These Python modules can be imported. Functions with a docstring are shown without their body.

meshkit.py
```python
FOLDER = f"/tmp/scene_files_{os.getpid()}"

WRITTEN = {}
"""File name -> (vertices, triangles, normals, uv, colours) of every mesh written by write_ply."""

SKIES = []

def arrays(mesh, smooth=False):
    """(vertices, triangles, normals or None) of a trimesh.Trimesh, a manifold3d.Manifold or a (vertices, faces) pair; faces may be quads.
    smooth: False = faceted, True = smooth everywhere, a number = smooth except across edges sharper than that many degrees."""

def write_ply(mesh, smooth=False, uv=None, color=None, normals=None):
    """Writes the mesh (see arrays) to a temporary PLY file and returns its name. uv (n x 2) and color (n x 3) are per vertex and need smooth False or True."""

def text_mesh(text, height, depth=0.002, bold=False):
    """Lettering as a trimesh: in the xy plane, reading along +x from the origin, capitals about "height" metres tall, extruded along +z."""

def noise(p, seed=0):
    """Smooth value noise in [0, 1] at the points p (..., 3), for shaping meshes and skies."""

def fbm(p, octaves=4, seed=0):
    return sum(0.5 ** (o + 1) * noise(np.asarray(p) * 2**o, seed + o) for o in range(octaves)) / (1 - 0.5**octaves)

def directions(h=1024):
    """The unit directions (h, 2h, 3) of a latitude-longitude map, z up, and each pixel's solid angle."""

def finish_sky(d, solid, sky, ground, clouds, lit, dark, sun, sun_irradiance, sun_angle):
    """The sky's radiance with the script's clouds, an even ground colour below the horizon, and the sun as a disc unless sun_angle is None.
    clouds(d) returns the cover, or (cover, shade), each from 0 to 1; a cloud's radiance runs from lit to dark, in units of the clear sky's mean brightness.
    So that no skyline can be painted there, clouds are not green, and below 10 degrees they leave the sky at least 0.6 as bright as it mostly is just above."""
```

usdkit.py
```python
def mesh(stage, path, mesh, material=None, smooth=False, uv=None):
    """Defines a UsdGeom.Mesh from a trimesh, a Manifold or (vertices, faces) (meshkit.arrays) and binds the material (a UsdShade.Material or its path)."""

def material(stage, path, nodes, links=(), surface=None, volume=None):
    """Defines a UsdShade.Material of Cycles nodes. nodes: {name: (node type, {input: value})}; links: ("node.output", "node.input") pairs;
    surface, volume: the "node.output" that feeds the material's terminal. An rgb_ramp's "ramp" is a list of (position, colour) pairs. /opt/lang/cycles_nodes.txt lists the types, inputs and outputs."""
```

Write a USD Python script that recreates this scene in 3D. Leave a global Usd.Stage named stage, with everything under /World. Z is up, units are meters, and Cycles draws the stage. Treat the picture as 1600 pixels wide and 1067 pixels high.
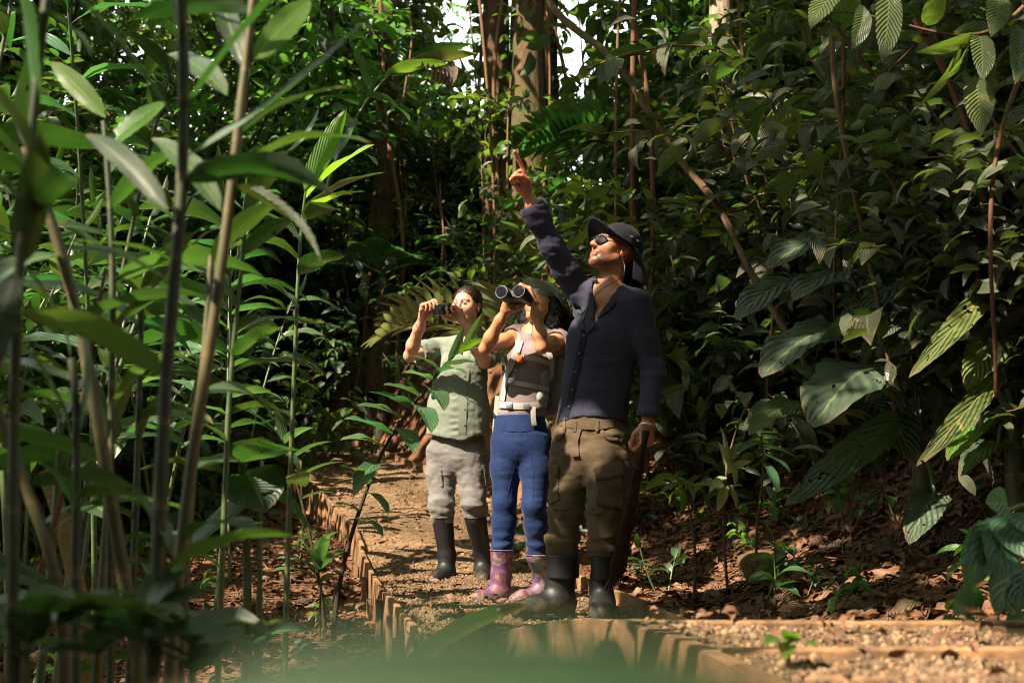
import math, random
import numpy as np, trimesh
import usdkit, meshkit
from pxr import Usd, UsdGeom, UsdLux, UsdShade, Gf, Sdf, Vt

stage = Usd.Stage.CreateInMemory()
UsdGeom.SetStageUpAxis(stage, UsdGeom.Tokens.z)
UsdGeom.SetStageMetersPerUnit(stage, 1.0)
UsdGeom.Xform.Define(stage, '/World')
UsdGeom.Scope.Define(stage, '/World/Looks')

# ---------------------------------------------------------------- camera
CAM = np.array([0.0, 0.0, 0.58])
PITCH = math.radians(7.16)
FPX = 1778.0                                   # 40 mm lens, in pixels of a 1600 wide frame
cam = UsdGeom.Camera.Define(stage, '/World/camera')
cam.AddTranslateOp().Set(Gf.Vec3d(*CAM))
cam.AddRotateXOp().Set(90 + math.degrees(PITCH))
cam.CreateHorizontalApertureAttr(36.0)
cam.CreateVerticalApertureAttr(24.0)
cam.CreateFocalLengthAttr(40.0)
cam.CreateFStopAttr(4.0)
cam.CreateFocusDistanceAttr(5.3)
cam.CreateClippingRangeAttr(Gf.Vec2f(0.02, 500))
cam.CreateExposureAttr(2.1)

# ---------------------------------------------------------------- sky and sun
SUN = np.array([-0.52, -0.42, 0.743]); SUN /= np.linalg.norm(SUN)      # direction towards the sun
usdkit.material(stage, '/World/Looks/sky_look', {
    'sky': ('sky_texture', {'sky_type': 'single_scattering', 'sun_disc': False,
                            'sun_elevation': float(math.asin(SUN[2])), 'sun_rotation': float(math.atan2(SUN[0], SUN[1]))}),
    'tc': ('texture_coordinate', {}), 'cn': ('noise_texture', {'scale': 2.5, 'detail': 6.0, 'roughness': 0.6}),
    'cr': ('map_range', {'from_min': 0.25, 'from_max': 0.6, 'to_min': 0.35, 'to_max': 0.95, 'clamp': True}), 'cm': ('mix', {'color2': (6.0, 6.0, 6.0)}),     # thin bright cloud
    'bg': ('background_shader', {'strength': 0.15})}, [('tc.generated', 'cn.vector'), ('cn.fac', 'cr.value'), ('cr.result', 'cm.fac'), ('sky.color', 'cm.color1'), ('cm.color', 'bg.color')], surface='bg.background')
dome = UsdLux.DomeLight.Define(stage, '/World/sky')
UsdShade.MaterialBindingAPI.Apply(dome.GetPrim()).Bind(UsdShade.Material.Get(stage, '/World/Looks/sky_look'))
sun = UsdLux.DistantLight.Define(stage, '/World/sun')
sun.CreateIntensityAttr(1.25); sun.CreateAngleAttr(0.53); sun.CreateNormalizeAttr(True)
sun.CreateColorAttr(Gf.Vec3f(1.0, 0.86, 0.66))
_z = SUN; _x = np.cross([0, 0, 1.0], _z); _x /= np.linalg.norm(_x); _y = np.cross(_z, _x)
sun.AddTransformOp().Set(Gf.Matrix4d(*[float(c) for r in (_x, _y, _z) for c in (*r, 0)], 0, 0, 0, 1))

# ---------------------------------------------------------------- helpers
UP = np.array([0, 0, 1.0])
def nrm(a):
    a = np.asarray(a, float); return a / (np.linalg.norm(a) + 1e-12)
def at(px, py, d):
    """The point seen at pixel (px, py) of the 1600x1067 photograph, d metres ahead of the camera."""
    u, v = (px - 800) / FPX, (533.5 - py) / FPX
    y = math.cos(PITCH) - v * math.sin(PITCH); z = math.sin(PITCH) + v * math.cos(PITCH)
    return CAM + np.array([u, y, z]) * (d / y)
def pix(p):
    q = np.asarray(p, float) - CAM
    f = q[1] * math.cos(PITCH) + q[2] * math.sin(PITCH); v = -q[1] * math.sin(PITCH) + q[2] * math.cos(PITCH)
    return 800 + FPX * q[0] / f, 533.5 - FPX * v / f
_used, OFF = {}, {}
def path_for(name, parent):
    base = f'{parent}/{name}'
    if base not in _used:
        _used[base] = 0; return base
    _used[base] += 1; return f'{base}_{_used[base]:03d}'
def tag(prim, label=None, cat=None, group=None, kind=None):
    prim = prim.GetPrim() if hasattr(prim, 'GetPrim') else prim
    for k, v in (('label', label), ('category', cat), ('group', group), ('kind', kind)):
        if v: prim.SetCustomDataByKey(k, v)
    return prim
def thing(name, label, cat, loc=(0, 0, 0), group=None, kind=None):
    p = path_for(name, '/World')
    x = UsdGeom.Xform.Define(stage, p)
    x.AddTransformOp().Set(Gf.Matrix4d(1).SetTranslate(Gf.Vec3d(*map(float, loc))))
    OFF[p] = np.asarray(loc, float)
    tag(x, label, cat, group, kind)
    return p
def obj(name, mesh, mat, parent=None, smooth=True, label=None, cat=None, group=None, kind=None, colors=None):
    """One Mesh prim. Vertices are world coordinates; a parent made by thing() has its own origin."""
    p = path_for(name, parent or '/World')
    uv = None
    if isinstance(mesh, tuple):
        if len(mesh) == 3: uv = mesh[2]
        v, f = np.asarray(mesh[0], float), np.asarray(mesh[1], int)
        if f.shape[1] == 4: f = np.vstack([f[:, [0, 1, 2]], f[:, [0, 2, 3]]])
    else:
        v, f, _ = meshkit.arrays(mesh)
    off = OFF.get(parent, np.zeros(3)) if parent else np.zeros(3)
    OFF[p] = off
    m = usdkit.mesh(stage, p, (v - off, f), MAT[mat] if isinstance(mat, str) else mat, smooth=smooth, uv=uv)
    if colors is not None:
        UsdGeom.PrimvarsAPI(m).CreatePrimvar('tint', Sdf.ValueTypeNames.Color3fArray, 'vertex').Set(Vt.Vec3fArray.FromNumpy(np.asarray(colors, np.float32)))
    tag(m, label, cat, group, kind)
    return p
def dup(src, M, label=None, group=None):
    """A copy of a thing with its parts, under the next number. M: 4x4 world matrix (column vectors)."""
    s = stage.GetPrimAtPath(src); cd = s.GetCustomData()
    p = path_for(src.split('/')[-1].rstrip('0123456789').rstrip('_') if src[-1].isdigit() else src.split('/')[-1], '/World')
    x = UsdGeom.Xform.Define(stage, p)
    x.GetPrim().GetReferences().AddInternalReference(src)
    x.GetPrim().SetInstanceable(True)
    UsdGeom.Xformable(x).MakeMatrixXform().Set(Gf.Matrix4d(*[float(c) for c in np.asarray(M).T.ravel()]))
    tag(x, label or cd.get('label'), cd.get('category'), group or cd.get('group'))
    return p
def set_matrix(path, M):
    UsdGeom.Xformable(stage.GetPrimAtPath(path)).MakeMatrixXform().Set(Gf.Matrix4d(*[float(c) for c in np.asarray(M).T.ravel()]))
def mat4(loc, yaw=0.0, s=1.0, tilt=0.0, tilt_az=0.0):
    c, n = math.cos(yaw), math.sin(yaw)
    R = np.array([[c, -n, 0], [n, c, 0], [0, 0, 1]])
    a = np.array([math.cos(tilt_az), math.sin(tilt_az), 0]); K = np.array([[0, -a[2], a[1]], [a[2], 0, -a[0]], [-a[1], a[0], 0]])
    T = np.eye(3) + math.sin(tilt) * K + (1 - math.cos(tilt)) * K @ K
    M = np.eye(4); M[:3, :3] = T @ R * s; M[:3, 3] = loc
    return M
def cat_mesh(ms):
    """Joins (v, f[, uv]) pieces into one."""
    vs, fs, us, n = [], [], [], 0
    for m in ms:
        v, f = m[0], m[1]
        vs.append(v); fs.append(np.asarray(f) + n); n += len(v)
        if len(m) == 3: us.append(m[2])
    return (np.vstack(vs), np.vstack(fs), np.vstack(us)) if us else (np.vstack(vs), np.vstack(fs))
def tube(pts, radii, sides=6, caps=True):
    p = np.asarray(pts, float); n = len(p)
    r = np.broadcast_to(np.asarray(radii, float), (n,))
    t = np.gradient(p, axis=0); t /= np.linalg.norm(t, axis=1, keepdims=True) + 1e-12
    a = np.zeros_like(t); ref = np.array([1.0, 0, 0]) if abs(t[0, 0]) < 0.8 else np.array([0, 1.0, 0])
    for i in range(n):
        q = ref - t[i] * (ref @ t[i]); q /= np.linalg.norm(q) + 1e-12; a[i] = q; ref = q
    b = np.cross(t, a); ang = np.arange(sides) * 2 * np.pi / sides
    v = (p[:, None] + r[:, None, None] * (np.cos(ang)[None, :, None] * a[:, None] + np.sin(ang)[None, :, None] * b[:, None])).reshape(-1, 3)
    i, j = np.meshgrid(np.arange(n - 1), np.arange(sides), indexing='ij')
    q = np.stack([i * sides + j, i * sides + (j + 1) % sides, (i + 1) * sides + (j + 1) % sides, (i + 1) * sides + j], -1).reshape(-1, 4)
    f = np.vstack([q[:, [0, 1, 2]], q[:, [0, 2, 3]]])
    if caps:
        v = np.vstack([v, p[0], p[-1]]); k = np.arange(sides)
        f = np.vstack([f, np.stack([np.full(sides, n * sides), (k + 1) % sides, k], 1), np.stack([np.full(sides, n * sides + 1), (n - 1) * sides + k, (n - 1) * sides + (k + 1) % sides], 1)])
    return v, f
def spline(pts, n=12):
    p = np.asarray(pts, float)
    if len(p) < 3: return p[0] + np.linspace(0, 1, n)[:, None] * (p[1] - p[0])
    from scipy.interpolate import CubicSpline
    s = np.r_[0, np.cumsum(np.linalg.norm(np.diff(p, axis=0), axis=1))]
    return CubicSpline(s, p)(np.linspace(0, s[-1], n))
def ordinal(i):
    W = ['first', 'second', 'third', 'fourth', 'fifth', 'sixth', 'seventh', 'eighth', 'ninth', 'tenth', 'eleventh', 'twelfth', 'thirteenth', 'fourteenth', 'fifteenth', 'sixteenth', 'seventeenth', 'eighteenth', 'nineteenth', 'twentieth']
    return W[i] if i < 20 else f'{i + 1}th'

# ---------------------------------------------------------------- materials
MAT = {}
def mk(name, nodes, links, surface='p.BSDF'):
    MAT[name] = usdkit.material(stage, f'/World/Looks/{name}', nodes, links, surface=surface)
def plain(name, col, rough=0.6, var=0.25, scale=30.0, bump=0.0, bscale=None, spec=0.4, col2=None, stretch=(1, 1, 1), sheen=0.0, metal=0.0, dist=0.01, rand=0.0):
    """A colour broken by noise between two tones, with fine relief."""
    c = np.array(col, float); c2 = np.array(col2, float) if col2 is not None else c * (1 + var)
    c1 = c if col2 is not None else c * (1 - var)
    nodes = {'tc': ('texture_coordinate', {}), 'mp': ('mapping', {'scale': stretch}),
             'n': ('noise_texture', {'scale': scale, 'detail': 4.0, 'roughness': 0.6}),
             'r': ('rgb_ramp', {'ramp': [(0.3, tuple(c1)), (0.7, tuple(c2))]}),
             'p': ('principled_bsdf', {'roughness': rough, 'specular_ior_level': spec, 'sheen_weight': sheen, 'metallic': metal})}
    links = [('tc.object', 'mp.vector'), ('mp.vector', 'n.vector'), ('n.fac', 'r.fac')]
    out = 'r.color'
    if rand:
        nodes |= {'g': ('geometry', {}), 'oi': ('object_info', {}), 'ad': ('math', {'math_type': 'add'}), 'fr': ('math', {'math_type': 'fraction'}),
                  'vr': ('map_range', {'to_min': 1 - rand, 'to_max': 1 + rand}), 'hs': ('hsv', {})}
        links += [('g.random_per_island', 'ad.value1'), ('oi.random', 'ad.value2'), ('ad.value', 'fr.value1'), ('fr.value', 'vr.value'), ('vr.result', 'hs.value'), ('r.color', 'hs.color')]
        out = 'hs.color'
    links.append((out, 'p.base_color'))
    if bump:
        nodes |= {'bn': ('noise_texture', {'scale': bscale or scale * 3, 'detail': 5.0, 'roughness': 0.65}), 'b': ('bump', {'strength': bump, 'distance': dist})}
        links += [('mp.vector', 'bn.vector'), ('bn.fac', 'b.height'), ('b.normal', 'p.normal')]
    mk(name, nodes, links)
def leafmat(name, col, tcol=None, rough=0.42, vein=9.0, slant=1.2, vb=0.35, mid=(0.16, 0.22, 0.06), trans=0.28, spots=0.0, spotcol=(0.25, 0.2, 0.06), var=0.35, hue=0.03, spec=0.5, vdark=0.75, tipb=0.7, holes=0.0, sat=1.0):
    """A leaf: midrib, side veins, blotches, colour that varies from leaf to leaf, light passing through. UV: x along, y across."""
    c = np.array(col, float)
    t = np.array(tcol, float) if tcol is not None else np.clip(c * np.array([2.2, 2.4, 1.0]), 0, 0.6)
    nodes = {'tc': ('texture_coordinate', {}), 'sp': ('separate_xyz', {}),
             'c1': ('math', {'math_type': 'subtract', 'value2': 0.5}), 'ab': ('math', {'math_type': 'absolute'}),
             'k': ('math', {'math_type': 'multiply', 'value2': slant}), 'd': ('math', {'math_type': 'subtract'}),
             'fq': ('math', {'math_type': 'multiply', 'value2': vein * 6.2832}), 'sn': ('math', {'math_type': 'sine'}),
             'pw': ('map_range', {'from_min': 0.55, 'from_max': 1.0, 'to_min': 1.0, 'to_max': vdark, 'clamp': True}),
             'mm': ('map_range', {'from_min': 0.012, 'from_max': 0.035, 'to_min': 1.0, 'to_max': 0.0, 'clamp': True}),
             'g': ('geometry', {}), 'oi': ('object_info', {}), 'ad': ('math', {'math_type': 'add'}), 'fr': ('math', {'math_type': 'fraction'}),
             'ad2': ('math', {'math_type': 'multiply', 'value2': 7.31}), 'fr2': ('math', {'math_type': 'fraction'}),
             'vr': ('map_range', {'to_min': 1 - var, 'to_max': 1 + var}), 'hr': ('map_range', {'to_min': 0.5 - hue, 'to_max': 0.5 + hue}),
             'no': ('noise_texture', {'scale': 9.0, 'detail': 5.0, 'roughness': 0.7}),
             'bl': ('map_range', {'from_min': 0.3, 'from_max': 0.7, 'to_min': 0.78, 'to_max': 1.22}),
             'm1': ('math', {'math_type': 'multiply'}), 'm2': ('math', {'math_type': 'multiply'}),
             'hs': ('hsv', {'color': tuple(c), 'saturation': sat}), 'ht': ('hsv', {'color': tuple(t)}),
             'mx': ('mix', {'color2': mid}),
             'b': ('bump', {'strength': vb, 'distance': 0.012}),
             'p': ('principled_bsdf', {'roughness': rough, 'specular_ior_level': spec}),
             'tr': ('translucent_bsdf', {}), 'mc': ('mix_closure', {'fac': trans})}
    links = [('tc.UV', 'sp.vector'), ('sp.y', 'c1.value1'), ('c1.value', 'ab.value1'), ('ab.value', 'k.value1'), ('sp.x', 'd.value1'), ('k.value', 'd.value2'),
             ('d.value', 'fq.value1'), ('fq.value', 'sn.value1'), ('sn.value', 'pw.value'), ('ab.value', 'mm.value'),
             ('g.random_per_island', 'ad.value1'), ('oi.random', 'ad.value2'), ('ad.value', 'fr.value1'), ('ad.value', 'ad2.value1'), ('ad2.value', 'fr2.value1'),
             ('fr.value', 'vr.value'), ('fr2.value', 'hr.value'), ('tc.object', 'no.vector'), ('no.fac', 'bl.value'),
             ('vr.result', 'm1.value1'), ('bl.result', 'm1.value2'), ('m1.value', 'm2.value1'), ('pw.result', 'm2.value2'), ('m2.value', 'hs.value'), ('hr.result', 'hs.hue'),
             ('hr.result', 'ht.hue'), ('vr.result', 'ht.value'), ('ht.color', 'tr.color'),
             ('mm.result', 'mx.fac'), ('hs.color', 'mx.color1'), ('sn.value', 'b.height'), ('b.normal', 'p.normal'),
             ('p.BSDF', 'mc.closure1'), ('tr.BSDF', 'mc.closure2')]
    out = 'mx.color'
    if spots:
        nodes |= {'sn2': ('noise_texture', {'scale': 22.0, 'detail': 6.0, 'roughness': 0.75}),
                  'sr': ('map_range', {'from_min': 0.62 - 0.1 * spots, 'from_max': 0.70 - 0.1 * spots, 'to_min': 0.0, 'to_max': 0.85, 'clamp': True}),
                  'ms': ('mix', {'color2': spotcol})}
        links += [('tc.object', 'sn2.vector'), ('sn2.fac', 'sr.value'), ('sr.result', 'ms.fac'), (out, 'ms.color1')]
        out = 'ms.color'
    if tipb:   # dry brown tips and edges
        nodes |= {'tn': ('noise_texture', {'scale': 14.0, 'detail': 4.0, 'roughness': 0.7}), 'tn1': ('math', {'math_type': 'multiply_add', 'value2': 0.5}), 'eg': ('math', {'math_type': 'multiply', 'value2': 0.30}),
                  'tt': ('math', {'math_type': 'add'}), 'tr2': ('map_range', {'from_min': 1.20, 'from_max': 1.34, 'to_min': 0.0, 'to_max': tipb, 'clamp': True}), 'tm': ('mix', {'color2': (0.15, 0.095, 0.045)})}
        links += [('tc.object', 'tn.vector'), ('tn.fac', 'tn1.value1'), ('sp.x', 'tn1.value3'), ('ab.value', 'eg.value1'), ('tn1.value', 'tt.value1'), ('eg.value', 'tt.value2'), ('tt.value', 'tr2.value'), ('tr2.result', 'tm.fac'), (out, 'tm.color1')]
        out = 'tm.color'
    links.append((out, 'p.base_color'))
    if holes:  # eaten by insects
        nodes |= {'hn': ('noise_texture', {'scale': 26.0, 'detail': 2.0, 'roughness': 0.5}), 'ht2': ('math', {'math_type': 'greater_than', 'value2': 0.72 - 0.04 * holes}), 'tp': ('transparent_bsdf', {}), 'mh': ('mix_closure', {})}
        links += [('tc.object', 'hn.vector'), ('hn.fac', 'ht2.value1'), ('ht2.value', 'mh.fac'), ('mc.closure', 'mh.closure1'), ('tp.BSDF', 'mh.closure2')]
    mk(name, nodes, links, 'mh.closure' if holes else 'mc.closure')

# ---------------------------------------------------------------- bodies: blended distance fields turned into one skin
class Field:
    def __init__(s, lo, hi, h, big=0.07):
        s.h, s.lo = h, np.asarray(lo, float)
        s.n = np.ceil((np.asarray(hi, float) - s.lo) / h).astype(int) + 1
        s.F = np.full(s.n, big, np.float32)
    def sub(s, lo, hi):
        a = np.clip(np.floor((lo - s.lo) / s.h).astype(int), 0, s.n); b = np.clip(np.ceil((hi - s.lo) / s.h).astype(int) + 1, 0, s.n)
        g = [(s.lo[k] + np.arange(a[k], b[k]) * s.h).astype(np.float32) for k in range(3)]
        return (slice(a[0], b[0]), slice(a[1], b[1]), slice(a[2], b[2])), (g[0][:, None, None], g[1][None, :, None], g[2][None, None, :])
    def put(s, lo, hi, fn, k, mode):
        sl, (x, y, z) = s.sub(np.asarray(lo) - k - 2.5 * s.h, np.asarray(hi) + k + 2.5 * s.h)
        A = s.F[sl]
        if A.size == 0: return
        d = fn(x, y, z)
        if mode == 'add':
            h = np.maximum(k - np.abs(A - d), 0) / max(k, 1e-6); s.F[sl] = np.minimum(A, d) - h * h * k * 0.25
        elif mode == 'cut':
            d = -d; h = np.maximum(k - np.abs(A - d), 0) / max(k, 1e-6); s.F[sl] = np.maximum(A, d) + h * h * k * 0.25
        else: s.F[sl] = np.maximum(A, d)
    def cone(s, a, b, ra, rb=None, k=0.02, flat=None, mode='add'):
        """A tapered capsule; flat = (unit axis, factor) squeezes its section along that axis."""
        a, b = np.asarray(a, float), np.asarray(b, float); rb = ra if rb is None else rb
        ab = b - a
        if flat is not None: fn_, fs = nrm(flat[0]), flat[1]; ab = ab + fn_ * (ab @ fn_) * (1 / fs - 1)
        L = float(ab @ ab) + 1e-9; R = max(ra, rb)
        def fn(x, y, z):
            qx, qy, qz = x - a[0], y - a[1], z - a[2]
            if flat is not None:
                c = (qx * fn_[0] + qy * fn_[1] + qz * fn_[2]) * (1 / fs - 1); qx, qy, qz = qx + c * fn_[0], qy + c * fn_[1], qz + c * fn_[2]
            t = np.clip((qx * ab[0] + qy * ab[1] + qz * ab[2]) / L, 0, 1)
            return np.sqrt((qx - t * ab[0]) ** 2 + (qy - t * ab[1]) ** 2 + (qz - t * ab[2]) ** 2) - (ra + (rb - ra) * t)
        s.put(np.minimum(a, b) - R, np.maximum(a, b) + R, fn, k, mode); return s
    def ell(s, c, r, Rm=None, k=0.02, mode='add'):
        c, r = np.asarray(c, float), np.asarray(r, float); Rm = np.eye(3) if Rm is None else np.asarray(Rm)   # columns of Rm: the ellipsoid's axes
        def fn(x, y, z):
            q = [(x - c[0]) * Rm[0, i] + (y - c[1]) * Rm[1, i] + (z - c[2]) * Rm[2, i] for i in range(3)]
            k0 = np.sqrt(sum((q[i] / r[i]) ** 2 for i in range(3))); k1 = np.sqrt(sum((q[i] / r[i] ** 2) ** 2 for i in range(3)))
            return k0 * (k0 - 1) / np.maximum(k1, 1e-6)
        e = np.sqrt(((Rm * r) ** 2).sum(1)); s.put(c - e, c + e, fn, k, mode); return s
    def box(s, c, r, Rm=None, k=0.01, mode='add', rnd=0.004):
        c, r = np.asarray(c, float), np.asarray(r, float); Rm = np.eye(3) if Rm is None else np.asarray(Rm)
        def fn(x, y, z):
            q = [np.abs((x - c[0]) * Rm[0, i] + (y - c[1]) * Rm[1, i] + (z - c[2]) * Rm[2, i]) - (r[i] - rnd) for i in range(3)]
            return np.sqrt(sum(np.maximum(qi, 0) ** 2 for qi in q)) + np.minimum(np.maximum(np.maximum(q[0], q[1]), q[2]), 0) - rnd
        e = np.abs(Rm * r).sum(1); s.put(c - e, c + e, fn, k, mode); return s
    def clip(s, p, n):
        """Keeps the side of the plane that n points away from."""
        n = nrm(n); p = np.asarray(p, float)
        _, (x, y, z) = s.sub(s.lo, s.lo + s.n * s.h)
        s.F = np.maximum(s.F, ((x - p[0]) * n[0] + (y - p[1]) * n[1] + (z - p[2]) * n[2]).astype(np.float32)[: s.n[0], : s.n[1], : s.n[2]]); return s
    def disp(s, fn, band=0.03):
        """Adds fn(points) to the field near the surface (positive = dents)."""
        i = np.argwhere(np.abs(s.F) < band); p = s.lo + i * s.h
        s.F[i[:, 0], i[:, 1], i[:, 2]] += fn(p).astype(np.float32); return s
    def val(s, p):
        from scipy.ndimage import map_coordinates
        return map_coordinates(s.F, ((np.asarray(p) - s.lo) / s.h).T, order=1, mode='nearest')
    def front(s, p, d):
        """First surface point met from p along d, and its outward normal."""
        d = nrm(d); t = np.linspace(0, 0.8, 400); q = np.asarray(p)[None] + t[:, None] * d; v = s.val(q)
        k = np.argmax(v < 0) if (v < 0).any() else int(np.argmin(v))
        p = q[k]; e = s.h
        g = np.array([s.val(np.array([p + e * u]))[0] - s.val(np.array([p - e * u]))[0] for u in np.eye(3)])
        return p, nrm(g)
    def mesh(s):
        F = s.F; S = F < 0
        nz = np.argwhere(S)
        if len(nz) == 0: return np.zeros((3, 3)), np.array([[0, 1, 2]])
        lo = np.maximum(nz.min(0) - 2, 0); hi = np.minimum(nz.max(0) + 3, s.n)
        F = F[lo[0]:hi[0], lo[1]:hi[1], lo[2]:hi[2]]; S = F < 0; n = np.array(F.shape)
        cells = np.zeros(n - 1, np.int8)
        for i, j, k in np.ndindex(2, 2, 2): cells += S[i:n[0] - 1 + i, j:n[1] - 1 + j, k:n[2] - 1 + k]
        idx = np.argwhere((cells > 0) & (cells < 8))
        ids = np.full(n - 1, -1, np.int64); ids[idx[:, 0], idx[:, 1], idx[:, 2]] = np.arange(len(idx))
        cor = {c: F[idx[:, 0] + c[0], idx[:, 1] + c[1], idx[:, 2] + c[2]].astype(float) for c in np.ndindex(2, 2, 2)}
        acc, cnt = np.zeros((len(idx), 3)), np.zeros(len(idx))
        for c in np.ndindex(2, 2, 2):
            for ax in range(3):
                if c[ax] == 0:
                    e = list(c); e[ax] = 1; A, B = cor[c], cor[tuple(e)]; m = (A < 0) != (B < 0)
                    t = A[m] / (A[m] - B[m]); q = np.tile(np.array(c, float), (m.sum(), 1)); q[:, ax] = t; acc[m] += q; cnt[m] += 1
        v = (idx + lo + acc / cnt[:, None]) * s.h + s.lo
        quads = []
        for ax in range(3):
            u, w = (ax + 1) % 3, (ax + 2) % 3
            a = [slice(1, -1)] * 3; b = [slice(1, -1)] * 3; a[ax] = slice(0, -1); b[ax] = slice(1, None)
            ch = S[tuple(a)] != S[tuple(b)]; e = np.argwhere(ch)
            if not len(e): continue
            e[:, u] += 1; e[:, w] += 1
            ins = S[e[:, 0], e[:, 1], e[:, 2]]
            q = []
            for du, dw in ((-1, -1), (0, -1), (0, 0), (-1, 0)):
                g = e.copy(); g[:, u] += du; g[:, w] += dw; q.append(ids[g[:, 0], g[:, 1], g[:, 2]])
            q = np.stack(q, 1); q[~ins] = q[~ins][:, ::-1]; quads.append(q[(q >= 0).all(1)])
        q = np.vstack(quads)
        f = np.vstack([q[:, [0, 1, 2]], q[:, [0, 2, 3]]])
        return v, f
def smooth_mesh(m, it=2):
    from scipy.sparse import coo_matrix, diags
    v, f = m; n = len(v); e = np.vstack([f[:, [0, 1]], f[:, [1, 2]], f[:, [2, 0]]]); e = np.vstack([e, e[:, ::-1]])
    A = coo_matrix((np.ones(len(e)), (e[:, 0], e[:, 1])), (n, n)).tocsr(); A.data[:] = 1
    A = diags(1 / np.maximum(np.asarray(A.sum(1)).ravel(), 1)) @ A
    for _ in range(it):
        v = v + .5 * (A @ v - v); v = v - .52 * (A @ v - v)
    return v, f
def fbm(p, f, o=3, seed=0): return meshkit.fbm(np.asarray(p) * f, o, seed) - 0.5

leafmat('ginger_leaf', (0.027, 0.054, 0.022), tcol=(0.060, 0.155, 0.015), trans=0.2, rough=0.32, vein=16, slant=0.55, vb=0.15, vdark=0.88, mid=(0.10, 0.16, 0.05), var=0.45, hue=0.02, spots=0.35, spotcol=(0.12, 0.10, 0.04), holes=0.3)
leafmat('shade_leaf', (0.024, 0.046, 0.018), tcol=(0.08, 0.18, 0.02), rough=0.48, vein=11, slant=0.9, vb=0.3, mid=(0.07, 0.11, 0.04), var=0.5, hue=0.03)
leafmat('shrub_leaf', (0.062, 0.070, 0.044), tcol=(0.12, 0.20, 0.02), rough=0.40, vein=9, slant=0.9, vb=0.6, vdark=0.9, mid=(0.07, 0.085, 0.04), var=0.5, hue=0.03, spots=0.6, spotcol=(0.12, 0.10, 0.05), trans=0.2, holes=0.8)
leafmat('bush_leaf', (0.034, 0.062, 0.019), tcol=(0.15, 0.27, 0.02), rough=0.38, vein=8, slant=0.9, vb=0.3, mid=(0.09, 0.13, 0.04), var=0.55, hue=0.04, trans=0.33)
leafmat('tree_leaf', (0.036, 0.068, 0.020), tcol=(0.17, 0.29, 0.03), rough=0.38, vein=7, slant=0.9, vb=0.2, mid=(0.10, 0.14, 0.04), var=0.55, hue=0.045, trans=0.38)
leafmat('giant_leaf', (0.032, 0.050, 0.032), tcol=(0.10, 0.20, 0.03), rough=0.42, vein=8, slant=0.75, vb=0.45, mid=(0.09, 0.12, 0.06), var=0.3, hue=0.015, trans=0.12, vdark=0.85, spots=0.55, spotcol=(0.09, 0.07, 0.035), holes=1.0)
leafmat('giant_leaf_yellow', (0.062, 0.090, 0.028), tcol=(0.18, 0.24, 0.03), rough=0.45, vein=8, slant=0.75, vdark=0.9, vb=0.3, mid=(0.20, 0.20, 0.06), var=0.2, spots=0.7, spotcol=(0.28, 0.21, 0.05), holes=1.2, trans=0.25)
leafmat('ribbed_leaf', (0.065, 0.100, 0.028), tcol=(0.22, 0.33, 0.03), rough=0.42, vein=15, slant=0.45, vb=0.9, mid=(0.15, 0.18, 0.06), var=0.25, spots=0.5, spotcol=(0.30, 0.27, 0.10), trans=0.25)
leafmat('fresh_leaf', (0.055, 0.125, 0.020), tcol=(0.15, 0.34, 0.015), rough=0.40, vein=9, slant=0.9, vb=0.4, mid=(0.12, 0.2, 0.05), var=0.3, trans=0.35)
leafmat('sapling_leaf', (0.035, 0.085, 0.040), tcol=(0.10, 0.28, 0.05), rough=0.45, vein=7, slant=0.8, vb=0.2, vdark=0.88, mid=(0.08, 0.15, 0.07), var=0.3, trans=0.25)
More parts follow.
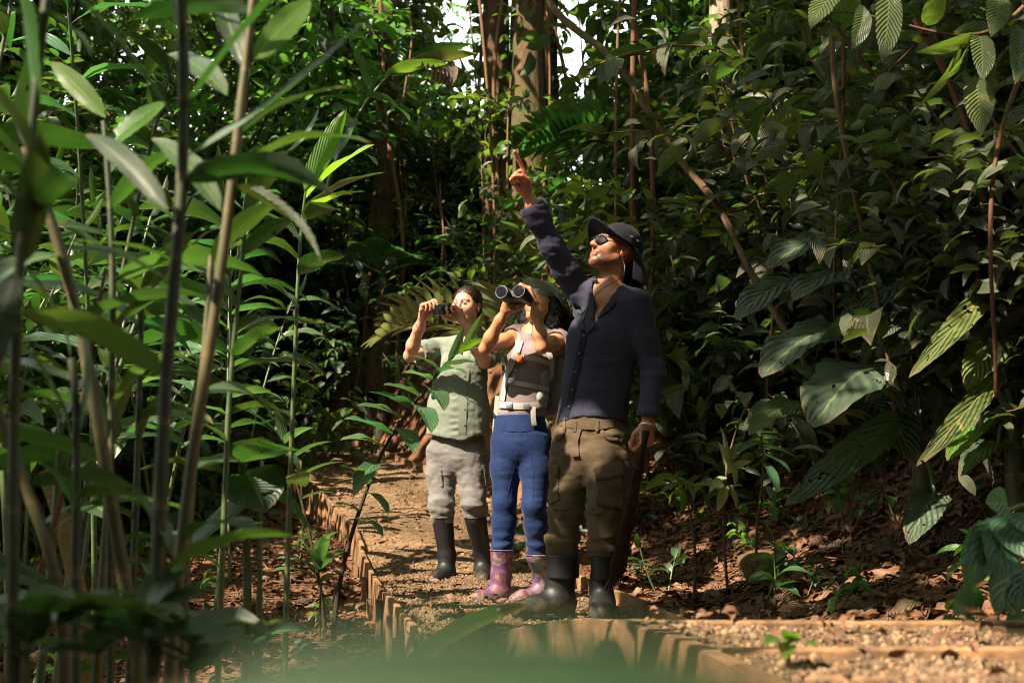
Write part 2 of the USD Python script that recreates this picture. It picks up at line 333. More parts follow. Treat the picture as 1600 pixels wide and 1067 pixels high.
leafmat('pale_leaf', (0.20, 0.215, 0.105), tcol=(0.4, 0.42, 0.15), rough=0.5, vein=7, slant=0.8, vb=0.3, mid=(0.3, 0.3, 0.18), var=0.3, trans=0.3)
leafmat('dry_leaf_big', (0.15, 0.085, 0.052), tcol=(0.30, 0.15, 0.06), rough=0.65, vein=8, slant=0.8, vb=1.0, mid=(0.16, 0.10, 0.06), var=0.4, hue=0.02, trans=0.1)
leafmat('palm_leaf', (0.080, 0.095, 0.048), tcol=(0.17, 0.21, 0.06), rough=0.45, vein=1, slant=0.0, vb=0.0, mid=(0.2, 0.2, 0.09), var=0.3, trans=0.3)
leafmat('blur_leaf', (0.016, 0.042, 0.019), tcol=(0.03, 0.08, 0.02), spec=0.2, rough=0.6, vein=8, slant=0.6, vb=0.2, mid=(0.07, 0.15, 0.06), var=0.1, trans=0.3)
# fallen leaves: each its own tone
mk('litter', {'g': ('geometry', {}), 'r': ('rgb_ramp', {'ramp': [(0.0, (0.10, 0.045, 0.022)), (0.18, (0.20, 0.095, 0.042)), (0.35, (0.36, 0.19, 0.085)), (0.47, (0.14, 0.065, 0.032)), (0.65, (0.46, 0.29, 0.14)), (0.85, (0.56, 0.40, 0.22)), (0.95, (0.34, 0.18, 0.08)), (1.0, (0.46, 0.32, 0.05))]}),
             'tc': ('texture_coordinate', {}), 'n': ('noise_texture', {'scale': 25.0, 'detail': 4.0}), 'vr': ('map_range', {'from_min': 0.3, 'from_max': 0.7, 'to_min': 0.7, 'to_max': 1.3}), 'hs': ('hsv', {}),
             'p': ('principled_bsdf', {'roughness': 0.62, 'specular_ior_level': 0.35})},
   [('g.random_per_island', 'r.fac'), ('tc.object', 'n.vector'), ('n.fac', 'vr.value'), ('r.color', 'hs.color'), ('vr.result', 'hs.value'), ('hs.color', 'p.base_color')])
def soil(name, c1, c2, c3, sc=7.0, bump=0.8):
    mk(name, {'tc': ('texture_coordinate', {}), 'n': ('noise_texture', {'scale': sc, 'detail': 7.0, 'roughness': 0.7}), 'r': ('rgb_ramp', {'ramp': [(0.3, c1), (0.52, c2), (0.72, c3)]}), 'lo': ('noise_texture', {'scale': 1.7, 'detail': 5.0, 'roughness': 0.6}), 'lr': ('map_range', {'from_min': 0.35, 'from_max': 0.65, 'to_min': 0.55, 'to_max': 1.2, 'clamp': True}), 'lh': ('hsv', {}),
              'n2': ('noise_texture', {'scale': sc * 7, 'detail': 6.0, 'roughness': 0.75}), 'b': ('bump', {'strength': bump, 'distance': 0.03}), 'p': ('principled_bsdf', {'roughness': 0.9, 'specular_ior_level': 0.2})},
       [('tc.object', 'n.vector'), ('n.fac', 'r.fac'), ('tc.object', 'lo.vector'), ('lo.fac', 'lr.value'), ('lr.result', 'lh.value'), ('r.color', 'lh.color'), ('lh.color', 'p.base_color'), ('tc.object', 'n2.vector'), ('n2.fac', 'b.height'), ('b.normal', 'p.normal')])
soil('forest_soil', (0.065, 0.029, 0.014), (0.15, 0.064, 0.028), (0.25, 0.125, 0.060))
soil('path_gravel', (0.085, 0.052, 0.030), (0.20, 0.122, 0.066), (0.34, 0.225, 0.125), sc=24.0)
plain('stone', (0.072, 0.046, 0.028), rough=0.8, scale=20, rand=0.6, col2=(0.145, 0.095, 0.056), spec=0.3)
plain('pebble', (0.105, 0.055, 0.028), rough=0.75, scale=30, rand=0.6, col2=(0.20, 0.125, 0.07), spec=0.3)
def timber(name, a, b, st):
    mk(name, {'tc': ('texture_coordinate', {}), 'mp': ('mapping', {'scale': st}), 'n': ('noise_texture', {'scale': 6.0, 'detail': 6.0, 'roughness': 0.7, 'distortion': 0.4}), 'r': ('rgb_ramp', {'ramp': [(0.3, a), (0.7, b)]}),
              'g': ('geometry', {}), 'oi': ('object_info', {}), 'vr': ('map_range', {'to_min': 0.7, 'to_max': 1.25}), 'hs': ('hsv', {}), 'd': ('noise_texture', {'scale': 5.0, 'detail': 5.0, 'roughness': 0.7}), 'dr': ('map_range', {'from_min': 0.40, 'from_max': 0.62, 'to_min': 0.0, 'to_max': 0.85, 'clamp': True}), 'dm': ('mix', {'color2': (0.05, 0.030, 0.018)}),
              'b': ('bump', {'strength': 0.5, 'distance': 0.006}), 'p': ('principled_bsdf', {'roughness': 0.75, 'specular_ior_level': 0.25})},
       [('tc.object', 'mp.vector'), ('mp.vector', 'n.vector'), ('n.fac', 'r.fac'), ('oi.random', 'vr.value'), ('r.color', 'hs.color'), ('vr.result', 'hs.value'), ('tc.object', 'd.vector'), ('d.fac', 'dr.value'), ('dr.result', 'dm.fac'), ('hs.color', 'dm.color1'), ('dm.color', 'p.base_color'), ('n.fac', 'b.height'), ('b.normal', 'p.normal')])
timber('plank_wood', (0.18, 0.088, 0.041), (0.33, 0.185, 0.092), (9, 9, 30)); timber('stake_wood', (0.14, 0.068, 0.031), (0.28, 0.148, 0.070), (30, 30, 5))
def bark(name, a, b, moss=(0.05, 0.07, 0.015), mossy=0.4, st=(6, 6, 1.4), bump=0.9):
    mk(name, {'tc': ('texture_coordinate', {}), 'mp': ('mapping', {'scale': st}), 'n': ('noise_texture', {'scale': 4.0, 'detail': 7.0, 'roughness': 0.72}), 'r': ('rgb_ramp', {'ramp': [(0.32, a), (0.68, b)]}),
              'm': ('noise_texture', {'scale': 3.0, 'detail': 6.0, 'roughness': 0.7}), 'mr': ('map_range', {'from_min': 0.62 - 0.25 * mossy, 'from_max': 0.72 - 0.2 * mossy, 'to_min': 0.0, 'to_max': 0.9, 'clamp': True}), 'mm': ('mix', {'color2': moss}),
              'b': ('bump', {'strength': bump, 'distance': 0.04}), 'p': ('principled_bsdf', {'roughness': 0.85, 'specular_ior_level': 0.25})},
       [('tc.object', 'mp.vector'), ('mp.vector', 'n.vector'), ('n.fac', 'r.fac'), ('tc.object', 'm.vector'), ('m.fac', 'mr.value'), ('mr.result', 'mm.fac'), ('r.color', 'mm.color1'), ('mm.color', 'p.base_color'), ('n.fac', 'b.height'), ('b.normal', 'p.normal')])
bark('bark_brown', (0.030, 0.016, 0.009), (0.115, 0.060, 0.032), mossy=0.5); bark('bark_pale', (0.16, 0.115, 0.08), (0.42, 0.34, 0.25), mossy=0.35, moss=(0.13, 0.06, 0.02)); bark('bark_moss', (0.04, 0.024, 0.014), (0.17, 0.095, 0.050), mossy=0.7, moss=(0.07, 0.065, 0.02)); bark('bark_dark', (0.020, 0.013, 0.010), (0.075, 0.050, 0.035), mossy=0.5)
bark('twig_brown', (0.06, 0.032, 0.018), (0.16, 0.09, 0.05), mossy=0.2, st=(30, 30, 8), bump=0.4); bark('twig_red', (0.065, 0.026, 0.014), (0.15, 0.06, 0.032), mossy=0.1, st=(30, 30, 8), bump=0.4); bark('liana_tan', (0.09, 0.045, 0.022), (0.24, 0.135, 0.07), mossy=0.2, st=(25, 25, 5), bump=0.6)
bark('moss_stalk', (0.18, 0.10, 0.03), (0.36, 0.24, 0.07), mossy=0.2, moss=(0.16, 0.12, 0.02), st=(20, 20, 20))
def stalk(name, a, b, rough=0.4):
    mk(name, {'tc': ('texture_coordinate', {}), 'sx': ('separate_xyz', {}), 'w': ('math', {'math_type': 'multiply', 'value2': 8.5}), 'fr': ('math', {'math_type': 'fraction'}), 'nr': ('map_range', {'from_min': 0.0, 'from_max': 0.14, 'to_min': 0.65, 'to_max': 0.0, 'clamp': True}),
              'mp': ('mapping', {'scale': (12, 12, 2.0)}), 'n': ('noise_texture', {'scale': 3.0, 'detail': 6.0, 'roughness': 0.7}), 'r': ('rgb_ramp', {'ramp': [(0.35, a), (0.65, b)]}), 'mx': ('mix', {'color2': (0.15, 0.095, 0.042)}), 'p': ('principled_bsdf', {'roughness': rough})},
       [('tc.object', 'sx.vector'), ('sx.z', 'w.value1'), ('w.value', 'fr.value1'), ('fr.value', 'nr.value'), ('tc.object', 'mp.vector'), ('mp.vector', 'n.vector'), ('n.fac', 'r.fac'), ('r.color', 'mx.color1'), ('nr.result', 'mx.fac'), ('mx.color', 'p.base_color')])
stalk('stalk_pale', (0.044, 0.048, 0.016), (0.088, 0.070, 0.030), .5); stalk('stalk_green', (0.032, 0.060, 0.016), (0.065, 0.095, 0.026), .5); stalk('stalk_dark', (0.020, 0.028, 0.010), (0.038, 0.048, 0.016), .6)

def skinmat(name, col, rough=0.46):
    c = np.array(col, float)
    mk(name, {'tc': ('texture_coordinate', {}), 'n': ('noise_texture', {'scale': 28.0, 'detail': 5.0, 'roughness': 0.65}),
              'r': ('rgb_ramp', {'ramp': [(0.3, tuple(c * np.array([0.80, 0.72, 0.68]))), (0.7, tuple(c * np.array([1.16, 1.2, 1.2])))]}),
              'at': ('attribute', {'attribute': 'tint'}), 'mu': ('mix', {'mix_type': 'multiply', 'fac': 1.0}),
              'bn': ('noise_texture', {'scale': 260.0, 'detail': 3.0}), 'b': ('bump', {'strength': 0.25, 'distance': 0.002}),
              'p': ('principled_bsdf', {'roughness': rough, 'specular_ior_level': 0.45, 'subsurface_weight': 0.12, 'subsurface_scale': 0.006, 'subsurface_radius': (1, 0.35, 0.2)})},
       [('tc.object', 'n.vector'), ('n.fac', 'r.fac'), ('r.color', 'mu.color1'), ('at.color', 'mu.color2'), ('mu.color', 'p.base_color'),
        ('tc.object', 'bn.vector'), ('bn.fac', 'b.height'), ('b.normal', 'p.normal')])
skinmat('skin_tan', (0.30, 0.128, 0.072)); skinmat('skin_fair', (0.45, 0.225, 0.160)); skinmat('skin_brown', (0.34, 0.155, 0.078))
def cloth(name, col, var=0.15, weave=900.0, rough=0.85, dots=None, sheen=0.1, bump=0.25, blotch=6.0):
    c = np.array(col, float)
    nodes = {'tc': ('texture_coordinate', {}), 'n': ('noise_texture', {'scale': blotch, 'detail': 5.0, 'roughness': 0.65}),
             'r': ('rgb_ramp', {'ramp': [(0.3, tuple(c * (1 - var))), (0.7, tuple(c * (1 + var)))]}),
             'w': ('noise_texture', {'scale': weave, 'detail': 2.0}), 'b': ('bump', {'strength': bump, 'distance': 0.0015}),
             'p': ('principled_bsdf', {'roughness': rough, 'specular_ior_level': 0.10, 'sheen_weight': sheen, 'sheen_roughness': 0.4})}
    links = [('tc.object', 'n.vector'), ('n.fac', 'r.fac'), ('tc.object', 'w.vector'), ('w.fac', 'b.height'), ('b.normal', 'p.normal')]
    out = 'r.color'
    if dots:
        nodes |= {'v': ('voronoi_texture', {'scale': dots[0], 'randomness': 0.25}), 'dm': ('map_range', {'from_min': dots[1], 'from_max': dots[1] + 0.1, 'to_min': 1.0, 'to_max': 0.0, 'clamp': True}),
                  'dx': ('mix', {'color2': dots[2]})}
        links += [('tc.object', 'v.vector'), ('v.distance', 'dm.value'), ('dm.result', 'dx.fac'), (out, 'dx.color1')]; out = 'dx.color'
    links.append((out, 'p.base_color'))
    mk(name, nodes, links)
cloth('navy_cotton', (0.025, 0.025, 0.044), dots=(150.0, 0.22, (0.040, 0.039, 0.056)), sheen=0.04)
cloth('navy_twill', (0.010, 0.010, 0.016), sheen=0.03)
cloth('olive_canvas', (0.070, 0.050, 0.031), var=0.22, blotch=9)
cloth('sage_cotton', (0.135, 0.152, 0.122), var=0.1)
cloth('grey_canvas', (0.118, 0.110, 0.108), var=0.2)
cloth('mauve_jersey', (0.145, 0.112, 0.118), var=0.1)
cloth('blue_jersey', (0.008, 0.018, 0.062), var=0.18, rough=0.7)
cloth('sage_hat', (0.11, 0.135, 0.115), var=0.15)
cloth('grey_webbing', (0.27, 0.25, 0.235), var=0.12)
cloth('pack_nylon', (0.17, 0.19, 0.185), var=0.2, rough=0.6)
cloth('leather', (0.020, 0.009, 0.006), var=0.5, weave=120, rough=0.6, sheen=0, blotch=20, bump=0.6)
def rubber(name, nodes0, links0, colour):
    mk(name, {**nodes0, 'tz': ('texture_coordinate', {}), 'sz': ('separate_xyz', {}), 'mn': ('noise_texture', {'scale': 22.0, 'detail': 6.0, 'roughness': 0.75}), 'mk': ('math', {'math_type': 'multiply_add', 'value2': 0.30}), 'mr': ('map_range', {'from_min': 0.16, 'from_max': 0.24, 'to_min': 0.8, 'to_max': 0.0, 'clamp': True}), 'mm': ('mix', {'color2': (0.085, 0.055, 0.034)}),
              'rr': ('map_range', {'to_min': 0.52, 'to_max': 0.85}), 'fb': ('noise_texture', {'scale': 60.0, 'detail': 5.0}), 'b': ('bump', {'strength': 0.2, 'distance': 0.004}), 'p': ('principled_bsdf', {'specular_ior_level': 0.35})},
       [*links0, ('tz.object', 'sz.vector'), ('tz.object', 'mn.vector'), ('mn.fac', 'mk.value1'), ('sz.z', 'mk.value3'), ('mk.value', 'mr.value'), ('mr.result', 'mm.fac'), (colour, 'mm.color1'), ('mm.color', 'p.base_color'), ('mr.result', 'rr.value'), ('rr.result', 'p.roughness'), ('tz.object', 'fb.vector'), ('fb.fac', 'b.height'), ('b.normal', 'p.normal')])
rubber('black_rubber', {'bc': ('color', {'value': (0.008, 0.008, 0.009)})}, [], 'bc.color')
plain('grip_rubber', (0.010, 0.010, 0.011), rough=0.5, spec=0.35, bump=0.2, bscale=300)
plain('black_plastic', (0.012, 0.012, 0.013), rough=0.4, spec=0.5, scale=80)
plain('lens_glass', (0.006, 0.006, 0.010), rough=0.08, spec=0.25)
plain('grey_metal', (0.25, 0.25, 0.27), rough=0.35, metal=0.8)
plain('dark_metal', (0.05, 0.05, 0.055), rough=0.4, spec=0.6)
plain('silver', (0.75, 0.72, 0.68), rough=0.2, metal=1.0)
plain('bead_dark', (0.015, 0.012, 0.010), rough=0.3)
plain('buckle_orange', (0.75, 0.10, 0.015), rough=0.4)
plain('ink', (0.05, 0.045, 0.06), rough=0.7)
plain('eye_white', (0.7, 0.66, 0.6), rough=0.2); plain('eye_dark', (0.02, 0.012, 0.008), rough=0.1)
plain('ring_stone', (0.25, 0.35, 0.16), rough=0.2)
plain('boxer_print', (0.10, 0.17, 0.30), rough=0.8, scale=60, col2=(0.5, 0.52, 0.5))
def hairmat(name, a, b, rough=0.38, st=(60, 60, 6)):
    mk(name, {'tc': ('texture_coordinate', {}), 'mp': ('mapping', {'scale': st}), 'n': ('noise_texture', {'scale': 3.0, 'detail': 4.0}),
              'r': ('rgb_ramp', {'ramp': [(0.3, a), (0.75, b)]}), 'b': ('bump', {'strength': 0.7, 'distance': 0.004}), 'p': ('principled_bsdf', {'roughness': rough, 'specular_ior_level': 0.22})},
       [('tc.object', 'mp.vector'), ('mp.vector', 'n.vector'), ('n.fac', 'r.fac'), ('r.color', 'p.base_color'), ('n.fac', 'b.height'), ('b.normal', 'p.normal')])
hairmat('hair_brown', (0.012, 0.006, 0.004), (0.06, 0.030, 0.016)); hairmat('hair_black', (0.003, 0.0025, 0.0025), (0.010, 0.007, 0.006), rough=.65, st=(25, 25, 25))
hairmat('stubble', (0.05, 0.03, 0.02), (0.12, 0.07, 0.05), rough=0.7)
rubber('floral_rubber', {'tc': ('texture_coordinate', {}), 'n0': ('noise_texture', {'scale': 14.0, 'detail': 2.0}), 'mxv': ('mix', {'fac': 0.25}),
                     'mp': ('mapping', {'scale': (1, 1, 1.25)}), 'v': ('voronoi_texture', {'scale': 21.0, 'randomness': 1.0}), 'hs': ('separate_color', {}),
                     'r': ('rgb_ramp', {'ramp': [(0.0, (0.055, 0.02, 0.085)), (0.22, (0.10, 0.022, 0.05)), (0.36, (0.14, 0.07, 0.065)), (0.5, (0.03, 0.055, 0.10)), (0.62, (0.11, 0.05, 0.075)), (0.74, (0.07, 0.03, 0.12)), (0.86, (0.15, 0.12, 0.025)), (0.95, (0.17, 0.11, 0.09)), (1.0, (0.04, 0.12, 0.10))]}),
                     },
   [('tc.object', 'n0.vector'), ('tc.object', 'mxv.color1'), ('n0.color', 'mxv.color2'), ('mxv.color', 'mp.vector'), ('mp.vector', 'v.vector'), ('v.color', 'hs.color'), ('hs.r', 'r.fac')], 'r.color')

# ---------------------------------------------------------------- the ground and the path
YL = np.array([0.6, 1.0, 1.6, 2.2, 2.96, 4.1, 4.6, 5.5, 6.5, 8.5, 10, 11, 12.5, 14, 17]); XLv = np.array([.46, .44, .40, .31, .13, -.23, -.42, -.56, -.75, -1.17, -1.69, -2.13, -2.95, -4.0, -6.5])
YR = np.array([0.6, 2.42, 2.5, 3.2, 4.2, 5.15, 6.6, 9, 11, 12.5, 14, 17]); XRv = np.array([2.6, 2.4, 1.7, 1.1, .78, .60, .37, .0, -.87, -1.6, -2.5, -5.0])
def XL(y): return np.interp(y, YL, XLv)
def XR(y): return np.interp(y, YR, XRv)
def path_z(y): return np.interp(y, [0, 2.42, 2.9, 4.2, 6.5, 7.2, 8.5, 10, 11, 12.5, 14, 17, 22, 40], [.288, .288, .24, .0, .0, .06, .27, .51, .72, .98, 1.22, 1.6, 2.2, 3.6])
def left_z(y): return np.interp(y, [-5, 6.0, 7.2, 8.5, 10, 11, 12.5, 14, 17, 22, 40], [-.26, -.22, -.12, .08, .28, .48, .76, 1.02, 1.45, 2.1, 3.6])
def ground(x, y):
    x, y = np.asarray(x, float), np.asarray(y, float)
    xl, xr = XL(y), XR(y); p = np.stack([x, y, 0 * x], -1)
    n = .10 * fbm(p, .8, 3, 1) + .05 * fbm(p, 3.0, 3, 2)
    left = left_z(y) + .05 * np.clip(xl - x - 1.2, 0, 6) + n * np.clip((xl - x) / .4, .15, 1)
    t = x - xr; far = np.clip((y - 8.0) / 2.5, 0, 1)
    near_b = .10 * np.clip(t, 0, .5) + .34 * np.clip(t - .5, 0, .9) + .85 * np.clip(t - 1.4, 0, 2.6) + .35 * np.clip(t - 4, 0, 8)
    far_b = 1.5 * np.clip(t - .12, 0, .8) + .6 * np.clip(t - .9, 0, 2.5) + .3 * np.clip(t - 3.4, 0, 8)
    right = path_z(np.maximum(y, 4.2)) - .02 + near_b * (1 - far) + far_b * far + n * np.clip(t / .4, .15, 1) * 1.3
    right = np.where(y < 2.6, np.maximum(right, .22), right)
    inside = path_z(y) - .05
    w = np.clip((x - xl) / .10, 0, 1)
    z = np.where(x < xl + .10, left * (1 - w) + inside * w, np.where(x > xr, right, inside))
    return z
def axis_samples(dense, step, far):
    a = np.arange(dense[0], dense[1] + step, step); k = np.geomspace(step, far, 26).cumsum(); k = k[k < far]
    return np.r_[a[0] - k[::-1], a, a[-1] + k]
gx, gy = axis_samples((-4.0, 5.0), .05, 60), axis_samples((.6, 12.5), .055, 70)
GX, GY = np.meshgrid(gx, gy, indexing='ij'); GZ = ground(GX, GY)
i_, j_ = np.meshgrid(np.arange(len(gx) - 1), np.arange(len(gy) - 1), indexing='ij'); i_, j_ = i_.ravel(), j_.ravel(); m_ = len(gy)
obj('ground', (np.stack([GX, GY, GZ], -1).reshape(-1, 3), np.stack([i_ * m_ + j_, (i_ + 1) * m_ + j_, (i_ + 1) * m_ + j_ + 1, i_ * m_ + j_ + 1], 1)), 'forest_soil', kind='structure')
def path_strip(ys, nu, a, b, z):
    u = np.linspace(0, 1, nu); X = a(ys)[:, None] * (1 - u) + b(ys)[:, None] * u; Y = np.repeat(ys[:, None], nu, 1)
    Z = z(ys)[:, None] + .035 * fbm(np.stack([X, Y, 0 * X], -1), 3.5, 3, 9) + 0 * X
    n, m = X.shape; i, j = np.meshgrid(np.arange(n - 1), np.arange(m - 1), indexing='ij'); i, j = i.ravel(), j.ravel()
    return np.stack([X, Y, Z], -1).reshape(-1, 3), np.stack([i * m + j, i * m + j + 1, (i + 1) * m + j + 1, (i + 1) * m + j], 1)
obj('path', path_strip(np.arange(.62, 16.5, .05), 26, lambda y: XL(y) + .0, lambda y: XR(y) + 0, path_z), 'path_gravel', kind='structure')
rng = np.random.default_rng(5)
# gravel: stones lying on the path
def instancer(name, protos, mats, pos, quat, scale, ids, kind, label, cat, colors=None):
    p = path_for(name, '/World'); pi = UsdGeom.PointInstancer.Define(stage, p); tg = []
    for k, (m, mt) in enumerate(zip(protos, mats)):
        q = f'{p}/{name.rstrip("s")}_piece_{k + 1:03d}'; v, f = m[0], m[1]
        usdkit.mesh(stage, q, (v, f), MAT[mt], smooth=60); tg.append(Sdf.Path(q))
    pi.CreatePrototypesRel().SetTargets(tg)
    pi.CreatePositionsAttr(Vt.Vec3fArray.FromNumpy(pos.astype(np.float32))); pi.CreateProtoIndicesAttr(Vt.IntArray.FromNumpy(ids.astype(np.int32)))
    pi.CreateScalesAttr(Vt.Vec3fArray.FromNumpy(scale.astype(np.float32)))
    pi.CreateOrientationsAttr(Vt.QuathArray([Gf.Quath(float(a), float(b), float(c), float(d)) for a, b, c, d in quat]))
    tag(pi, label, cat, kind=kind)
def rock(seed, sub=1):
    s = trimesh.creation.icosphere(sub); v = np.array(s.vertices); r = np.random.default_rng(seed)
    v = v * (1 + .5 * fbm(v + seed * 3.1, 1.3, 2, seed))[:, None] * r.uniform(.6, 1.15, 3); v[:, 2] *= .75
    return v, np.array(s.faces)
ys = np.r_[rng.uniform(.9, 2.42, 7000), rng.uniform(4.3, 7.5, 13000), rng.uniform(7.5, 13, 5500)]; us = rng.uniform(0.01, .99, len(ys)); a_, b_ = XL(ys), np.minimum(XR(ys), 1.9); xs = a_ + (b_ - a_) * us
r = np.where(ys < 2.5, rng.uniform(.0025, .0085, len(ys)), rng.uniform(.0025, .0068, len(ys)) * (1 + .9 * (rng.random(len(ys)) < .06)))
zs = path_z(ys) + .035 * fbm(np.stack([xs, ys, 0 * xs], -1), 3.5, 3, 9) + r * .25
q = rng.normal(size=(len(ys), 4)); q /= np.linalg.norm(q, axis=1, keepdims=True)
instancer('gravel', [rock(k) for k in range(6)], ['stone', 'pebble', 'stone', 'pebble', 'stone', 'pebble'], np.stack([xs, ys, zs], 1), q, np.repeat(r[:, None], 3, 1), rng.integers(0, 6, len(ys)), 'stuff', 'small brown and grey stones covering the path', 'gravel')

# ---------------------------------------------------------------- leaves and plants
def leaf(L=.3, W=.09, n=7, m=1, peak=.42, k=1.5, a0=.35, droop=.9, fold=.35, wave=.0, tip=.0, stem=.0, seed=0, twist=.0, notch=None, rib=0.0, curl=0.0):
    """One leaf: base at the origin, growing along +y, upper side +z. uv: along, across."""
    rg = np.random.default_rng(seed)
    t = np.linspace(0, 1, n + 1); s = np.linspace(-1, 1, 2 * m + 1)
    a, b = k * peak, k * (1 - peak)
    w = t ** a * (1 - t) ** b / (peak ** a * (1 - peak) ** b + 1e-9)
    if tip: w = np.maximum(w * (1 - tip * np.clip((t - .72) / .28, 0, 1)), .10 * (1 - t) * 4 * tip * (t > .75))
    if stem: w = np.where(t < stem, .05, np.interp(t, np.r_[stem, np.linspace(stem, 1, 30)[1:]], np.r_[.05, np.interp(np.linspace(0, 1, 30)[1:], t, w)]))
    w = np.maximum(w, .012)
    th = a0 - droop * t; dy, dz = np.cos(th), np.sin(th)
    y = np.r_[0, np.cumsum((dy[1:] + dy[:-1]) / 2)] / n * L; z = np.r_[0, np.cumsum((dz[1:] + dz[:-1]) / 2)] / n * L
    ph = rg.uniform(0, 6, 2)
    X = (W / 2 * w)[:, None] * s
    N = np.stack([-np.sin(th), np.cos(th)], 1)
    h = np.abs(X) * fold - curl * X ** 2 / (W + 1e-6)
    h = h + wave * W * np.abs(s) ** 1.5 * np.sin(t[:, None] * 13 + ph[0] + (s > 0) * ph[1]) * (w[:, None])
    if rib: h = h + rib * np.sin((t[:, None] - .45 * np.abs(s)) * 2 * np.pi * 9) * (np.abs(s) > .05) * w[:, None]
    if twist:
        c, q = np.cos(twist * t)[:, None], np.sin(twist * t)[:, None]; X, h = X * c - h * q, X * q + h * c
    if notch is not None: X = X * (1 - notch * (np.abs(s) > .9) * rg.random((n + 1, 1)))
    V = np.stack([X, y[:, None] + N[:, :1] * h, z[:, None] + N[:, 1:] * h], -1).reshape(-1, 3)
    uv = np.stack([np.repeat(t[:, None], 2 * m + 1, 1), np.repeat((s[None] + 1) / 2, n + 1, 0)], -1).reshape(-1, 2)
    M = 2 * m + 1; i, j = np.meshgrid(np.arange(n), np.arange(2 * m), indexing='ij'); i, j = i.ravel(), j.ravel()
    qd = np.stack([i * M + j, i * M + j + 1, (i + 1) * M + j + 1, (i + 1) * M + j], 1)
    return V, np.vstack([qd[:, [0, 1, 2]], qd[:, [0, 2, 3]]]), uv
def lframe(d, up=UP, roll=0.0):
    """Rotation whose y column is the leaf's direction and z column its upper side."""
    y = nrm(d); x = np.cross(y, up)
    if np.linalg.norm(x) < 1e-3: x = np.array([1.0, 0, 0])
    x = nrm(x); z = np.cross(x, y)
    c, s = math.cos(roll), math.sin(roll)
    return np.stack([x * c + z * s, y, z * c - x * s], 1)
def put(m, p, R=None, s=1.0):
    v = m[0] * s
    if R is not None: v = v @ np.asarray(R).T
    return (v + np.asarray(p), *m[1:])
def scatter(templ, idx, P, R, S):
    """Many copies of a few leaf templates joined into one mesh."""
    out = []
    for k, t in enumerate(templ):
        m = idx == k; n = m.sum()
        if not n: continue
        v = np.einsum('nij,kj->nki', R[m], t[0]) * np.broadcast_to(np.asarray(S)[m].reshape(n, 1, -1), (n, 1, 1)) + P[m][:, None]
        f = t[1][None] + (np.arange(n) * len(t[0]))[:, None, None]
        out.append((v.reshape(-1, 3), f.reshape(-1, 3), np.tile(t[2], (n, 1))))
    return cat_mesh(out)
def frames(D, roll, tiltup=None):
    y = D / np.linalg.norm(D, axis=1, keepdims=True); up = np.tile(UP, (len(D), 1)) if tiltup is None else tiltup
    x = np.cross(y, up); x /= np.linalg.norm(x, axis=1, keepdims=True) + 1e-9; z = np.cross(x, y)
    c, s = np.cos(roll)[:, None], np.sin(roll)[:, None]
    return np.stack([x * c + z * s, y, z * c - x * s], 2)
def add_leaves(root, leaves, mat, name='leaf'):
    for l in leaves: obj(name, l, mat, root)
def ginger(label, h, nl, seed, lean=.15, mat='ginger_leaf', smat='stalk_green', cat='plant', group=None, LL=(.32, .46), r=.013, start=.35, loc=(0, 0, 0), spread=1.0):
    """A leafy stalk: long pointed leaves in two ranks up an arching stem."""
    rg = np.random.default_rng(seed); az = rg.uniform(0, 6.28); d = np.array([math.cos(az), math.sin(az), 0])
    root = thing('ginger_plant', label, cat, loc, group)
    loc = np.asarray(loc, float)
    t = np.linspace(0, 1, 12); st = loc + np.stack([d[0] * lean * h * t ** 2, d[1] * lean * h * t ** 2, h * t - .1 * h * lean * t ** 3], 1)
    obj('stem', tube(st, np.linspace(r, r * .45, 12), 7), smat, root)
    pl = az + rg.uniform(-.5, .5) + 1.57
    for i in range(nl):
        u = start + (1 - start) * (i + .5) / nl; p = np.array([np.interp(u, t, st[:, k]) for k in range(3)])
        a = pl + (i % 2) * np.pi + rg.uniform(-.7, .7); L = rg.uniform(*LL) * (1 - .35 * max(0, u - .8) * 5 * .5)
        e = .25 + .75 * u * rg.uniform(.6, 1.1)
        dr = np.array([math.cos(a), math.sin(a), 0])
        m = leaf(L, L * rg.uniform(.20, .27), 8, 1, .4, 1.35, a0=e * .9, droop=rg.uniform(.9, 1.6), fold=rg.uniform(.15, .45), wave=.08, seed=int(rg.integers(1e6)), twist=rg.uniform(-.5, .5))
        obj('leaf', put(m, p, lframe(dr, UP, rg.uniform(-.5, .5))), mat, root)
    tipd = nrm(st[-1] - st[-2]); obj('leaf', put(leaf(LL[0] * .9, .05, 7, 1, .45, 1.3, a0=.2, droop=.4, fold=.9), st[-1], lframe(tipd + d * .2, d)), mat, root)
    return root
def branch(p, d, L, r, rg, droop=.3, n=8, jit=.06):
    pts = [np.asarray(p, float)]; d = nrm(d)
    for i in range(n):
        d = nrm(d + rg.normal(0, jit, 3) - UP * droop / n); pts.append(pts[-1] + d * L / n)
    return np.array(pts), np.linspace(r, r * .45, n + 1)
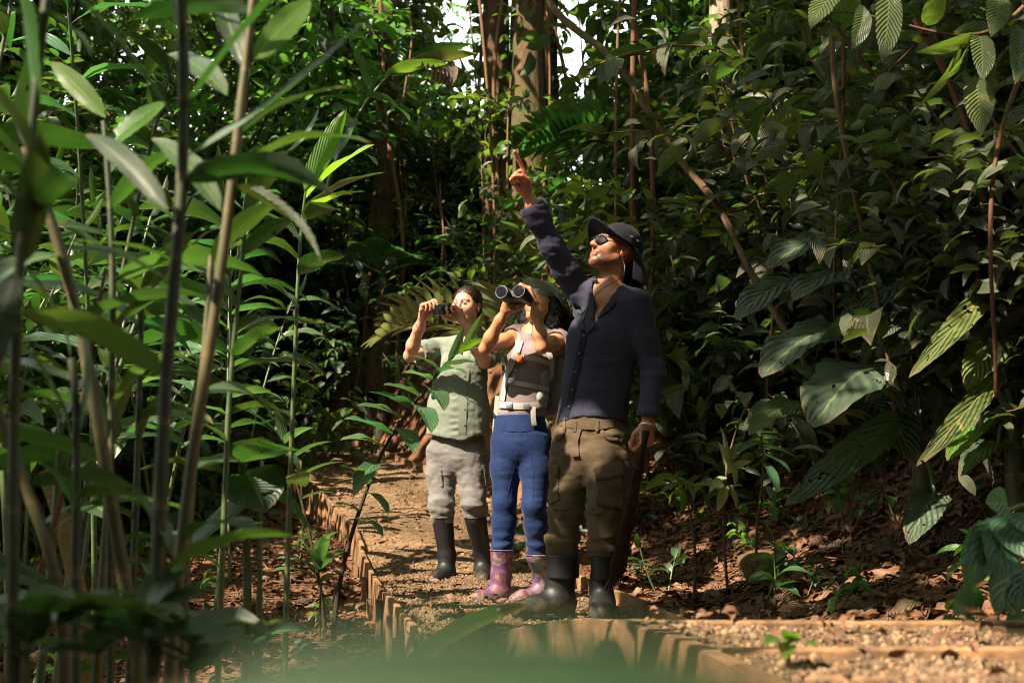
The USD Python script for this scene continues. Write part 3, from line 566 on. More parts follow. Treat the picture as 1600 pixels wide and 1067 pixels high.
def shrub(name, label, cat, h, spread, nst, nbr, nlf, seed, leafspec, mat, smat='twig_brown', group=None, inner=0, loc=(0, 0, 0), bias=(0, 0, 0), prims=True, fill='foliage'):
    """Several stems from the ground, side branches and leaves along them."""
    rg = np.random.default_rng(seed); root = thing(name, label, cat, loc, group); loc = np.asarray(loc, float); stems, tips = [], []
    for s in range(nst):
        az = rg.uniform(0, 6.28); d = np.array([math.cos(az) * spread, math.sin(az) * spread, 1.0]) + np.array(bias)
        pts, rr = branch(loc + rg.normal(0, .04, 3) * [1, 1, 0], d, h * rg.uniform(.8, 1.15), .010 * h ** .5, rg, .35, 9); stems.append(tube(pts, rr, 5))
        tips.append((pts, 0.4))
        for b in range(nbr):
            k = rg.integers(3, 9); a = rg.uniform(0, 6.28)
            bp, br = branch(pts[k], np.array([math.cos(a), math.sin(a), rg.uniform(-.1, .7)]) + np.array(bias) * .5, h * rg.uniform(.25, .45), .005 * h ** .5, rg, .5, 6, .1); stems.append(tube(bp, br, 4)); tips.append((bp, .15))
    obj('stem', cat_mesh(stems), smat, root)
    T = [leaf(**{**leafspec, 'seed': q, 'droop': leafspec.get('droop', .9) * f_}) for q, f_ in ((1, .7), (2, 1.0), (3, 1.4))]
    P, R, S, I = [], [], [], []
    per = max(1, nlf // len(tips))
    for pts, s0 in tips:
        for q in range(per):
            u = s0 + (1 - s0) * (q + rg.random()) / per; x = u * (len(pts) - 1); k = min(int(x), len(pts) - 2); p = pts[k] + (pts[k + 1] - pts[k]) * (x - k); t = nrm(pts[k + 1] - pts[k])
            sd = nrm(np.cross(t, UP) + 1e-3) * (1 if q % 2 else -1); dd = nrm(sd + t * .6 + UP * rg.uniform(-.35, .25) + rg.normal(0, .3, 3))
            P.append(p); R.append(lframe(dd, UP, rg.uniform(-.6, .6))); S.append(rg.uniform(.65, 1.15)); I.append(rg.integers(3))
    if prims:
        for p, R_, s_, i in zip(P, R, S, I): obj('leaf', put(T[i], p, R_, s_), mat, root)
    else: obj(fill, scatter(T, np.array(I), np.array(P), np.array(R), np.array(S)), mat, root, kind='stuff')
    if inner:
        n = inner; c = np.concatenate([t[0] for t in tips]); P = c[rg.integers(0, len(c), n)] + rg.normal(0, .12 * h ** .5, (n, 3)); D = rg.normal(0, 1, (n, 3)) * [1, 1, .35]
        small = leaf(**{**leafspec, 'L': leafspec['L'] * .62, 'W': leafspec['W'] * .62, 'n': 4, 'm': 1, 'seed': 7})
        obj('foliage', scatter([small], np.zeros(n, int), P, frames(D, rg.normal(0, .5, n)), rg.uniform(.6, 1.1, n)), mat, root, kind='stuff')
    return root
def crown_tree(name, label, cat, h, R, ntw, per, seed, leafspec, mat, bk, group=None, loc=(0, 0, 0), r=.08, zc=.66, prims=False):
    """A tree: trunk, limbs, twigs in a ragged crown, leaves along the twigs."""
    rg = np.random.default_rng(seed); root = thing(name, label, cat, loc, group); loc = np.asarray(loc, float)
    pts, rr = branch(loc, [rg.normal(0, .06), rg.normal(0, .06), 1], h * .92, r, rg, 0, 12, .04); obj('trunk', tube(pts, rr * np.r_[1.35, np.ones(12)], 9), bk, root)
    C = loc + np.array([0, 0, h * zc]) + (pts[8] - loc) * [1, 1, 0]; lobes = C + rg.normal(0, 1, (7, 3)) * np.array(R) * .55; lim = []
    for q in lobes:
        k = rg.integers(4, 11); mid = (pts[k] + q) / 2 + rg.normal(0, .08, 3) * h * .3 + UP * .05 * h; lim.append(tube(spline([pts[k], mid, q], 7), np.linspace(r * .4, r * .10, 7), 5))
    T = [leaf(**{**leafspec, 'seed': q, 'droop': leafspec.get('droop', .9) * f_}) for q, f_ in ((1, .6), (2, 1.0), (3, 1.5))]
    P, D, S = [], [], []
    for w in range(ntw):
        q = lobes[rg.integers(7)]; o = rg.normal(0, 1, 3); o /= np.linalg.norm(o); p = q + o * np.array(R) * .48 * rg.uniform(.35, 1.1); d = nrm(o * [1, 1, .5] + rg.normal(0, .4, 3) + UP * .1)
        L = rg.uniform(.3, .6) * leafspec['L'] / .16; bp, br = branch(p, d, L, .006, rg, .5, 5, .1)
        if w % 3 == 0: lim.append(tube(bp, br, 3, caps=False))
        for i in range(per):
            x = (i + rg.random()) / per * 4.99; k = int(x); P.append(bp[k] + (bp[k + 1] - bp[k]) * (x - k)); t = nrm(bp[k + 1] - bp[k]); D.append(np.cross(t, UP) * (1 if i % 2 else -1) + t * .7 + rg.normal(0, .35, 3)); S.append(rg.uniform(.6, 1.2))
    n = len(P); obj('branches', cat_mesh(lim), bk, root, kind='stuff')
    obj('crown', scatter(T, rg.integers(0, 3, n), np.array(P), frames(np.array(D), rg.normal(0, .45, n)), np.array(S)), mat, root, kind='stuff')
    return root
def frond(L, n, lw, ll, a0, droop, seed=0, vshape=.35, sag=.5):
    """A feather palm leaf: (rachis, leaflets)."""
    rg = np.random.default_rng(seed); t = np.linspace(0, 1, 16); th = a0 - droop * t ** 1.3; y = np.r_[0, np.cumsum(np.cos(th[1:]))] / 15 * L; z = np.r_[0, np.cumsum(np.sin(th[1:]))] / 15 * L
    C = np.stack([0 * t, y, z], 1); ms = []
    for i in range(n):
        u = .18 + .82 * (i + .5) / n; p = np.array([np.interp(u, t, C[:, k]) for k in range(3)]); th_ = np.interp(u, t, th); fw = np.array([0, math.cos(th_), math.sin(th_)]); up = np.array([0, -math.sin(th_), math.cos(th_)])
        for g in (-1, 1):
            l = ll * (math.sin(math.pi * min(1, .12 + .88 * u)) ** .6) * rg.uniform(.85, 1.1)
            d = nrm(np.array([g, 0, 0]) * .9 + fw * (.35 + .6 * u) + up * vshape)
            ms.append(put(leaf(l, lw, 6, 1, .35, .9, a0=.1, droop=sag * rg.uniform(.6, 1.4), fold=.3, seed=i), p, lframe(d, up, g * rg.uniform(-.2, .3))))
    return tube(C, np.linspace(.011, .003, 16) * L ** .5, 6), cat_mesh(ms)

# chosen sun patches, kept free of added canopy leaves: pixel, depth, radius in metres
SPOTS = [(700, 560, 6.8, .34), (718, 475, 6.75, .20), (700, 650, 6.85, .30), (640, 545, 6.7, .22), (720, 740, 6.9, .15), (790, 520, 5.65, .26), (770, 545, 5.7, .2), (806, 600, 5.8, .22), (800, 690, 5.85, .26), (775, 760, 5.85, .16), (850, 455, 5.9, .16), (775, 900, 5.9, .15),
         (930, 405, 5.0, .0), (815, 280, 4.95, .06), (888, 730, 5.05, -.02), (915, 555, 4.95, -.06), (880, 470, 5.1, -.05), (865, 880, 5.1, -.05), (1010, 690, 4.9, -.05),
         (560, 735, 10.5, .6), (620, 770, 9.2, .65), (650, 830, 8.0, .4), (560, 790, 9.0, .4), (730, 800, 8.8, .3), (800, 940, 5.35, .28), (700, 900, 6.6, .2), (590, 710, 12, .6), (470, 765, 9.8, .75), (450, 830, 8.3, .7), (520, 840, 7.6, .5), (430, 890, 7.2, .45), (545, 930, 6.7, .4), (690, 1050, .16, .30), (480, 950, 6.4, .3), (400, 800, 8.6, .4), (500, 760, 10.3, .4), (600, 890, 6.6, .22), (470, 840, 7.8, .35), (640, 950, 5.2, .15),
         (950, 1015, 2.7, .3), (1300, 1010, 1.9, .55), (1550, 1010, 2.0, .55), (1120, 1000, 2.3, .4), (1125, 800, 5.7, .3), (1180, 860, 5.0, .15), (1470, 890, 3.9, .25), (1500, 520, 4.4, .17), (1480, 660, 4.35, .15), (1535, 110, 3.6, .26), (1390, 60, 3.6, .15), (1560, 560, 4.5, .12), (1560, 870, 3.1, .14), (1380, 590, 4.7, .06), (1140, 720, 5.7, .15), (1060, 90, 8.0, .3), (1180, 250, 7, .15),
         (530, 230, 4.5, .4), (430, 330, 5.5, .3), (360, 420, 5.5, .25), (480, 480, 6.5, .25), (540, 560, 9.5, .3), (450, 560, 7.0, .2), (440, 50, 1.8, .12), (120, 470, 3.6, .25), (170, 150, 2.2, .12), (330, 560, 1.9, .10), (120, 560, 1.9, .12), (420, 720, 3.0, .12), (700, 440, 9.5, .15), (640, 480, 9.5, .1), (600, 330, 11.5, .3), (1130, 40, 11, .4), (820, 200, 13.5, .7), (770, 300, 14, .4), (620, 620, 6.1, .15), (690, 560, 6.0, .2)]

N_HAND = len(SPOTS)
_r = np.random.default_rng(404)
SPOTS += [(float(_r.uniform(250, 800)), float(_r.uniform(80, 620)), float(_r.uniform(9.5, 14)), float(_r.uniform(-.04, .16))) for _ in range(26)] + [(float(_r.uniform(1000, 1600)), float(_r.uniform(20, 500)), float(_r.uniform(5.5, 8)), float(_r.uniform(-.06, .05))) for _ in range(16)] + [(float(_r.uniform(20, 520)), float(_r.uniform(120, 640)), float(_r.uniform(4, 7)), float(_r.uniform(-.04, .10))) for _ in range(24)]
# chosen parts that added canopy leaves keep in shade
DARK = [(930, 560, 4.95, .26), (915, 760, 5.0, .26), (1018, 580, 4.95, .16), (930, 660, 5.0, .2), (870, 400, 5.1, .12), (960, 380, 5.1, .1), (120, 250, 1.8, .55), (280, 150, 1.7, .40), (160, 700, 1.9, .55), (260, 450, 1.7, .3), (380, 200, 1.9, .3), (300, 900, 2.0, .4), (1250, 450, 5.2, .8), (1350, 250, 5.5, .9), (1300, 680, 4.8, .4)]
_ST = np.array([at(a, b, d) for a, b, d, r in SPOTS]); _SR = np.array([r for *_, r in SPOTS])
def shades(x, y, h, R):
    """Would a plant of height h and half width R at (x, y) stand in one of those beams (and not at its foot)?"""
    z0 = float(ground(x, y)); q = np.array([x, y]) - _ST[:, :2]; s = SUN[:2] / np.linalg.norm(SUN[:2]); al = q @ s; off = np.abs(q @ np.array([-s[1], s[0]])); zr = _ST[:, 2] + (al - R) * SUN[2] / np.linalg.norm(SUN[:2])
    return bool(((al > R * .6) & (off < R + .5 * np.maximum(_SR, 0)) & (zr < z0 + h)).any())

# ---------------------------------------------------------------- the forest: trunks and trees behind
def G3(x, y, dz=0.0): return np.array([x, y, float(ground(x, y)) + dz])
def leaf_to(b, t, W, bend=.5, roll=0.0, up=UP, **k):
    d = np.asarray(t) - b; L = np.linalg.norm(d) * (1 + bend ** 2 / 24)
    return put(leaf(L, W, a0=bend / 2, droop=bend, **{**dict(n=9, m=2, fold=.25), **k}), b, lframe(d, up, roll))
def big_trunk(name, label, px, d, r, top, seed, mat, lean=0.0, group=None, buttress=1.5):
    rg = np.random.default_rng(seed); b = at(px, 700, d); b = G3(b[0], d, -.1); n = 26; t = np.linspace(0, 1, n); h = top - b[2]
    c = b + np.stack([lean * t + .05 * np.sin(t * 6 + seed), .04 * np.cos(t * 5 + seed), h * t], 1); rr = r * (1.0 - .35 * t) * (1 + (buttress - 1) * np.exp(-t * 9))
    root = thing(name, label, 'tree', b, group); v, f = tube(c, rr, 18, caps=False)
    q = v - np.repeat(c, 18, 0); v = v + q * (.35 * fbm(v * [1, 1, .35], 3.5, 3, seed))[:, None]
    obj('trunk', (v, f), mat, root)
    return root, c, rr
def climbers(root, c, rr, n, seed, mat='bush_leaf', z=(.02, .95)):
    rg = np.random.default_rng(seed); u = rg.uniform(*z, n); k = np.minimum((u * (len(c) - 1)).astype(int), len(c) - 2); a = 2.2 * np.sin(u * 9 + seed) + rg.normal(0, .7, n) - 1.57
    o = np.stack([np.cos(a), np.sin(a), 0 * a], 1); P = c[k] + (c[k + 1] - c[k]) * (u * (len(c) - 1) - k)[:, None] + o * (rr[k] * 1.1 + .03)[:, None]; D = o * .8 + rg.normal(0, .5, (n, 3)) - UP * .3
    obj('climber_leaves', scatter([leaf(.2, .10, 4, 1, .4, 1.3, a0=.3, droop=1.2, fold=.3, seed=1), leaf(.15, .09, 4, 1, .4, 1.3, a0=.2, droop=.9, fold=.2, seed=2)], rg.integers(0, 2, n), P, frames(D, rg.normal(0, .6, n)), rg.uniform(.6, 1.3, n)), mat, root, kind='stuff')
def lianas(root, c, rr, n, seed, mat='liana_tan', name='liana', rad=(.012, .03)):
    rg = np.random.default_rng(seed)
    for k in range(n):
        a0, w = rg.uniform(0, 6.28), rg.uniform(-3, 3) * .6; i0 = rg.integers(0, 6); idx = np.arange(i0, len(c)); t = np.linspace(0, 1, len(idx))
        off = np.stack([np.cos(a0 + w * t + .5 * np.sin(t * 7 + k)), np.sin(a0 + w * t + .5 * np.sin(t * 7 + k)), 0 * t], 1) * (rr[idx] * 1.05 + .16 * rg.uniform(.2, 1) * np.sin(t * 5 + k) ** 2 + .02)[:, None]
        obj(name, tube(spline(c[idx] + off, 40), rg.uniform(*rad), 6), mat, root)
r_, c_, rr_ = big_trunk('rainforest_tree', 'brown trunk wrapped in thin roots, left of the mossy trunk in the centre', 772, 14.0, .19, 10.5, 1, 'bark_brown', .1, 'trunks behind the hikers'); lianas(r_, c_, rr_, 4, 3); climbers(r_, c_, rr_, 240, 1)
r_, c_, rr_ = big_trunk('rainforest_tree', 'thick pale mossy trunk standing behind the pointing hand', 826, 13.5, .215, 10.5, 2, 'bark_moss', .12, 'trunks behind the hikers'); lianas(r_, c_, rr_, 3, 5); climbers(r_, c_, rr_, 150, 2, 'tree_leaf')
r_, c_, rr_ = big_trunk('rainforest_tree', 'dark slim trunk right of the mossy trunk, beside the sky gap', 864, 14.5, .15, 10.5, 3, 'bark_dark', 0, 'trunks behind the hikers'); lianas(r_, c_, rr_, 3, 7); climbers(r_, c_, rr_, 160, 3)
r_, c_, rr_ = big_trunk('rainforest_tree', 'orange brown trunk in the shade, above the camera holder', 600, 13.2, .17, 7.6, 4, 'bark_brown', -.1, 'trunks behind the hikers'); lianas(r_, c_, rr_, 4, 9); climbers(r_, c_, rr_, 330, 4, 'shade_leaf')
r_, c_, rr_ = big_trunk('rainforest_tree', 'pale smooth trunk rising behind the right hand shrubs', 1128, 11.0, .14, 8.0, 5, 'bark_pale', .1, 'trunks behind the hikers')

fam_used = {}
def plant_out(protos, places, what, where, group, nrows=3):
    """Each place gets a plant: the first of a kind is moved there, the others are copies. Labels number them row by row."""
    places = sorted(places, key=lambda q: q[1]); n = len(places); rows = [places[k * n // nrows:(k + 1) * n // nrows] for k in range(nrows)]; c = 0
    rown = {1: ['only'], 2: ['front', 'back'], 3: ['front', 'middle', 'back'], 4: ['front', 'second', 'third', 'back'], 5: ['front', 'second', 'middle', 'fourth', 'back']}[nrows]
    for ri, row in enumerate(rows):
        for k, (x, y, yaw, s, tilt, taz, dz) in enumerate(sorted(row, key=lambda q: q[0] / max(q[1], .1))):
            src = protos[c % len(protos)]; c += 1; M = mat4(G3(x, y, dz), yaw, s, tilt, taz); w = what[(c - 1) % len(protos)] if isinstance(what, list) else what
            lab = f'{ordinal(k)} {w} from the left, {rown[ri]} row {where}'
            if src not in fam_used: fam_used[src] = 1; set_matrix(src, M); tag(stage.GetPrimAtPath(src), lab, None, group)
            else: dup(src, M, lab, group)
rg = np.random.default_rng(77)
# ---- bushes and trees that fill the background
LS = dict(L=.17, W=.075, n=4, m=1, peak=.42, k=1.4, a0=.25, droop=.9, fold=.3)
trees = [crown_tree('understory_tree', 't', 'tree', 4.2, (1.5, 1.5, 1.35), 190, 8, 11, LS, 'tree_leaf', 'bark_brown', r=.06),
         crown_tree('understory_tree', 't', 'tree', 6.5, (2.0, 2.0, 2.0), 240, 8, 12, {**LS, 'L': .21, 'W': .10}, 'tree_leaf', 'bark_dark', r=.08),
         crown_tree('understory_tree', 't', 'tree', 5.2, (1.6, 1.6, 2.2), 220, 8, 13, {**LS, 'L': .15, 'W': .05}, 'bush_leaf', 'bark_brown', r=.05, zc=.55),
         crown_tree('understory_tree', 't', 'tree', 3.2, (1.3, 1.3, 1.3), 170, 8, 14, {**LS, 'L': .24, 'W': .11, 'droop': 1.2}, 'shade_leaf', 'bark_dark', r=.045, zc=.5)]
bushes = [crown_tree('understory_bush', 'b', 'bush', 1.9, (.95, .95, .95), 120, 8, 21, {**LS, 'L': .16, 'W': .07}, 'bush_leaf', 'twig_brown', r=.02, zc=.45),
          crown_tree('understory_bush', 'b', 'bush', 1.5, (1.0, 1.0, .7), 110, 8, 22, {**LS, 'L': .22, 'W': .085, 'droop': 1.3}, 'shade_leaf', 'twig_brown', r=.02, zc=.45),
          crown_tree('understory_bush', 'b', 'bush', 2.4, (.9, .9, 1.3), 130, 8, 23, {**LS, 'L': .19, 'W': .06}, 'shade_leaf', 'twig_brown', r=.02, zc=.45)]
def in_gap(x, y, top, R):
    """Would it close the gap to the sky right of the central trunks?"""
    p, q = pix((x - R, y, top)), pix((x + R, y, top)); return q[0] > 868 and p[0] < 935 and q[1] < 215
def free(x, y, m=.5): return x < XL(y) - m or x > XR(y) + m or y > 14.5
pl = []
def add(n, xr, yr, sr, ok, out, dz=-.08, tl=.12, sh=None):
    k = 0
    for _ in range(4000):
        if k >= n: break
        y = rg.uniform(*yr); x = rg.uniform(*xr)
        if not ok(x, y) or (sh and shades(x, y, *sh)): continue
        out.append((x, y, rg.uniform(0, 6.28), rg.uniform(*sr), rg.uniform(0, tl), rg.uniform(0, 6.28), dz)); k += 1
add(44, (-9.5, 9.0), (12.0, 21), (.9, 1.5), lambda x, y: free(x, y, 1.3) and abs(x) < .47 * y + 1 and not in_gap(x, y, G3(x, y)[2] + 5.5, 2.0) and not (-1.7 < x < 1.4 and y < 15.5), pl)
add(24, (-12, 12), (19, 25), (1.1, 1.6), lambda x, y: abs(x) < .5 * y + 1, pl)
add(12, (-6.5, -2.9), (9.2, 12.5), (.8, 1.15), lambda x, y: free(x, y, 1.5) and x > -.5 * y - .6, pl, sh=(3.5, .8))
add(11, (1.6, 5.6), (8.2, 12), (.8, 1.15), lambda x, y: free(x, y, 1.3) and x < .5 * y + .6 and not in_gap(x, y, G3(x, y)[2] + 4.5, 1.9), pl)
pl = [q for q in pl if not (735 < pix((q[0], q[1], 1))[0] < 905 and q[1] < 15.2)]
def covers_gap(q):
    s = q[3]; c = pix((q[0], q[1], G3(q[0], q[1])[2] + 3.4 * s)); r = 1.9 * s / q[1] * FPX; dx = max(876 - c[0], 0, c[0] - 930); dy = max(c[1] - 170, 0); return math.hypot(dx, dy) < r * .8
pl = [q for q in pl if not covers_gap(q)]
pl += [(-5.6, 12.0, 1.0, 1.1, .05, 0, -.08), (-4.9, 12.6, 2.0, 1.2, .05, 0, -.08), (-4.3, 11.9, 3.0, .95, .05, 0, -.08), (-5.2, 14.0, 4.0, 1.3, .05, 0, -.08), (-3.7, 12.8, 5.0, .9, .05, 0, -.08)]
pl += [(-1.9, 12.9, 1.0, .62, .05, 0, -.08), (-4.2, 13.6, 3.0, 1.15, .05, 1, -.08)]
plant_out(trees, pl, ['small leafy understory tree', 'tall understory tree', 'narrow leaved understory tree', 'dark leaved understory tree'], 'of the forest behind', 'understory trees of the forest behind', 5)
pl = []
add(46, (-7, 7), (11.5, 18), (.8, 1.4), lambda x, y: free(x, y, .7) and abs(x) < .47 * y + .8 and not in_gap(x, y, G3(x, y)[2] + 2.2, .9), pl)
add(34, (-5.2, .9), (11.6, 16), (.7, 1.15), lambda x, y: free(x, y, .45), pl)
add(18, (-5.8, -2.0), (8.4, 12.5), (.7, 1.1), lambda x, y: free(x, y, 1.0) and x > -.5 * y - .6, pl, sh=(1.3, .4))
add(9, (.6, 3.0), (8.0, 12), (.7, 1.1), lambda x, y: free(x, y, .8), pl)
pl = [q for q in pl if not (728 < pix((q[0], q[1], 1))[0] < 905 and q[1] < 15 and pix((q[0], q[1], G3(q[0], q[1])[2] + 1.7 * q[3]))[1] < 420)]
plant_out(bushes, pl, ['light green bush', 'low dark bush', 'upright dark bush'], 'of the undergrowth', 'bushes of the undergrowth', 5)
# ---- ginger thicket on the left
gs = [ginger('g', 2.3, 22, 31, .16, LL=(.24, .36)), ginger('g', 1.9, 19, 32, .22, LL=(.24, .36)), ginger('g', 2.7, 25, 33, .12, smat='stalk_dark', LL=(.24, .36)), ginger('g', 1.5, 15, 34, .28, LL=(.30, .42)), ginger('g', 2.1, 22, 35, .2, mat='shade_leaf', LL=(.26, .38))]
pl = []
add(92, (-4.8, -1.2), (3.2, 9.8), (.8, 1.12), lambda x, y: x < XL(y) - (1.45 if y > 5 else .9) and x > -.5 * y - .3 and 800 + 1778 * x / y < (330 if y < 7.5 else 420), pl, 0, .12, (1.7, .28))
plant_out(gs, pl, ['ginger plant with arching long leaves', 'short ginger plant', 'tall ginger plant on a pale stalk', 'low broad leaved ginger plant', 'dark ginger plant'], 'of the thicket', 'ginger plants of the left thicket', 5)
gb = [ginger('g', 2.2, 14, 61, .22, LL=(.42, .58), mat='ginger_leaf'), ginger('g', 2.7, 15, 62, .18, LL=(.40, .55), mat='sapling_leaf')]
pl = [(-1.75, 4.9, 1.0, 1.0, .1, 0, 0), (-1.45, 5.6, 2.2, .95, .1, 2, 0), (-2.05, 6.6, 3.0, 1.05, .1, 1, 0), (-1.85, 7.6, 4.1, .9, .1, 4, 0), (-2.6, 8.4, .3, 1.1, .1, 5, 0), (-2.3, 9.6, 5.2, .95, .1, 2, 0), (-2.75, 10.6, 1.3, 1.1, .1, 3, 0), (-2.1, 5.6, 5.5, 1.1, .1, 3, 0), (-3.2, 9.4, 2.4, 1.15, .1, 0, 0)]
plant_out(gb, pl, ['strap leaved ginger plant', 'bluish strap leaved ginger plant'], 'between thicket and path', 'strap leaved ginger plants between thicket and path', 3)
# ---- shrubs on the right bank
SL = dict(L=.27, W=.12, n=7, m=1, peak=.42, k=1.5, a0=.15, droop=1.0, fold=.3, tip=.35, wave=.03)
ss = [shrub('bank_shrub', 's', 'shrub', 1.9, .28, 3, 4, 84, 41, SL, 'shrub_leaf', bias=(-.25, -.1, 0), inner=420),
      shrub('bank_shrub', 's', 'shrub', 2.4, .22, 3, 5, 96, 42, {**SL, 'L': .31, 'W': .12}, 'shrub_leaf', 'twig_brown', bias=(-.3, -.1, 0), inner=460),
      shrub('bank_shrub', 's', 'shrub', 1.5, .4, 4, 3, 80, 43, {**SL, 'L': .23, 'W': .105}, 'shade_leaf', bias=(-.2, -.1, 0), inner=420),
      shrub('bank_shrub', 's', 'shrub', 2.9, .2, 2, 6, 90, 44, {**SL, 'L': .34, 'W': .10, 'droop': 1.3}, 'shrub_leaf', 'twig_brown', bias=(-.25, -.1, 0), inner=460)]
pl = []
add(50, (1.15, 4.6), (4.9, 9.0), (.8, 1.2), lambda x, y: x > XR(y) + (1.5 if y < 7 else 1.15) and x < .5 * y + .5, pl, -.05, .15, (1.4, .2))
add(20, (1.5, 3.4), (3.8, 5.6), (.6, .95), lambda x, y: x > XR(y) + 1.55 and x < .5 * y + .4, pl, -.05, .15, (1.2, .2))
plant_out(ss, pl, ['leafy bank shrub', 'bank shrub on red stems', 'low dark bank shrub', 'tall bank shrub with drooping leaves'], 'of the right bank', 'shrubs on the right bank', 5)
# ---- seedlings on the ground
SP = dict(L=.11, W=.045, n=5, m=1, peak=.4, k=1.4, a0=.5, droop=1.2, fold=.3)
sd = [shrub('seedling', 's', 'seedling', .24, .5, 2, 1, 12, 51, SP, 'fresh_leaf', 'stalk_green'), shrub('seedling', 's', 'seedling', .16, .7, 3, 0, 12, 52, {**SP, 'L': .08, 'W': .04}, 'sapling_leaf', 'stalk_green'), shrub('seedling', 's', 'seedling', .32, .35, 2, 1, 12, 53, {**SP, 'L': .15, 'W': .05}, 'ginger_leaf', 'stalk_green')]
pl = []
add(40, (.7, 2.6), (3.0, 7.0), (.6, 1.1), lambda x, y: x > XR(y) + .25 and x < .5 * y, pl, 0, .3)
add(46, (-3.2, -.4), (4.4, 9.0), (.6, 1.1), lambda x, y: x < XL(y) - .18 and x > -.5 * y and not (XL(y) - 1.0 < x < XL(y) - .3 and rg.random() < .75), pl, 0, .3)
plant_out(sd, pl, ['small bright seedling', 'tiny ground seedling', 'slender seedling'], 'of the forest floor', 'seedlings on the forest floor', 5)

# ---------------------------------------------------------------- plants that the photograph shows one by one
def stalk_plant(label, pts, d0, d1, w, smat, leaves, lmat='ginger_leaf', name='ginger_plant', group='tall foreground stalks on the left', r_end=.55, auto=1, wk=.55, ek=1.2):
    """A stalk drawn through pixels at depths d0 (base) to d1 (top); leaves: (base pixel, tip pixel, base depth, tip depth, width in m, bend, roll[, material])."""
    n = len(pts); P = np.array([at(x, y, d0 + (d1 - d0) * i / (n - 1)) for i, (x, y) in enumerate(pts)]); base = P[0].copy(); g = float(ground(base[0], base[1]))
    if base[2] > g: P = np.vstack([[base[0] - (P[1] - P[0])[0] * .3, base[1], g - .03], P])
    root = thing(name, label, 'plant', P[0], group); c = spline(P, 30); rr = np.linspace(w / 2, w / 2 * r_end, 30) * .88; s = np.linspace(0, np.linalg.norm(np.diff(c, axis=0), axis=1).sum(), 30)
    rr = rr * (1 + .16 * (np.abs((s / .21) % 1 - .5) > .44)); obj('stem', tube(c, rr, 10), smat, root)
    rg = np.random.default_rng(int(abs(pts[0][0] * 7 + pts[-1][0])))
    if auto:
        side = 1
        for u in np.arange(.30, .99, .17):
            p = c[int(u * 29)]; side = -side; az = (0 if side > 0 else np.pi) + rg.normal(0, .55) - .25 * side; L_ = rg.uniform(.20, .34); dv = np.array([math.cos(az), math.sin(az) * .8, rg.uniform(-.1, .45)])
            obj('leaf', put(leaf(L_, L_ * rg.uniform(.15, .20), 9, 2, .42, 1.3, a0=.35, droop=rg.uniform(.7, 1.5), fold=rg.uniform(.1, .4), wave=.08, seed=int(u * 1e4)), p, lframe(dv, UP, rg.uniform(-.7, .7))), lmat if rg.random() < .6 else 'shade_leaf', root)
    for L in leaves:
        (bx, by), (tx, ty), bd, td, W, bend, roll = L[:7]; W *= wk; tx, ty = bx + (tx - bx) * ek, by + (ty - by) * ek; obj('leaf', leaf_to(at(bx, by, bd), at(tx, ty, td), W, bend, roll, seed=abs(int(bx + ty)), wave=.05, k=1.35, peak=.45), L[7] if len(L) > 7 else lmat, root)
    return root
stalk_plant('thick pale foreground stalk that leans left, furthest forward', [(208, 985), (185, 850), (150, 640), (110, 450), (75, 330), (40, 230)], 1.95, 1.85, .034, 'stalk_pale', [((60, 300), (-60, 180), 1.86, 1.7, .11, .6, .4), ((40, 235), (70, 60), 1.85, 1.8, .10, .4, -.7), ((95, 400), (-30, 470), 1.88, 1.7, .10, .8, .2)])
stalk_plant('pale bent stalk entering at the left edge of the photo', [(98, 985), (82, 880), (45, 770), (0, 650), (-40, 560)], 1.9, 1.85, .032, 'stalk_pale', [])
stalk_plant('dark thick stalk in shade, carrying the broad dark leaves at the top', [(240, 1015), (250, 800), (262, 560), (283, 300), (287, 120), (280, -60)], 1.6, 1.6, .030, 'stalk_dark',
            [((275, 195), (85, -25), 1.6, 1.45, .085, .4, .6, 'shade_leaf'), ((285, 185), (510, -60), 1.6, 1.45, .08, .4, -.6, 'shade_leaf'), ((283, 250), (520, 70), 1.6, 1.5, .060, -.3, -.8, 'shade_leaf'), ((280, 80), (215, -140), 1.6, 1.5, .07, .4, .8, 'shade_leaf'), ((283, 60), (340, -150), 1.6, 1.5, .07, .4, -.8, 'shade_leaf'),
             ((268, 450), (120, 400), 1.6, 1.5, .07, .9, .5, 'shade_leaf'), ((262, 330), (155, 230), 1.6, 1.75, .07, .6, .6, 'shade_leaf')])
stalk_plant('pale stalk right of the dark stalk, leaning right to the top', [(268, 1010), (285, 840), (312, 640), (338, 470), (362, 290), (384, 100), (400, -40)], 1.85, 1.8, .030, 'stalk_pale',
            [((372, 215), (520, 150), 1.82, 1.75, .075, .7, -.4), ((362, 290), (482, 400), 1.82, 1.75, .085, .9, .6, 'ribbed_leaf'), ((396, 95), (470, 15), 1.8, 1.95, .085, .3, -.9, 'fresh_leaf'), ((383, 110), (345, 0), 1.8, 2.0, .07, .4, .5), ((355, 150), (280, 95), 1.85, 2.0, .09, .5, .5), ((345, 330), (255, 235), 1.85, 2.0, .09, .6, .4)])
stalk_plant('second slim stalk crossing behind the leaning pale stalk', [(285, 1000), (300, 760), (318, 560), (330, 400)], 2.2, 2.2, .024, 'stalk_pale', [((330, 410), (420, 330), 2.2, 2.1, .09, .7, .2), ((322, 520), (240, 460), 2.2, 2.3, .08, .8, .2)])
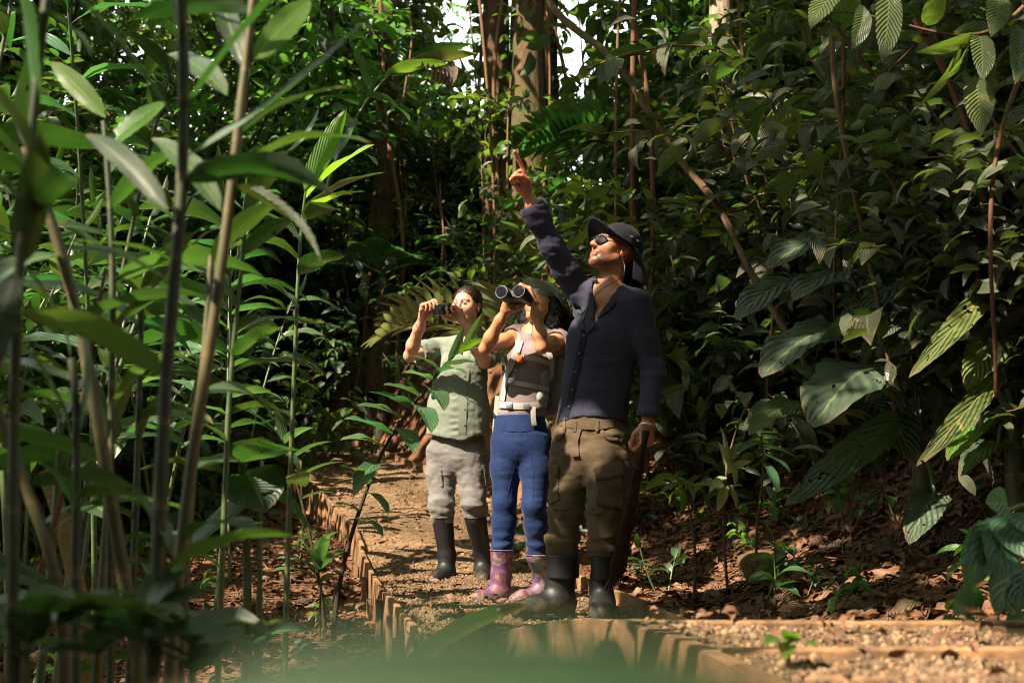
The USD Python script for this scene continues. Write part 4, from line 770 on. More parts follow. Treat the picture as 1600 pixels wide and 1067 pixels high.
stalk_plant('thin dark stalk with a bright green leaf near its top', [(172, 1000), (172, 760), (176, 480), (168, 260), (162, 190)], 2.2, 2.2, .022, 'stalk_dark', [((165, 185), (95, 112), 2.2, 2.3, .08, .4, .9, 'fresh_leaf'), ((168, 230), (245, 170), 2.2, 2.3, .07, .4, -.9, 'fresh_leaf'), ((172, 330), (260, 250), 2.2, 2.1, .08, .8, .1), ((175, 420), (100, 360), 2.2, 2.2, .08, .8, .1), ((175, 520), (255, 470), 2.2, 2.2, .07, .9, .2)])
stalk_plant('dark stalk at the left edge with broad backlit leaves', [(20, 1000), (22, 700), (30, 420), (50, 200), (75, -30)], 1.5, 1.45, .022, 'stalk_dark', [((52, 190), (20, -40), 1.47, 1.40, .075, .3, .6, 'fresh_leaf'), ((45, 240), (-40, 120), 1.46, 1.35, .10, .5, .5, 'ginger_leaf'), ((38, 330), (-50, 250), 1.46, 1.4, .09, .5, .3, 'shade_leaf'), ((30, 420), (60, 240), 1.48, 1.4, .08, .5, .3, 'shade_leaf'), ((28, 420), (-30, 620), 1.48, 1.4, .08, .5, .3, 'shade_leaf'), ((70, 20), (130, 75), 1.45, 1.4, .06, .5, .3, 'shade_leaf')])
stalk_plant('short pale stalk between the two dark stalks, leaf covered base', [(155, 1000), (160, 900), (168, 780), (170, 690)], 2.3, 2.3, .028, 'stalk_pale', [((170, 690), (120, 560), 2.3, 2.2, .07, .5, .4), ((168, 720), (210, 600), 2.3, 2.3, .06, .5, .4)])
stalk_plant('dark green stalk with long upright leaves beside the leaning stalk', [(118, 1000), (118, 840), (120, 700), (112, 560)], 1.75, 1.75, .024, 'stalk_dark', [((115, 700), (45, 560), 1.75, 1.6, .05, .4, 1.1, 'ginger_leaf'), ((118, 690), (128, 520), 1.75, 1.7, .055, .3, 1.3, 'ginger_leaf'), ((118, 800), (60, 730), 1.75, 1.65, .06, .7, .3, 'ginger_leaf'), ((110, 560), (30, 425), 1.75, 1.7, .075, .7, .2, 'shade_leaf')])
stalk_plant('dark slim stalk behind, middle of the foreground clump', [(205, 980), (212, 800), (218, 600), (222, 470)], 2.5, 2.5, .024, 'stalk_dark', [((222, 470), (290, 380), 2.5, 2.4, .09, .8, .2), ((220, 520), (150, 470), 2.5, 2.5, .09, .8, .2), ((215, 700), (260, 620), 2.5, 2.5, .07, .8, .2)])
stalk_plant('orange mossy dead stalk leaning among the foreground stalks', [(128, 960), (112, 880), (92, 800), (70, 740)], 2.6, 2.7, .05, 'moss_stalk', [], auto=0, name='dead_stalk', r_end=.8)
stalk_plant('brown dry stalk leaning to the right near the left edge', [(40, 960), (95, 780), (140, 560), (165, 420)], 2.1, 2.3, .016, 'twig_red', [], auto=0, name='dead_stalk', r_end=.5)
stalk_plant('bluish green stalk between pale stalks at the left', [(75, 930), (88, 780), (95, 660)], 2.3, 2.3, .026, 'stalk_green', [((95, 660), (25, 600), 2.3, 2.2, .08, .8, .2), ((95, 670), (150, 590), 2.3, 2.4, .08, .8, .2)])
stalk_plant('thin stalk with dark leaves right of the leaning pale stalk', [(345, 930), (352, 760), (360, 600), (372, 470), (385, 330)], 2.9, 2.9, .022, 'stalk_green', [((385, 330), (440, 250), 2.9, 2.8, .10, .6, .3), ((378, 400), (450, 350), 2.9, 2.8, .10, .7, .3), ((370, 480), (300, 420), 2.9, 2.9, .10, .7, .3), ((362, 560), (430, 520), 2.9, 2.8, .10, .8, .2)])
# bright upright plant in front of the thicket
stalk_plant('fresh upright plant with a rolled pale leaf, sunlit, above the thicket', [(455, 700), (462, 520), (472, 350), (478, 300)], 4.6, 4.5, .028, 'stalk_green',
            [((475, 300), (542, 170), 4.5, 4.5, .085, .25, 1.1, 'fresh_leaf'), ((478, 310), (585, 226), 4.5, 4.4, .16, .4, -.5, 'fresh_leaf'), ((476, 330), (600, 270), 4.5, 4.4, .12, .5, -.3, 'ginger_leaf'), ((476, 340), (570, 300), 4.5, 4.3, .11, .6, -.3, 'fresh_leaf'), ((474, 345), (530, 330), 4.5, 4.3, .10, .9, .2, 'ginger_leaf'), ((470, 380), (400, 330), 4.5, 4.5, .12, .7, .2), ((466, 430), (540, 400), 4.5, 4.4, .12, .8, .2), ((464, 480), (400, 440), 4.5, 4.5, .12, .8, .1)], group=None, auto=0, wk=1.0, ek=1.0)
# leaves low in the left corner
rg = np.random.default_rng(123)
for i, (x, y, d, lab) in enumerate([(40, 1010, 1.5, 'low leafy plant in the bottom left corner'), (150, 1000, 1.6, 'low leafy plant at the foot of the leaning pale stalk'), (215, 985, 1.55, 'low leafy plant with a pale upright shoot, foot of the dark stalk'), (300, 1030, 1.6, 'low leafy plant at the bottom edge, right of the stalks'), (385, 1000, 2.4, 'low leafy plant below the pleated leaf')]):
    b = at(x, y + 25, d); root = thing('ground_plant', lab, 'plant', b, 'low leafy plants at the left foreground')
    obj('stem', tube(spline([np.array([b[0], b[1], float(ground(b[0], b[1])) - .03]), b, b + UP * .05], 8), .006, 6), 'stalk_green', root)
    for k in range(9):
        a = k * .7 + rg.uniform(-.3, .3) + i; L = rg.uniform(.09, .17); dv = np.array([math.cos(a), math.sin(a), rg.uniform(.1, .7)])
        obj('leaf', put(leaf(L, L * .33, 7, 2, .4, 1.4, a0=.4, droop=1.1, fold=.25, wave=.04, seed=k), b + UP * .02 * (k % 3), lframe(dv, UP, rg.uniform(-.4, .4))), 'ginger_leaf' if k % 3 else 'sapling_leaf', root)
# the pleated leaves beside the path
b = at(378, 985, 3.15); root = thing('pleated_leaf_plant', 'plant with broad pleated leaves on long green stalks, left of the path', 'plant', b)
for (sx, sy), (jx, jy), (tx, ty), dt, W, bend, roll in [((385, 1000), (378, 722), (480, 706), 2.95, .17, .5, .1), ((375, 1000), (376, 722), (295, 738), 3.05, .20, .6, .1), ((395, 1005), (400, 780), (283, 885), 3.1, .12, .7, .5), ((372, 990), (384, 735), (415, 800), 3.0, .17, .8, -.4), ((380, 1000), (405, 770), (478, 760), 3.5, .13, .6, .2)]:
    p0, p1, p2 = at(sx, sy, 3.15), at(jx, jy, 3.1), at(tx, ty, dt); p0[2] = float(ground(p0[0], p0[1])) - .02
    pt = obj('leaf_stalk', tube(spline([p0, (p0 + p1) / 2 + np.array([.02, 0, 0]), p1], 14), np.linspace(.010, .006, 14), 7), 'stalk_green', root)
    obj('leaf', leaf_to(p1, p2, W, bend, roll, n=14, m=6, fold=.15, rib=0.0, wave=.02, k=1.1, peak=.45, tip=.3, seed=int(sx)), 'ginger_leaf', root)
# sapling that crosses in front of the man
P = np.array([at(x, y, 6.05) for x, y in ((522, 968), (545, 850), (575, 760), (612, 680), (652, 625), (690, 575), (722, 545))]); P[0, 2] = float(ground(P[0, 0], P[0, 1])) - .02
root = thing('sapling', 'slender sapling with a dark stem arching across the green shirt', 'sapling', P[0]); obj('stem', tube(spline(P, 30), np.linspace(.015, .005, 30), 7), 'bark_dark', root)
for (bx, by), (tx, ty), W, bend, roll in [((722, 545), (748, 500), .05, .4, .9), ((715, 552), (752, 535), .07, .5, .3), ((700, 562), (745, 548), .08, .5, -.3), ((700, 565), (720, 520), .05, .3, .8), ((690, 575), (738, 570), .08, .7, .2), ((680, 585), (722, 588), .08, .9, .1), ((685, 578), (650, 560), .08, .6, .2), ((672, 595), (640, 585), .09, .6, .2), ((665, 605), (688, 635), .09, .9, .2), ((655, 620), (610, 605), .10, .5, .2), ((645, 632), (668, 668), .10, .8, .3), ((640, 640), (590, 618), .10, .5, .1), ((628, 655), (572, 638), .11, .6, .2), ((618, 668), (640, 700), .10, .8, .2), ((610, 682), (552, 660), .11, .6, .2), ((600, 700), (545, 690), .10, .8, .2), ((590, 722), (560, 765), .07, .8, .2), ((575, 758), (540, 735), .06, .8, .2), ((570, 770), (600, 800), .05, .8, .2), ((560, 800), (530, 790), .05, .8, .2), ((556, 815), (590, 835), .05, .9, .2)]:
    obj('leaf', leaf_to(at(bx, by, 6.05), at(bx + (tx - bx) * 1.25, by + (ty - by) * 1.25, 6.05 - .10 - .08 * ((bx + ty) % 3)), W * (1.5 if by > 590 else .85), bend, roll, k=1.1, peak=.38, tip=.3, wave=.04, seed=abs(int(bx))), 'sapling_leaf' if by > 560 else 'fresh_leaf', root)
P = np.array([at(x, y, 6.3) for x, y in ((508, 975), (497, 900), (480, 820), (462, 750), (440, 690))]); P[0, 2] = float(ground(P[0, 0], P[0, 1])) - .02
root = thing('sapling', 'thin dark sapling with few leaves, left of the arching sapling', 'sapling', P[0]); obj('stem', tube(spline(P, 24), np.linspace(.013, .005, 24), 6), 'bark_dark', root)
for (bx, by), (tx, ty), W in [((440, 690), (380, 640), .07), ((442, 694), (490, 668), .08), ((452, 720), (520, 690), .05), ((462, 750), (540, 722), .04), ((470, 780), (530, 772), .04), ((484, 830), (460, 800), .04), ((490, 860), (530, 830), .05), ((445, 700), (410, 710), .08), ((440, 690), (430, 640), .07)]:
    obj('leaf', leaf_to(at(bx, by, 6.3), at(tx, ty, 6.2), W, .7, .2, k=1.2, peak=.4, seed=abs(int(bx))), 'sapling_leaf', root)
b = at(500, 965, 6.15); b[2] = float(ground(b[0], b[1])); root = thing('young_plant', 'small plant with four broad leaves at the foot of the saplings', 'plant', b); obj('stem', tube([b - UP * .02, b + UP * .16, b + UP * .28], [.008, .007, .004], 6), 'stalk_green', root)
for (bx, by), (tx, ty), W in [((497, 895), (432, 872), .09), ((495, 905), (425, 892), .09), ((500, 890), (545, 862), .07), ((500, 880), (512, 835), .06), ((502, 910), (540, 900), .07), ((498, 890), (470, 850), .06)]:
    obj('leaf', leaf_to(at(bx, by, 6.15), at(tx, ty, 6.0), W, .8, .1, k=1.2, peak=.45, seed=abs(int(bx))), 'sapling_leaf', root)
# ---- giant ribbed leaves on the right bank
def giant(label, crown_px, d, leaves, group='giant leaved plants on the right bank'):
    c = at(*crown_px, d); c[2] = max(c[2] - .0, float(ground(c[0], c[1])) + .02); root = thing('giant_leaf_plant', label, 'plant', c, group); obj('crown_stem', tube([c - UP * .25, c, c + UP * .12], [.045, .04, .02], 9), 'stalk_dark', root)
    for (jx, jy, jd), (tx, ty, td), W, bend, roll, mat in leaves:
        j, t = at(jx, jy, jd), at(tx, ty, td); obj('leaf_stalk', tube(spline([c + UP * .05, (c + j) / 2 + UP * .10, j], 14), np.linspace(.014, .008, 14), 7), 'stalk_green', root)
        back = j - (t - j) * .18
        obj('leaf', leaf_to(back, t, W * .8, bend, roll, n=20, m=6, k=.85, peak=.36, tip=.25, fold=.12, wave=.06, rib=.005, notch=.10, seed=int(jx)), mat, root)
gl, gy_ = 'giant_leaf', 'giant_leaf_yellow'
giant('giant leaved plant with yellowing drooping leaves at the right edge', (1585, 700), 4.7, [((1545, 455, 4.6), (1420, 590, 4.2), .13, .5, .9, gy_), ((1545, 600, 4.5), (1432, 728, 4.2), .12, .5, 1.0, gy_), ((1480, 480, 4.9), (1390, 560, 4.6), .36, .6, .3, gl), ((1565, 520, 4.7), (1510, 610, 4.4), .22, .6, .4, 'ribbed_leaf'), ((1590, 360, 5.0), (1480, 420, 4.7), .34, .6, .3, gl), ((1600, 300, 4.9), (1540, 350, 4.6), .26, .6, .3, gl), ((1530, 660, 4.6), (1480, 720, 4.3), .16, .6, .4, 'fresh_leaf'), ((1560, 700, 4.7), (1500, 745, 4.4), .16, .6, .1, gl)])
giant('giant leaved plant with wide lobed dark leaves, middle of the right bank', (1440, 730), 5.0, [((1358, 583, 4.8), (1272, 668, 4.4), .44, .6, .15, gl), ((1300, 520, 5.1), (1190, 590, 4.8), .38, .6, .2, gl), ((1420, 500, 5.2), (1330, 560, 4.9), .36, .6, .2, gl), ((1380, 672, 4.7), (1225, 790, 4.35), .18, .4, 1.1, gl), ((1440, 440, 5.2), (1350, 490, 4.9), .34, .7, .3, gl), ((1370, 640, 5.0), (1430, 720, 4.8), .28, .7, -.3, gl), ((1250, 640, 5.1), (1170, 680, 4.8), .20, .8, .3, 'shade_leaf'), ((1460, 780, 4.8), (1420, 850, 4.6), .20, .8, .3, gl), ((1330, 430, 5.3), (1240, 470, 5.0), .32, .6, .2, gl)])
giant('giant leaved plant half hidden behind the shrubs, upper right bank', (1380, 480), 5.6, [((1300, 380, 5.6), (1200, 420, 5.3), .34, .6, .3, gl), ((1420, 330, 5.6), (1330, 380, 5.3), .36, .6, .3, gl), ((1500, 400, 5.5), (1420, 440, 5.2), .36, .6, .3, gl), ((1240, 450, 5.7), (1150, 500, 5.4), .30, .7, .3, gl), ((1540, 320, 5.5), (1470, 370, 5.2), .34, .6, .3, gl)])
# ---- branch with ribbed leaves hanging in at the top right
c = spline([at(1660, -60, 3.7), at(1590, 20, 3.65), at(1520, 55, 3.6), at(1400, 35, 3.6), at(1300, 20, 3.6)], 24); root = thing('ribbed_leaf_branch', 'branch with pale ribbed drooping leaves, hanging in at the top right', 'branch', c[0]); obj('twig', tube(c, np.linspace(.009, .003, 24), 6), 'twig_brown', root)
for (bx, by), (tx, ty), W, bend, roll in [((1523, 55), (1432, 82), .050, .5, 1.0), ((1505, 60), (1432, 168), .050, .5, 1.1), ((1515, 62), (1468, 130), .040, .5, 1.2), ((1530, 50), (1534, 128), .085, .4, .1), ((1525, 120), (1532, 212), .095, .4, -.2), ((1592, 40), (1586, 132), .085, .4, .2), ((1562, -10), (1548, 58), .085, .4, .1), ((1388, -20), (1378, 100), .095, .4, .2), ((1312, -20), (1266, 46), .09, .5, -.4), ((1350, 10), (1330, 80), .07, .5, .4), ((1600, -10), (1630, 60), .09, .5, .2), ((1450, 40), (1470, -20), .07, .5, .2)]:
    obj('leaf', leaf_to(at(bx, by, 3.62), at(tx, ty, 3.5), W, bend, roll, up=np.array([0, -1.0, .25]), n=12, m=3, k=1.25, peak=.42, tip=.3, fold=.15, rib=.002, seed=abs(int(bx))), 'ribbed_leaf', root)
def vine(name, label, pts, r, mat, cat, group=None, sides=7):
    P = np.array([at(*q) for q in pts]); root = thing(name, label, cat, P[0], group); obj('stem', tube(spline(P, 36), np.linspace(r, r * .7, 36), sides), mat, root); return root, P
vine('hanging_vine', 'thin reddish vine hanging at the right edge below the ribbed leaves', [(1625, 60, 3.8), (1590, 130, 3.8), (1556, 250, 3.8), (1548, 400, 3.8), (1556, 620, 3.9)], .009, 'twig_red', 'vine', 'vines and thin stems of the right bank')
vine('hanging_vine', 'reddish bent stem behind the ribbed leaves at the top right', [(1430, 30, 4.6), (1480, 120, 4.6), (1515, 215, 4.6), (1530, 320, 4.6), (1520, 700, 4.7)], .014, 'twig_red', 'vine', 'vines and thin stems of the right bank')
vine('hanging_vine', 'brown stem leaning through the shrubs, below the bent reddish stem', [(1300, 60, 5.0), (1330, 280, 4.9), (1350, 370, 4.9), (1372, 470, 4.9), (1400, 700, 4.9)], .013, 'twig_brown', 'vine', 'vines and thin stems of the right bank')
vine('hanging_vine', 'straight thin brown stem at the top of the right bank', [(1322, -60, 5.2), (1318, 60, 5.2), (1318, 150, 5.2), (1310, 300, 5.2), (1318, 620, 5.3)], .009, 'twig_red', 'vine', 'vines and thin stems of the right bank')
lt, P = vine('leaning_tree', 'slim lichen covered trunk leaning across from the top centre to the right bank', [(850, -20, 7.6), (885, 35, 7.4), (960, 95, 7.1), (1010, 170, 6.9), (1062, 250, 6.7), (1120, 320, 6.5), (1170, 420, 6.35), (1225, 512, 6.2), (1260, 570, 6.2)], .026, 'bark_moss', 'tree', None, 9)
for pts in ([(1062, 250, 6.7), (1040, 230, 6.75), (1000, 205, 6.8)], [(960, 95, 7.1), (1010, 85, 7.1), (1050, 110, 7.1)], [(1120, 320, 6.5), (1150, 330, 6.5), (1180, 310, 6.5)]): obj('branch', tube(spline([at(*q) for q in pts], 10), np.linspace(.014, .006, 10), 6), 'bark_moss', lt)
# thin stems behind the guide
for k, (x, y0, y1, lab) in enumerate([(988, 180, 400, 'straight brown stem rising just above the navy cap'), (962, 240, 420, 'thin dark stem left of the brown stem above the cap'), (1020, 300, 470, 'short leaning stem right of the navy cap')]): vine('forest_stem', lab, [(x + (8 if k < 2 else -30), y0 - 260, 8.2), (x, y0, 8.0), (x, (y0 + y1) / 2, 8.0), (x - 3, y1 + 200, 8.0)], .022 if k != 1 else .012, 'twig_red' if k != 1 else 'twig_brown', 'stem', 'thin stems behind the guide')
for k, (x, d, lab) in enumerate([(757, 12.5, 'tan liana hanging left of the central trunks'), (912, 13, 'thin root hanging in the sky gap, left one'), (928, 13, 'thin root hanging in the sky gap, right one'), (740, 12, 'slack liana beside the tan liana')]):
    vine('hanging_liana', lab, [(x - 12, -40, d), (x + 3, 120, d), (x + (14 if k in (0, 3) else 4), 300 if k in (0, 3) else 100, d), (x + 12, 520 if k in (0, 3) else 130, d)], .020 if k == 0 else .010, 'liana_tan' if k in (0, 3) else 'bark_dark', 'liana', 'lianas hanging among the trunks')
# ---- palms
def palm(label, base, fr, mat, group=None, ll=.42, lw=.05, n=22, trunk=None):
    root = thing('palm', label, 'palm', base, group); base = np.asarray(base, float)
    g = float(ground(base[0], base[1]))
    if base[2] - g > .1: obj('trunk', tube(spline([np.array([base[0], base[1], g - .05]), (base + [base[0], base[1], g]) / 2 + [.04, 0, 0], base], 10), np.linspace(.07, .05, 10), 9), 'bark_dark', root)
    for k, (az, L, a0, dr, roll) in enumerate(fr):
        ra, lf = frond(L, n, lw, ll, a0, dr, seed=k); R = np.array([[math.sin(az), math.cos(az), 0], [-math.cos(az), math.sin(az), 0], [0, 0, 1]]); c, s = math.cos(roll), math.sin(roll); R = R @ np.array([[c, 0, s], [0, 1, 0], [-s, 0, c]])
        f = obj('frond', put(ra, base, R), 'stalk_pale', root); obj('leaflets', put(lf, base, R), mat, f)
    return root
b = at(790, 545, 9.6); palm('palm with arching pale fronds behind the camera holder', b, [(3.0, 1.25, .9, 1.5, .3), (3.6, 1.25, .6, 1.3, .4), (1.6, 1.1, 1.2, 1.3, 0), (.4, 1.1, 1.0, 1.5, 0), (5.0, 1.0, .9, 1.4, 0)], 'palm_leaf', 'palms behind the hikers', ll=.50, lw=.06, n=14)
b = at(985, 235, 9.5); palm('palm with broad dark fronds in front of the sky gap', b, [(2.9, 1.1, .6, .9, .5), (2.5, 1.1, .9, 1.0, .3), (3.4, 1.0, .3, .9, .4), (3.9, .9, .2, 1.0, .2), (1.5, 1.0, .9, 1.2, 0), (.3, 1.0, .6, 1.2, 0), (5.2, .9, .5, 1.2, 0)], 'shade_leaf', 'palms behind the hikers', ll=.40, lw=.085, n=16)
b = at(598, 430, 12.6); palm('small palm with a rounded fan like frond, left of the orange trunk', b, [(2.9, .75, .9, .6, .9), (3.1, .9, .6, 1.2, .2), (.2, .8, .6, 1.2, 0), (4.4, .7, .8, 1.0, 0), (5.4, .7, .6, 1.0, 0)], 'sapling_leaf', 'palms behind the hikers', ll=.30, lw=.035, n=26)
b = at(560, 160, 8.5); root = thing('climbing_plant', 'arching climber with broad leaves and a dry curled frond above the thicket', 'plant', b); obj('stem', tube(spline([at(500, 330, 8.5), at(560, 180, 8.5), at(640, 95, 8.4), at(745, 85, 8.3)], 20), np.linspace(.02, .008, 20), 6), 'stalk_green', root)
for (bx, by), (tx, ty), W, bend, roll, mt in [((560, 165), (500, 155), .2, .7, .2, 'ginger_leaf'), ((550, 185), (520, 250), .2, .7, .2, 'ginger_leaf'), ((570, 150), (640, 190), .2, .7, .2, 'sapling_leaf'), ((540, 210), (480, 200), .2, .7, .2, 'shade_leaf'), ((620, 110), (745, 85), .14, .4, .4, 'giant_leaf_yellow'), ((640, 95), (735, 70), .12, .4, .4, 'ginger_leaf'), ((600, 120), (700, 100), .14, .5, .3, 'bush_leaf'), ((530, 230), (590, 260), .16, .7, .2, 'ginger_leaf'), ((580, 140), (560, 90), .14, .7, .2, 'ginger_leaf')]:
    obj('leaf', leaf_to(at(bx, by, 8.45), at(tx, ty, 8.2), W, bend, roll, k=1.2, peak=.4, wave=.05, seed=abs(int(tx))), mt, root)
for k in range(7):
    x = 640 + k * 11; obj('dry_leaflet', leaf_to(at(x, 98 + k, 8.35), at(x + 26 - 5 * k, 128 + 2 * k, 8.2), .05, 1.8, .6, k=1.2, seed=k), 'dry_leaf_big', root)
# ---- pale sapling and ribbed plant low on the right
def small_sapling(name, label, base_px, d, pts, leaves, mat, smat='twig_brown', r=.008, k=1.2):
    P = np.array([at(x, y, d) for x, y in pts]); P[0, 2] = float(ground(P[0, 0], P[0, 1])) - .02; root = thing(name, label, 'sapling', P[0]); obj('stem', tube(spline(P, 18), np.linspace(r, r * .5, 18), 6), smat, root)
    for (bx, by), (tx, ty), W, bend, roll in leaves: obj('leaf', leaf_to(at(bx, by, d), at(tx, ty, d - .12), W, bend, roll, k=k, peak=.42, tip=.2, seed=abs(int(bx + tx))), mat, root)
small_sapling('sapling', 'sunlit pale leaved sapling on the right bank', None, 5.7, [(1135, 812), (1132, 770), (1138, 720), (1172, 625)], [((1134, 730), (1122, 690), .05, .6, .5), ((1136, 725), (1160, 690), .05, .6, .5), ((1134, 745), (1108, 770), .05, .7, .3), ((1136, 740), (1175, 720), .06, .6, .4), ((1133, 760), (1120, 800), .05, .6, .6), ((1135, 755), (1150, 795), .05, .6, .6), ((1137, 715), (1148, 760), .05, .6, .6), ((1134, 770), (1080, 758), .05, .6, .3), ((1134, 735), (1125, 665), .04, .5, .8)], 'pale_leaf')
small_sapling('sapling', 'low sapling with a hanging bright leaf, left of the pale sapling', None, 5.5, [(1078, 808), (1072, 775), (1066, 755)], [((1068, 757), (1034, 768), .05, .6, .3), ((1066, 758), (1045, 748), .05, .6, .3), ((1066, 760), (1062, 802), .045, .5, 1.0), ((1068, 757), (1084, 782), .04, .8, .4), ((1067, 756), (1060, 745), .04, .5, .3)], 'fresh_leaf')
small_sapling('sapling', 'green sapling leaning right of the pale sapling', None, 5.6, [(1195, 810), (1192, 740), (1190, 690), (1170, 640)], [((1190, 690), (1150, 710), .06, .6, .3), ((1190, 685), (1225, 690), .06, .6, .3), ((1190, 700), (1250, 720), .09, .7, .2), ((1190, 710), (1235, 740), .09, .7, .2), ((1185, 680), (1165, 660), .05, .6, .3), ((1190, 720), (1215, 770), .07, .7, .2)], 'sapling_leaf')
b = at(1545, 850, 3.1); b[2] = max(b[2], float(ground(b[0], b[1]))); root = thing('ribbed_leaf_plant', 'plant with hanging deep veined leaves at the lower right edge', 'plant', b); c = spline([at(1620, 800, 3.3), at(1570, 800, 3.15), at(1530, 830, 3.1), at(1510, 860, 3.05)], 12); obj('stem', tube(c, np.linspace(.010, .004, 12), 6), 'stalk_green', root)
for (bx, by), (tx, ty), W, roll in [((1545, 815), (1508, 920), .085, .2), ((1570, 805), (1600, 870), .10, -.2), ((1560, 810), (1560, 905), .10, .1), ((1530, 830), (1500, 880), .07, .5), ((1580, 870), (1555, 960), .10, .2), ((1600, 880), (1590, 950), .09, -.2), ((1590, 800), (1620, 840), .10, 0), ((1520, 845), (1545, 900), .07, -.3), ((1515, 915), (1488, 960), .05, .4), ((1575, 790), (1540, 785), .08, .3), ((1600, 960), (1570, 985), .07, .3)]:
    obj('leaf', leaf_to(at(bx, by, 3.1), at(tx, ty, 3.0), W * 1.1, .6, roll, up=np.array([0, -1, .5]), n=12, m=3, k=1.2, peak=.42, fold=.15, rib=.002, seed=abs(int(bx + ty))), 'sapling_leaf', root)
# ---- out of focus leaves close to the lens, along the bottom edge
def near_leaf(label, b, t, W, bend, roll, stalk_to):
    b, t = np.array(b), np.array(t); root = thing('foreground_leaf', label, 'leaf', b); obj('leaf_stalk', tube(spline([np.array(stalk_to), b - (t - b) * .25 - UP * .05, b], 10), .003, 6), 'stalk_green', root)
    obj('leaf', leaf_to(b, t, W, bend, roll, up=np.array([0, -.75, .65]), n=16, m=4, k=.9, peak=.45, fold=.08, seed=4), 'blur_leaf', root)
near_leaf('large out of focus green leaf along the bottom edge, nearest the lens', at(290, 1118, .150), at(1250, 1106, .140), .0245, .10, .1, (-.25, .20, .2))
b, t = at(610, 1062, 2.1), at(826, 944, 2.4); root = thing('foreground_leaf', 'long dark leaf pointing up at the boots of the pointing person', 'leaf', b); obj('leaf_stalk', tube(spline([np.array([b[0] - .1, b[1], float(ground(b[0], b[1]))]), b - [.05, 0, .08], b], 8), .005, 6), 'stalk_green', root); obj('leaf', leaf_to(b, t, .075, .35, .9, n=12, m=3, k=1.2, peak=.4, seed=5), 'ginger_leaf', root)
small_sapling('seedling', 'tiny pale green shoot in front of the edging, left of the long leaf', None, 2.9, [(668, 1030), (672, 1015), (680, 1003)], [((680, 1003), (690, 985), .02, .5, .5), ((676, 1008), (655, 1005), .02, .5, .3), ((674, 1012), (700, 1012), .02, .5, .3)], 'fresh_leaf', 'stalk_green', .003)
small_sapling('seedling', 'bright out of focus seedling growing on the gravel step', None, 1.95, [(1232, 1030), (1232, 1015), (1230, 1005)], [((1231, 1005), (1195, 1008), .035, .5, .2), ((1231, 1005), (1275, 1012), .035, .5, .2), ((1231, 1008), (1225, 1030), .03, .5, .2), ((1231, 1004), (1238, 990), .03, .5, .2)], 'fresh_leaf', 'stalk_green', .003)

# ---------------------------------------------------------------- timber edging of the path
def board(a, b, h, th, z0a, z0b, bev=.004):
    """A board on edge from a to b (x, y); its lower edge at z0a..z0b."""
    a, b = np.asarray(a, float), np.asarray(b, float); t = nrm(np.r_[b - a, 0]); n = np.array([-t[1], t[0], 0]); vs = []
    for p, z in ((a, z0a), (b, z0b)):
        for dn, dz in ((-th / 2 + bev, 0), (th / 2 - bev, 0), (th / 2, bev), (th / 2, h - bev), (th / 2 - bev, h), (-th / 2 + bev, h), (-th / 2, h - bev), (-th / 2, bev)): vs.append(np.r_[p, z] + n * dn + UP * dz)
    k = np.arange(8); k2 = (k + 1) % 8; f = [[i, j, j + 8, i + 8] for i, j in zip(k, k2)]
    f = np.array(f); tri = np.vstack([f[:, [0, 1, 2]], f[:, [0, 2, 3]], [[0, i + 1, i] for i in range(1, 7)], [[8, 8 + i, 9 + i] for i in range(1, 7)]])
    return np.array(vs), tri[:, ::-1]
def stake(p, w, th, h, ang, tilt, z0):
    v, f = board((-w / 2, 0), (w / 2, 0), h, th, 0, 0, .003); v = v.copy(); v[:, 0] += tilt * v[:, 2]; c, s = math.cos(ang), math.sin(ang)
    return np.stack([p[0] + c * v[:, 0] - s * v[:, 1], p[1] + s * v[:, 0] + c * v[:, 1], z0 + v[:, 2]], 1), f
rg = np.random.default_rng(9)
def edging(label, ys, fx, fz, side, h, group, ns=1, up=.035, thick=.028, rough=1, down=.05):
    root = thing('path_edging', label, 'timber edging', (float(fx(ys[0])), ys[0], float(fz(ys[0]))), group)
    for k, (y0, y1) in enumerate(zip(ys[:-1], ys[1:])):
        a, b = np.array([fx(y0), y0]), np.array([fx(y1), y1]); t = nrm(np.r_[b - a, 0])[:2]; n = np.array([-t[1], t[0]]) * side; j = rg.uniform(-.012, .012, 2) * rough
        step = rg.uniform(-.012, .018) * rough; obj('plank', board(a + t * .003 + n * j[0], b - t * .003 + n * j[1], h, thick, fz(y0) + up - h + step, fz(y1) + up - h + step), 'plank_wood', root)
        for q in range(ns):
            u = (q + rg.uniform(.15, .85)) / ns; p = a + (b - a) * u + n * (thick / 2 + .016 + abs(j).max()); hh = h + down - rg.uniform(.03, .12)
            obj('stake', stake(p, rg.uniform(.045, .085), .026, hh, math.atan2(t[1], t[0]), rg.uniform(-.06, .06), fz(y0) * (1 - u) + fz(y1) * u + up - h - down + rg.uniform(-.03, .015)), 'stake_wood', root)
    return root
G_ = 'wooden edging of the path'
edging('plank edging with stakes along the left of the path', np.array([4.40, 4.95, 5.5, 6.2, 6.9, 7.6, 8.3, 8.9, 9.6, 10.3, 11.0, 11.8, 12.6, 13.5]), XL, path_z, 1, .30, G_)
edging('plank edging along the right of the path, passing behind the hikers', np.array([4.3, 5.1, 5.9, 6.7, 7.6, 8.5, 9.4, 10.2, 11.0, 11.8, 12.6, 13.5]), lambda y: XR(y) - .01, path_z, -1, .16, G_, ns=1, up=.05)
edging('tall plank edging of the raised step in front of the boots', np.array([1.0, 1.45, 1.85, 2.2, 2.5, 2.75, 3.0, 3.22, 3.45]), XL, path_z, 1, .46, G_, ns=0, up=.012, thick=.034, rough=0)
root = thing('path_edging', 'row of upright boards edging the bend, below the floral boots', 'timber edging', (float(XL(4.1)), 4.1, 0.0), G_)
ys = np.r_[np.arange(3.5, 4.36, .092)]
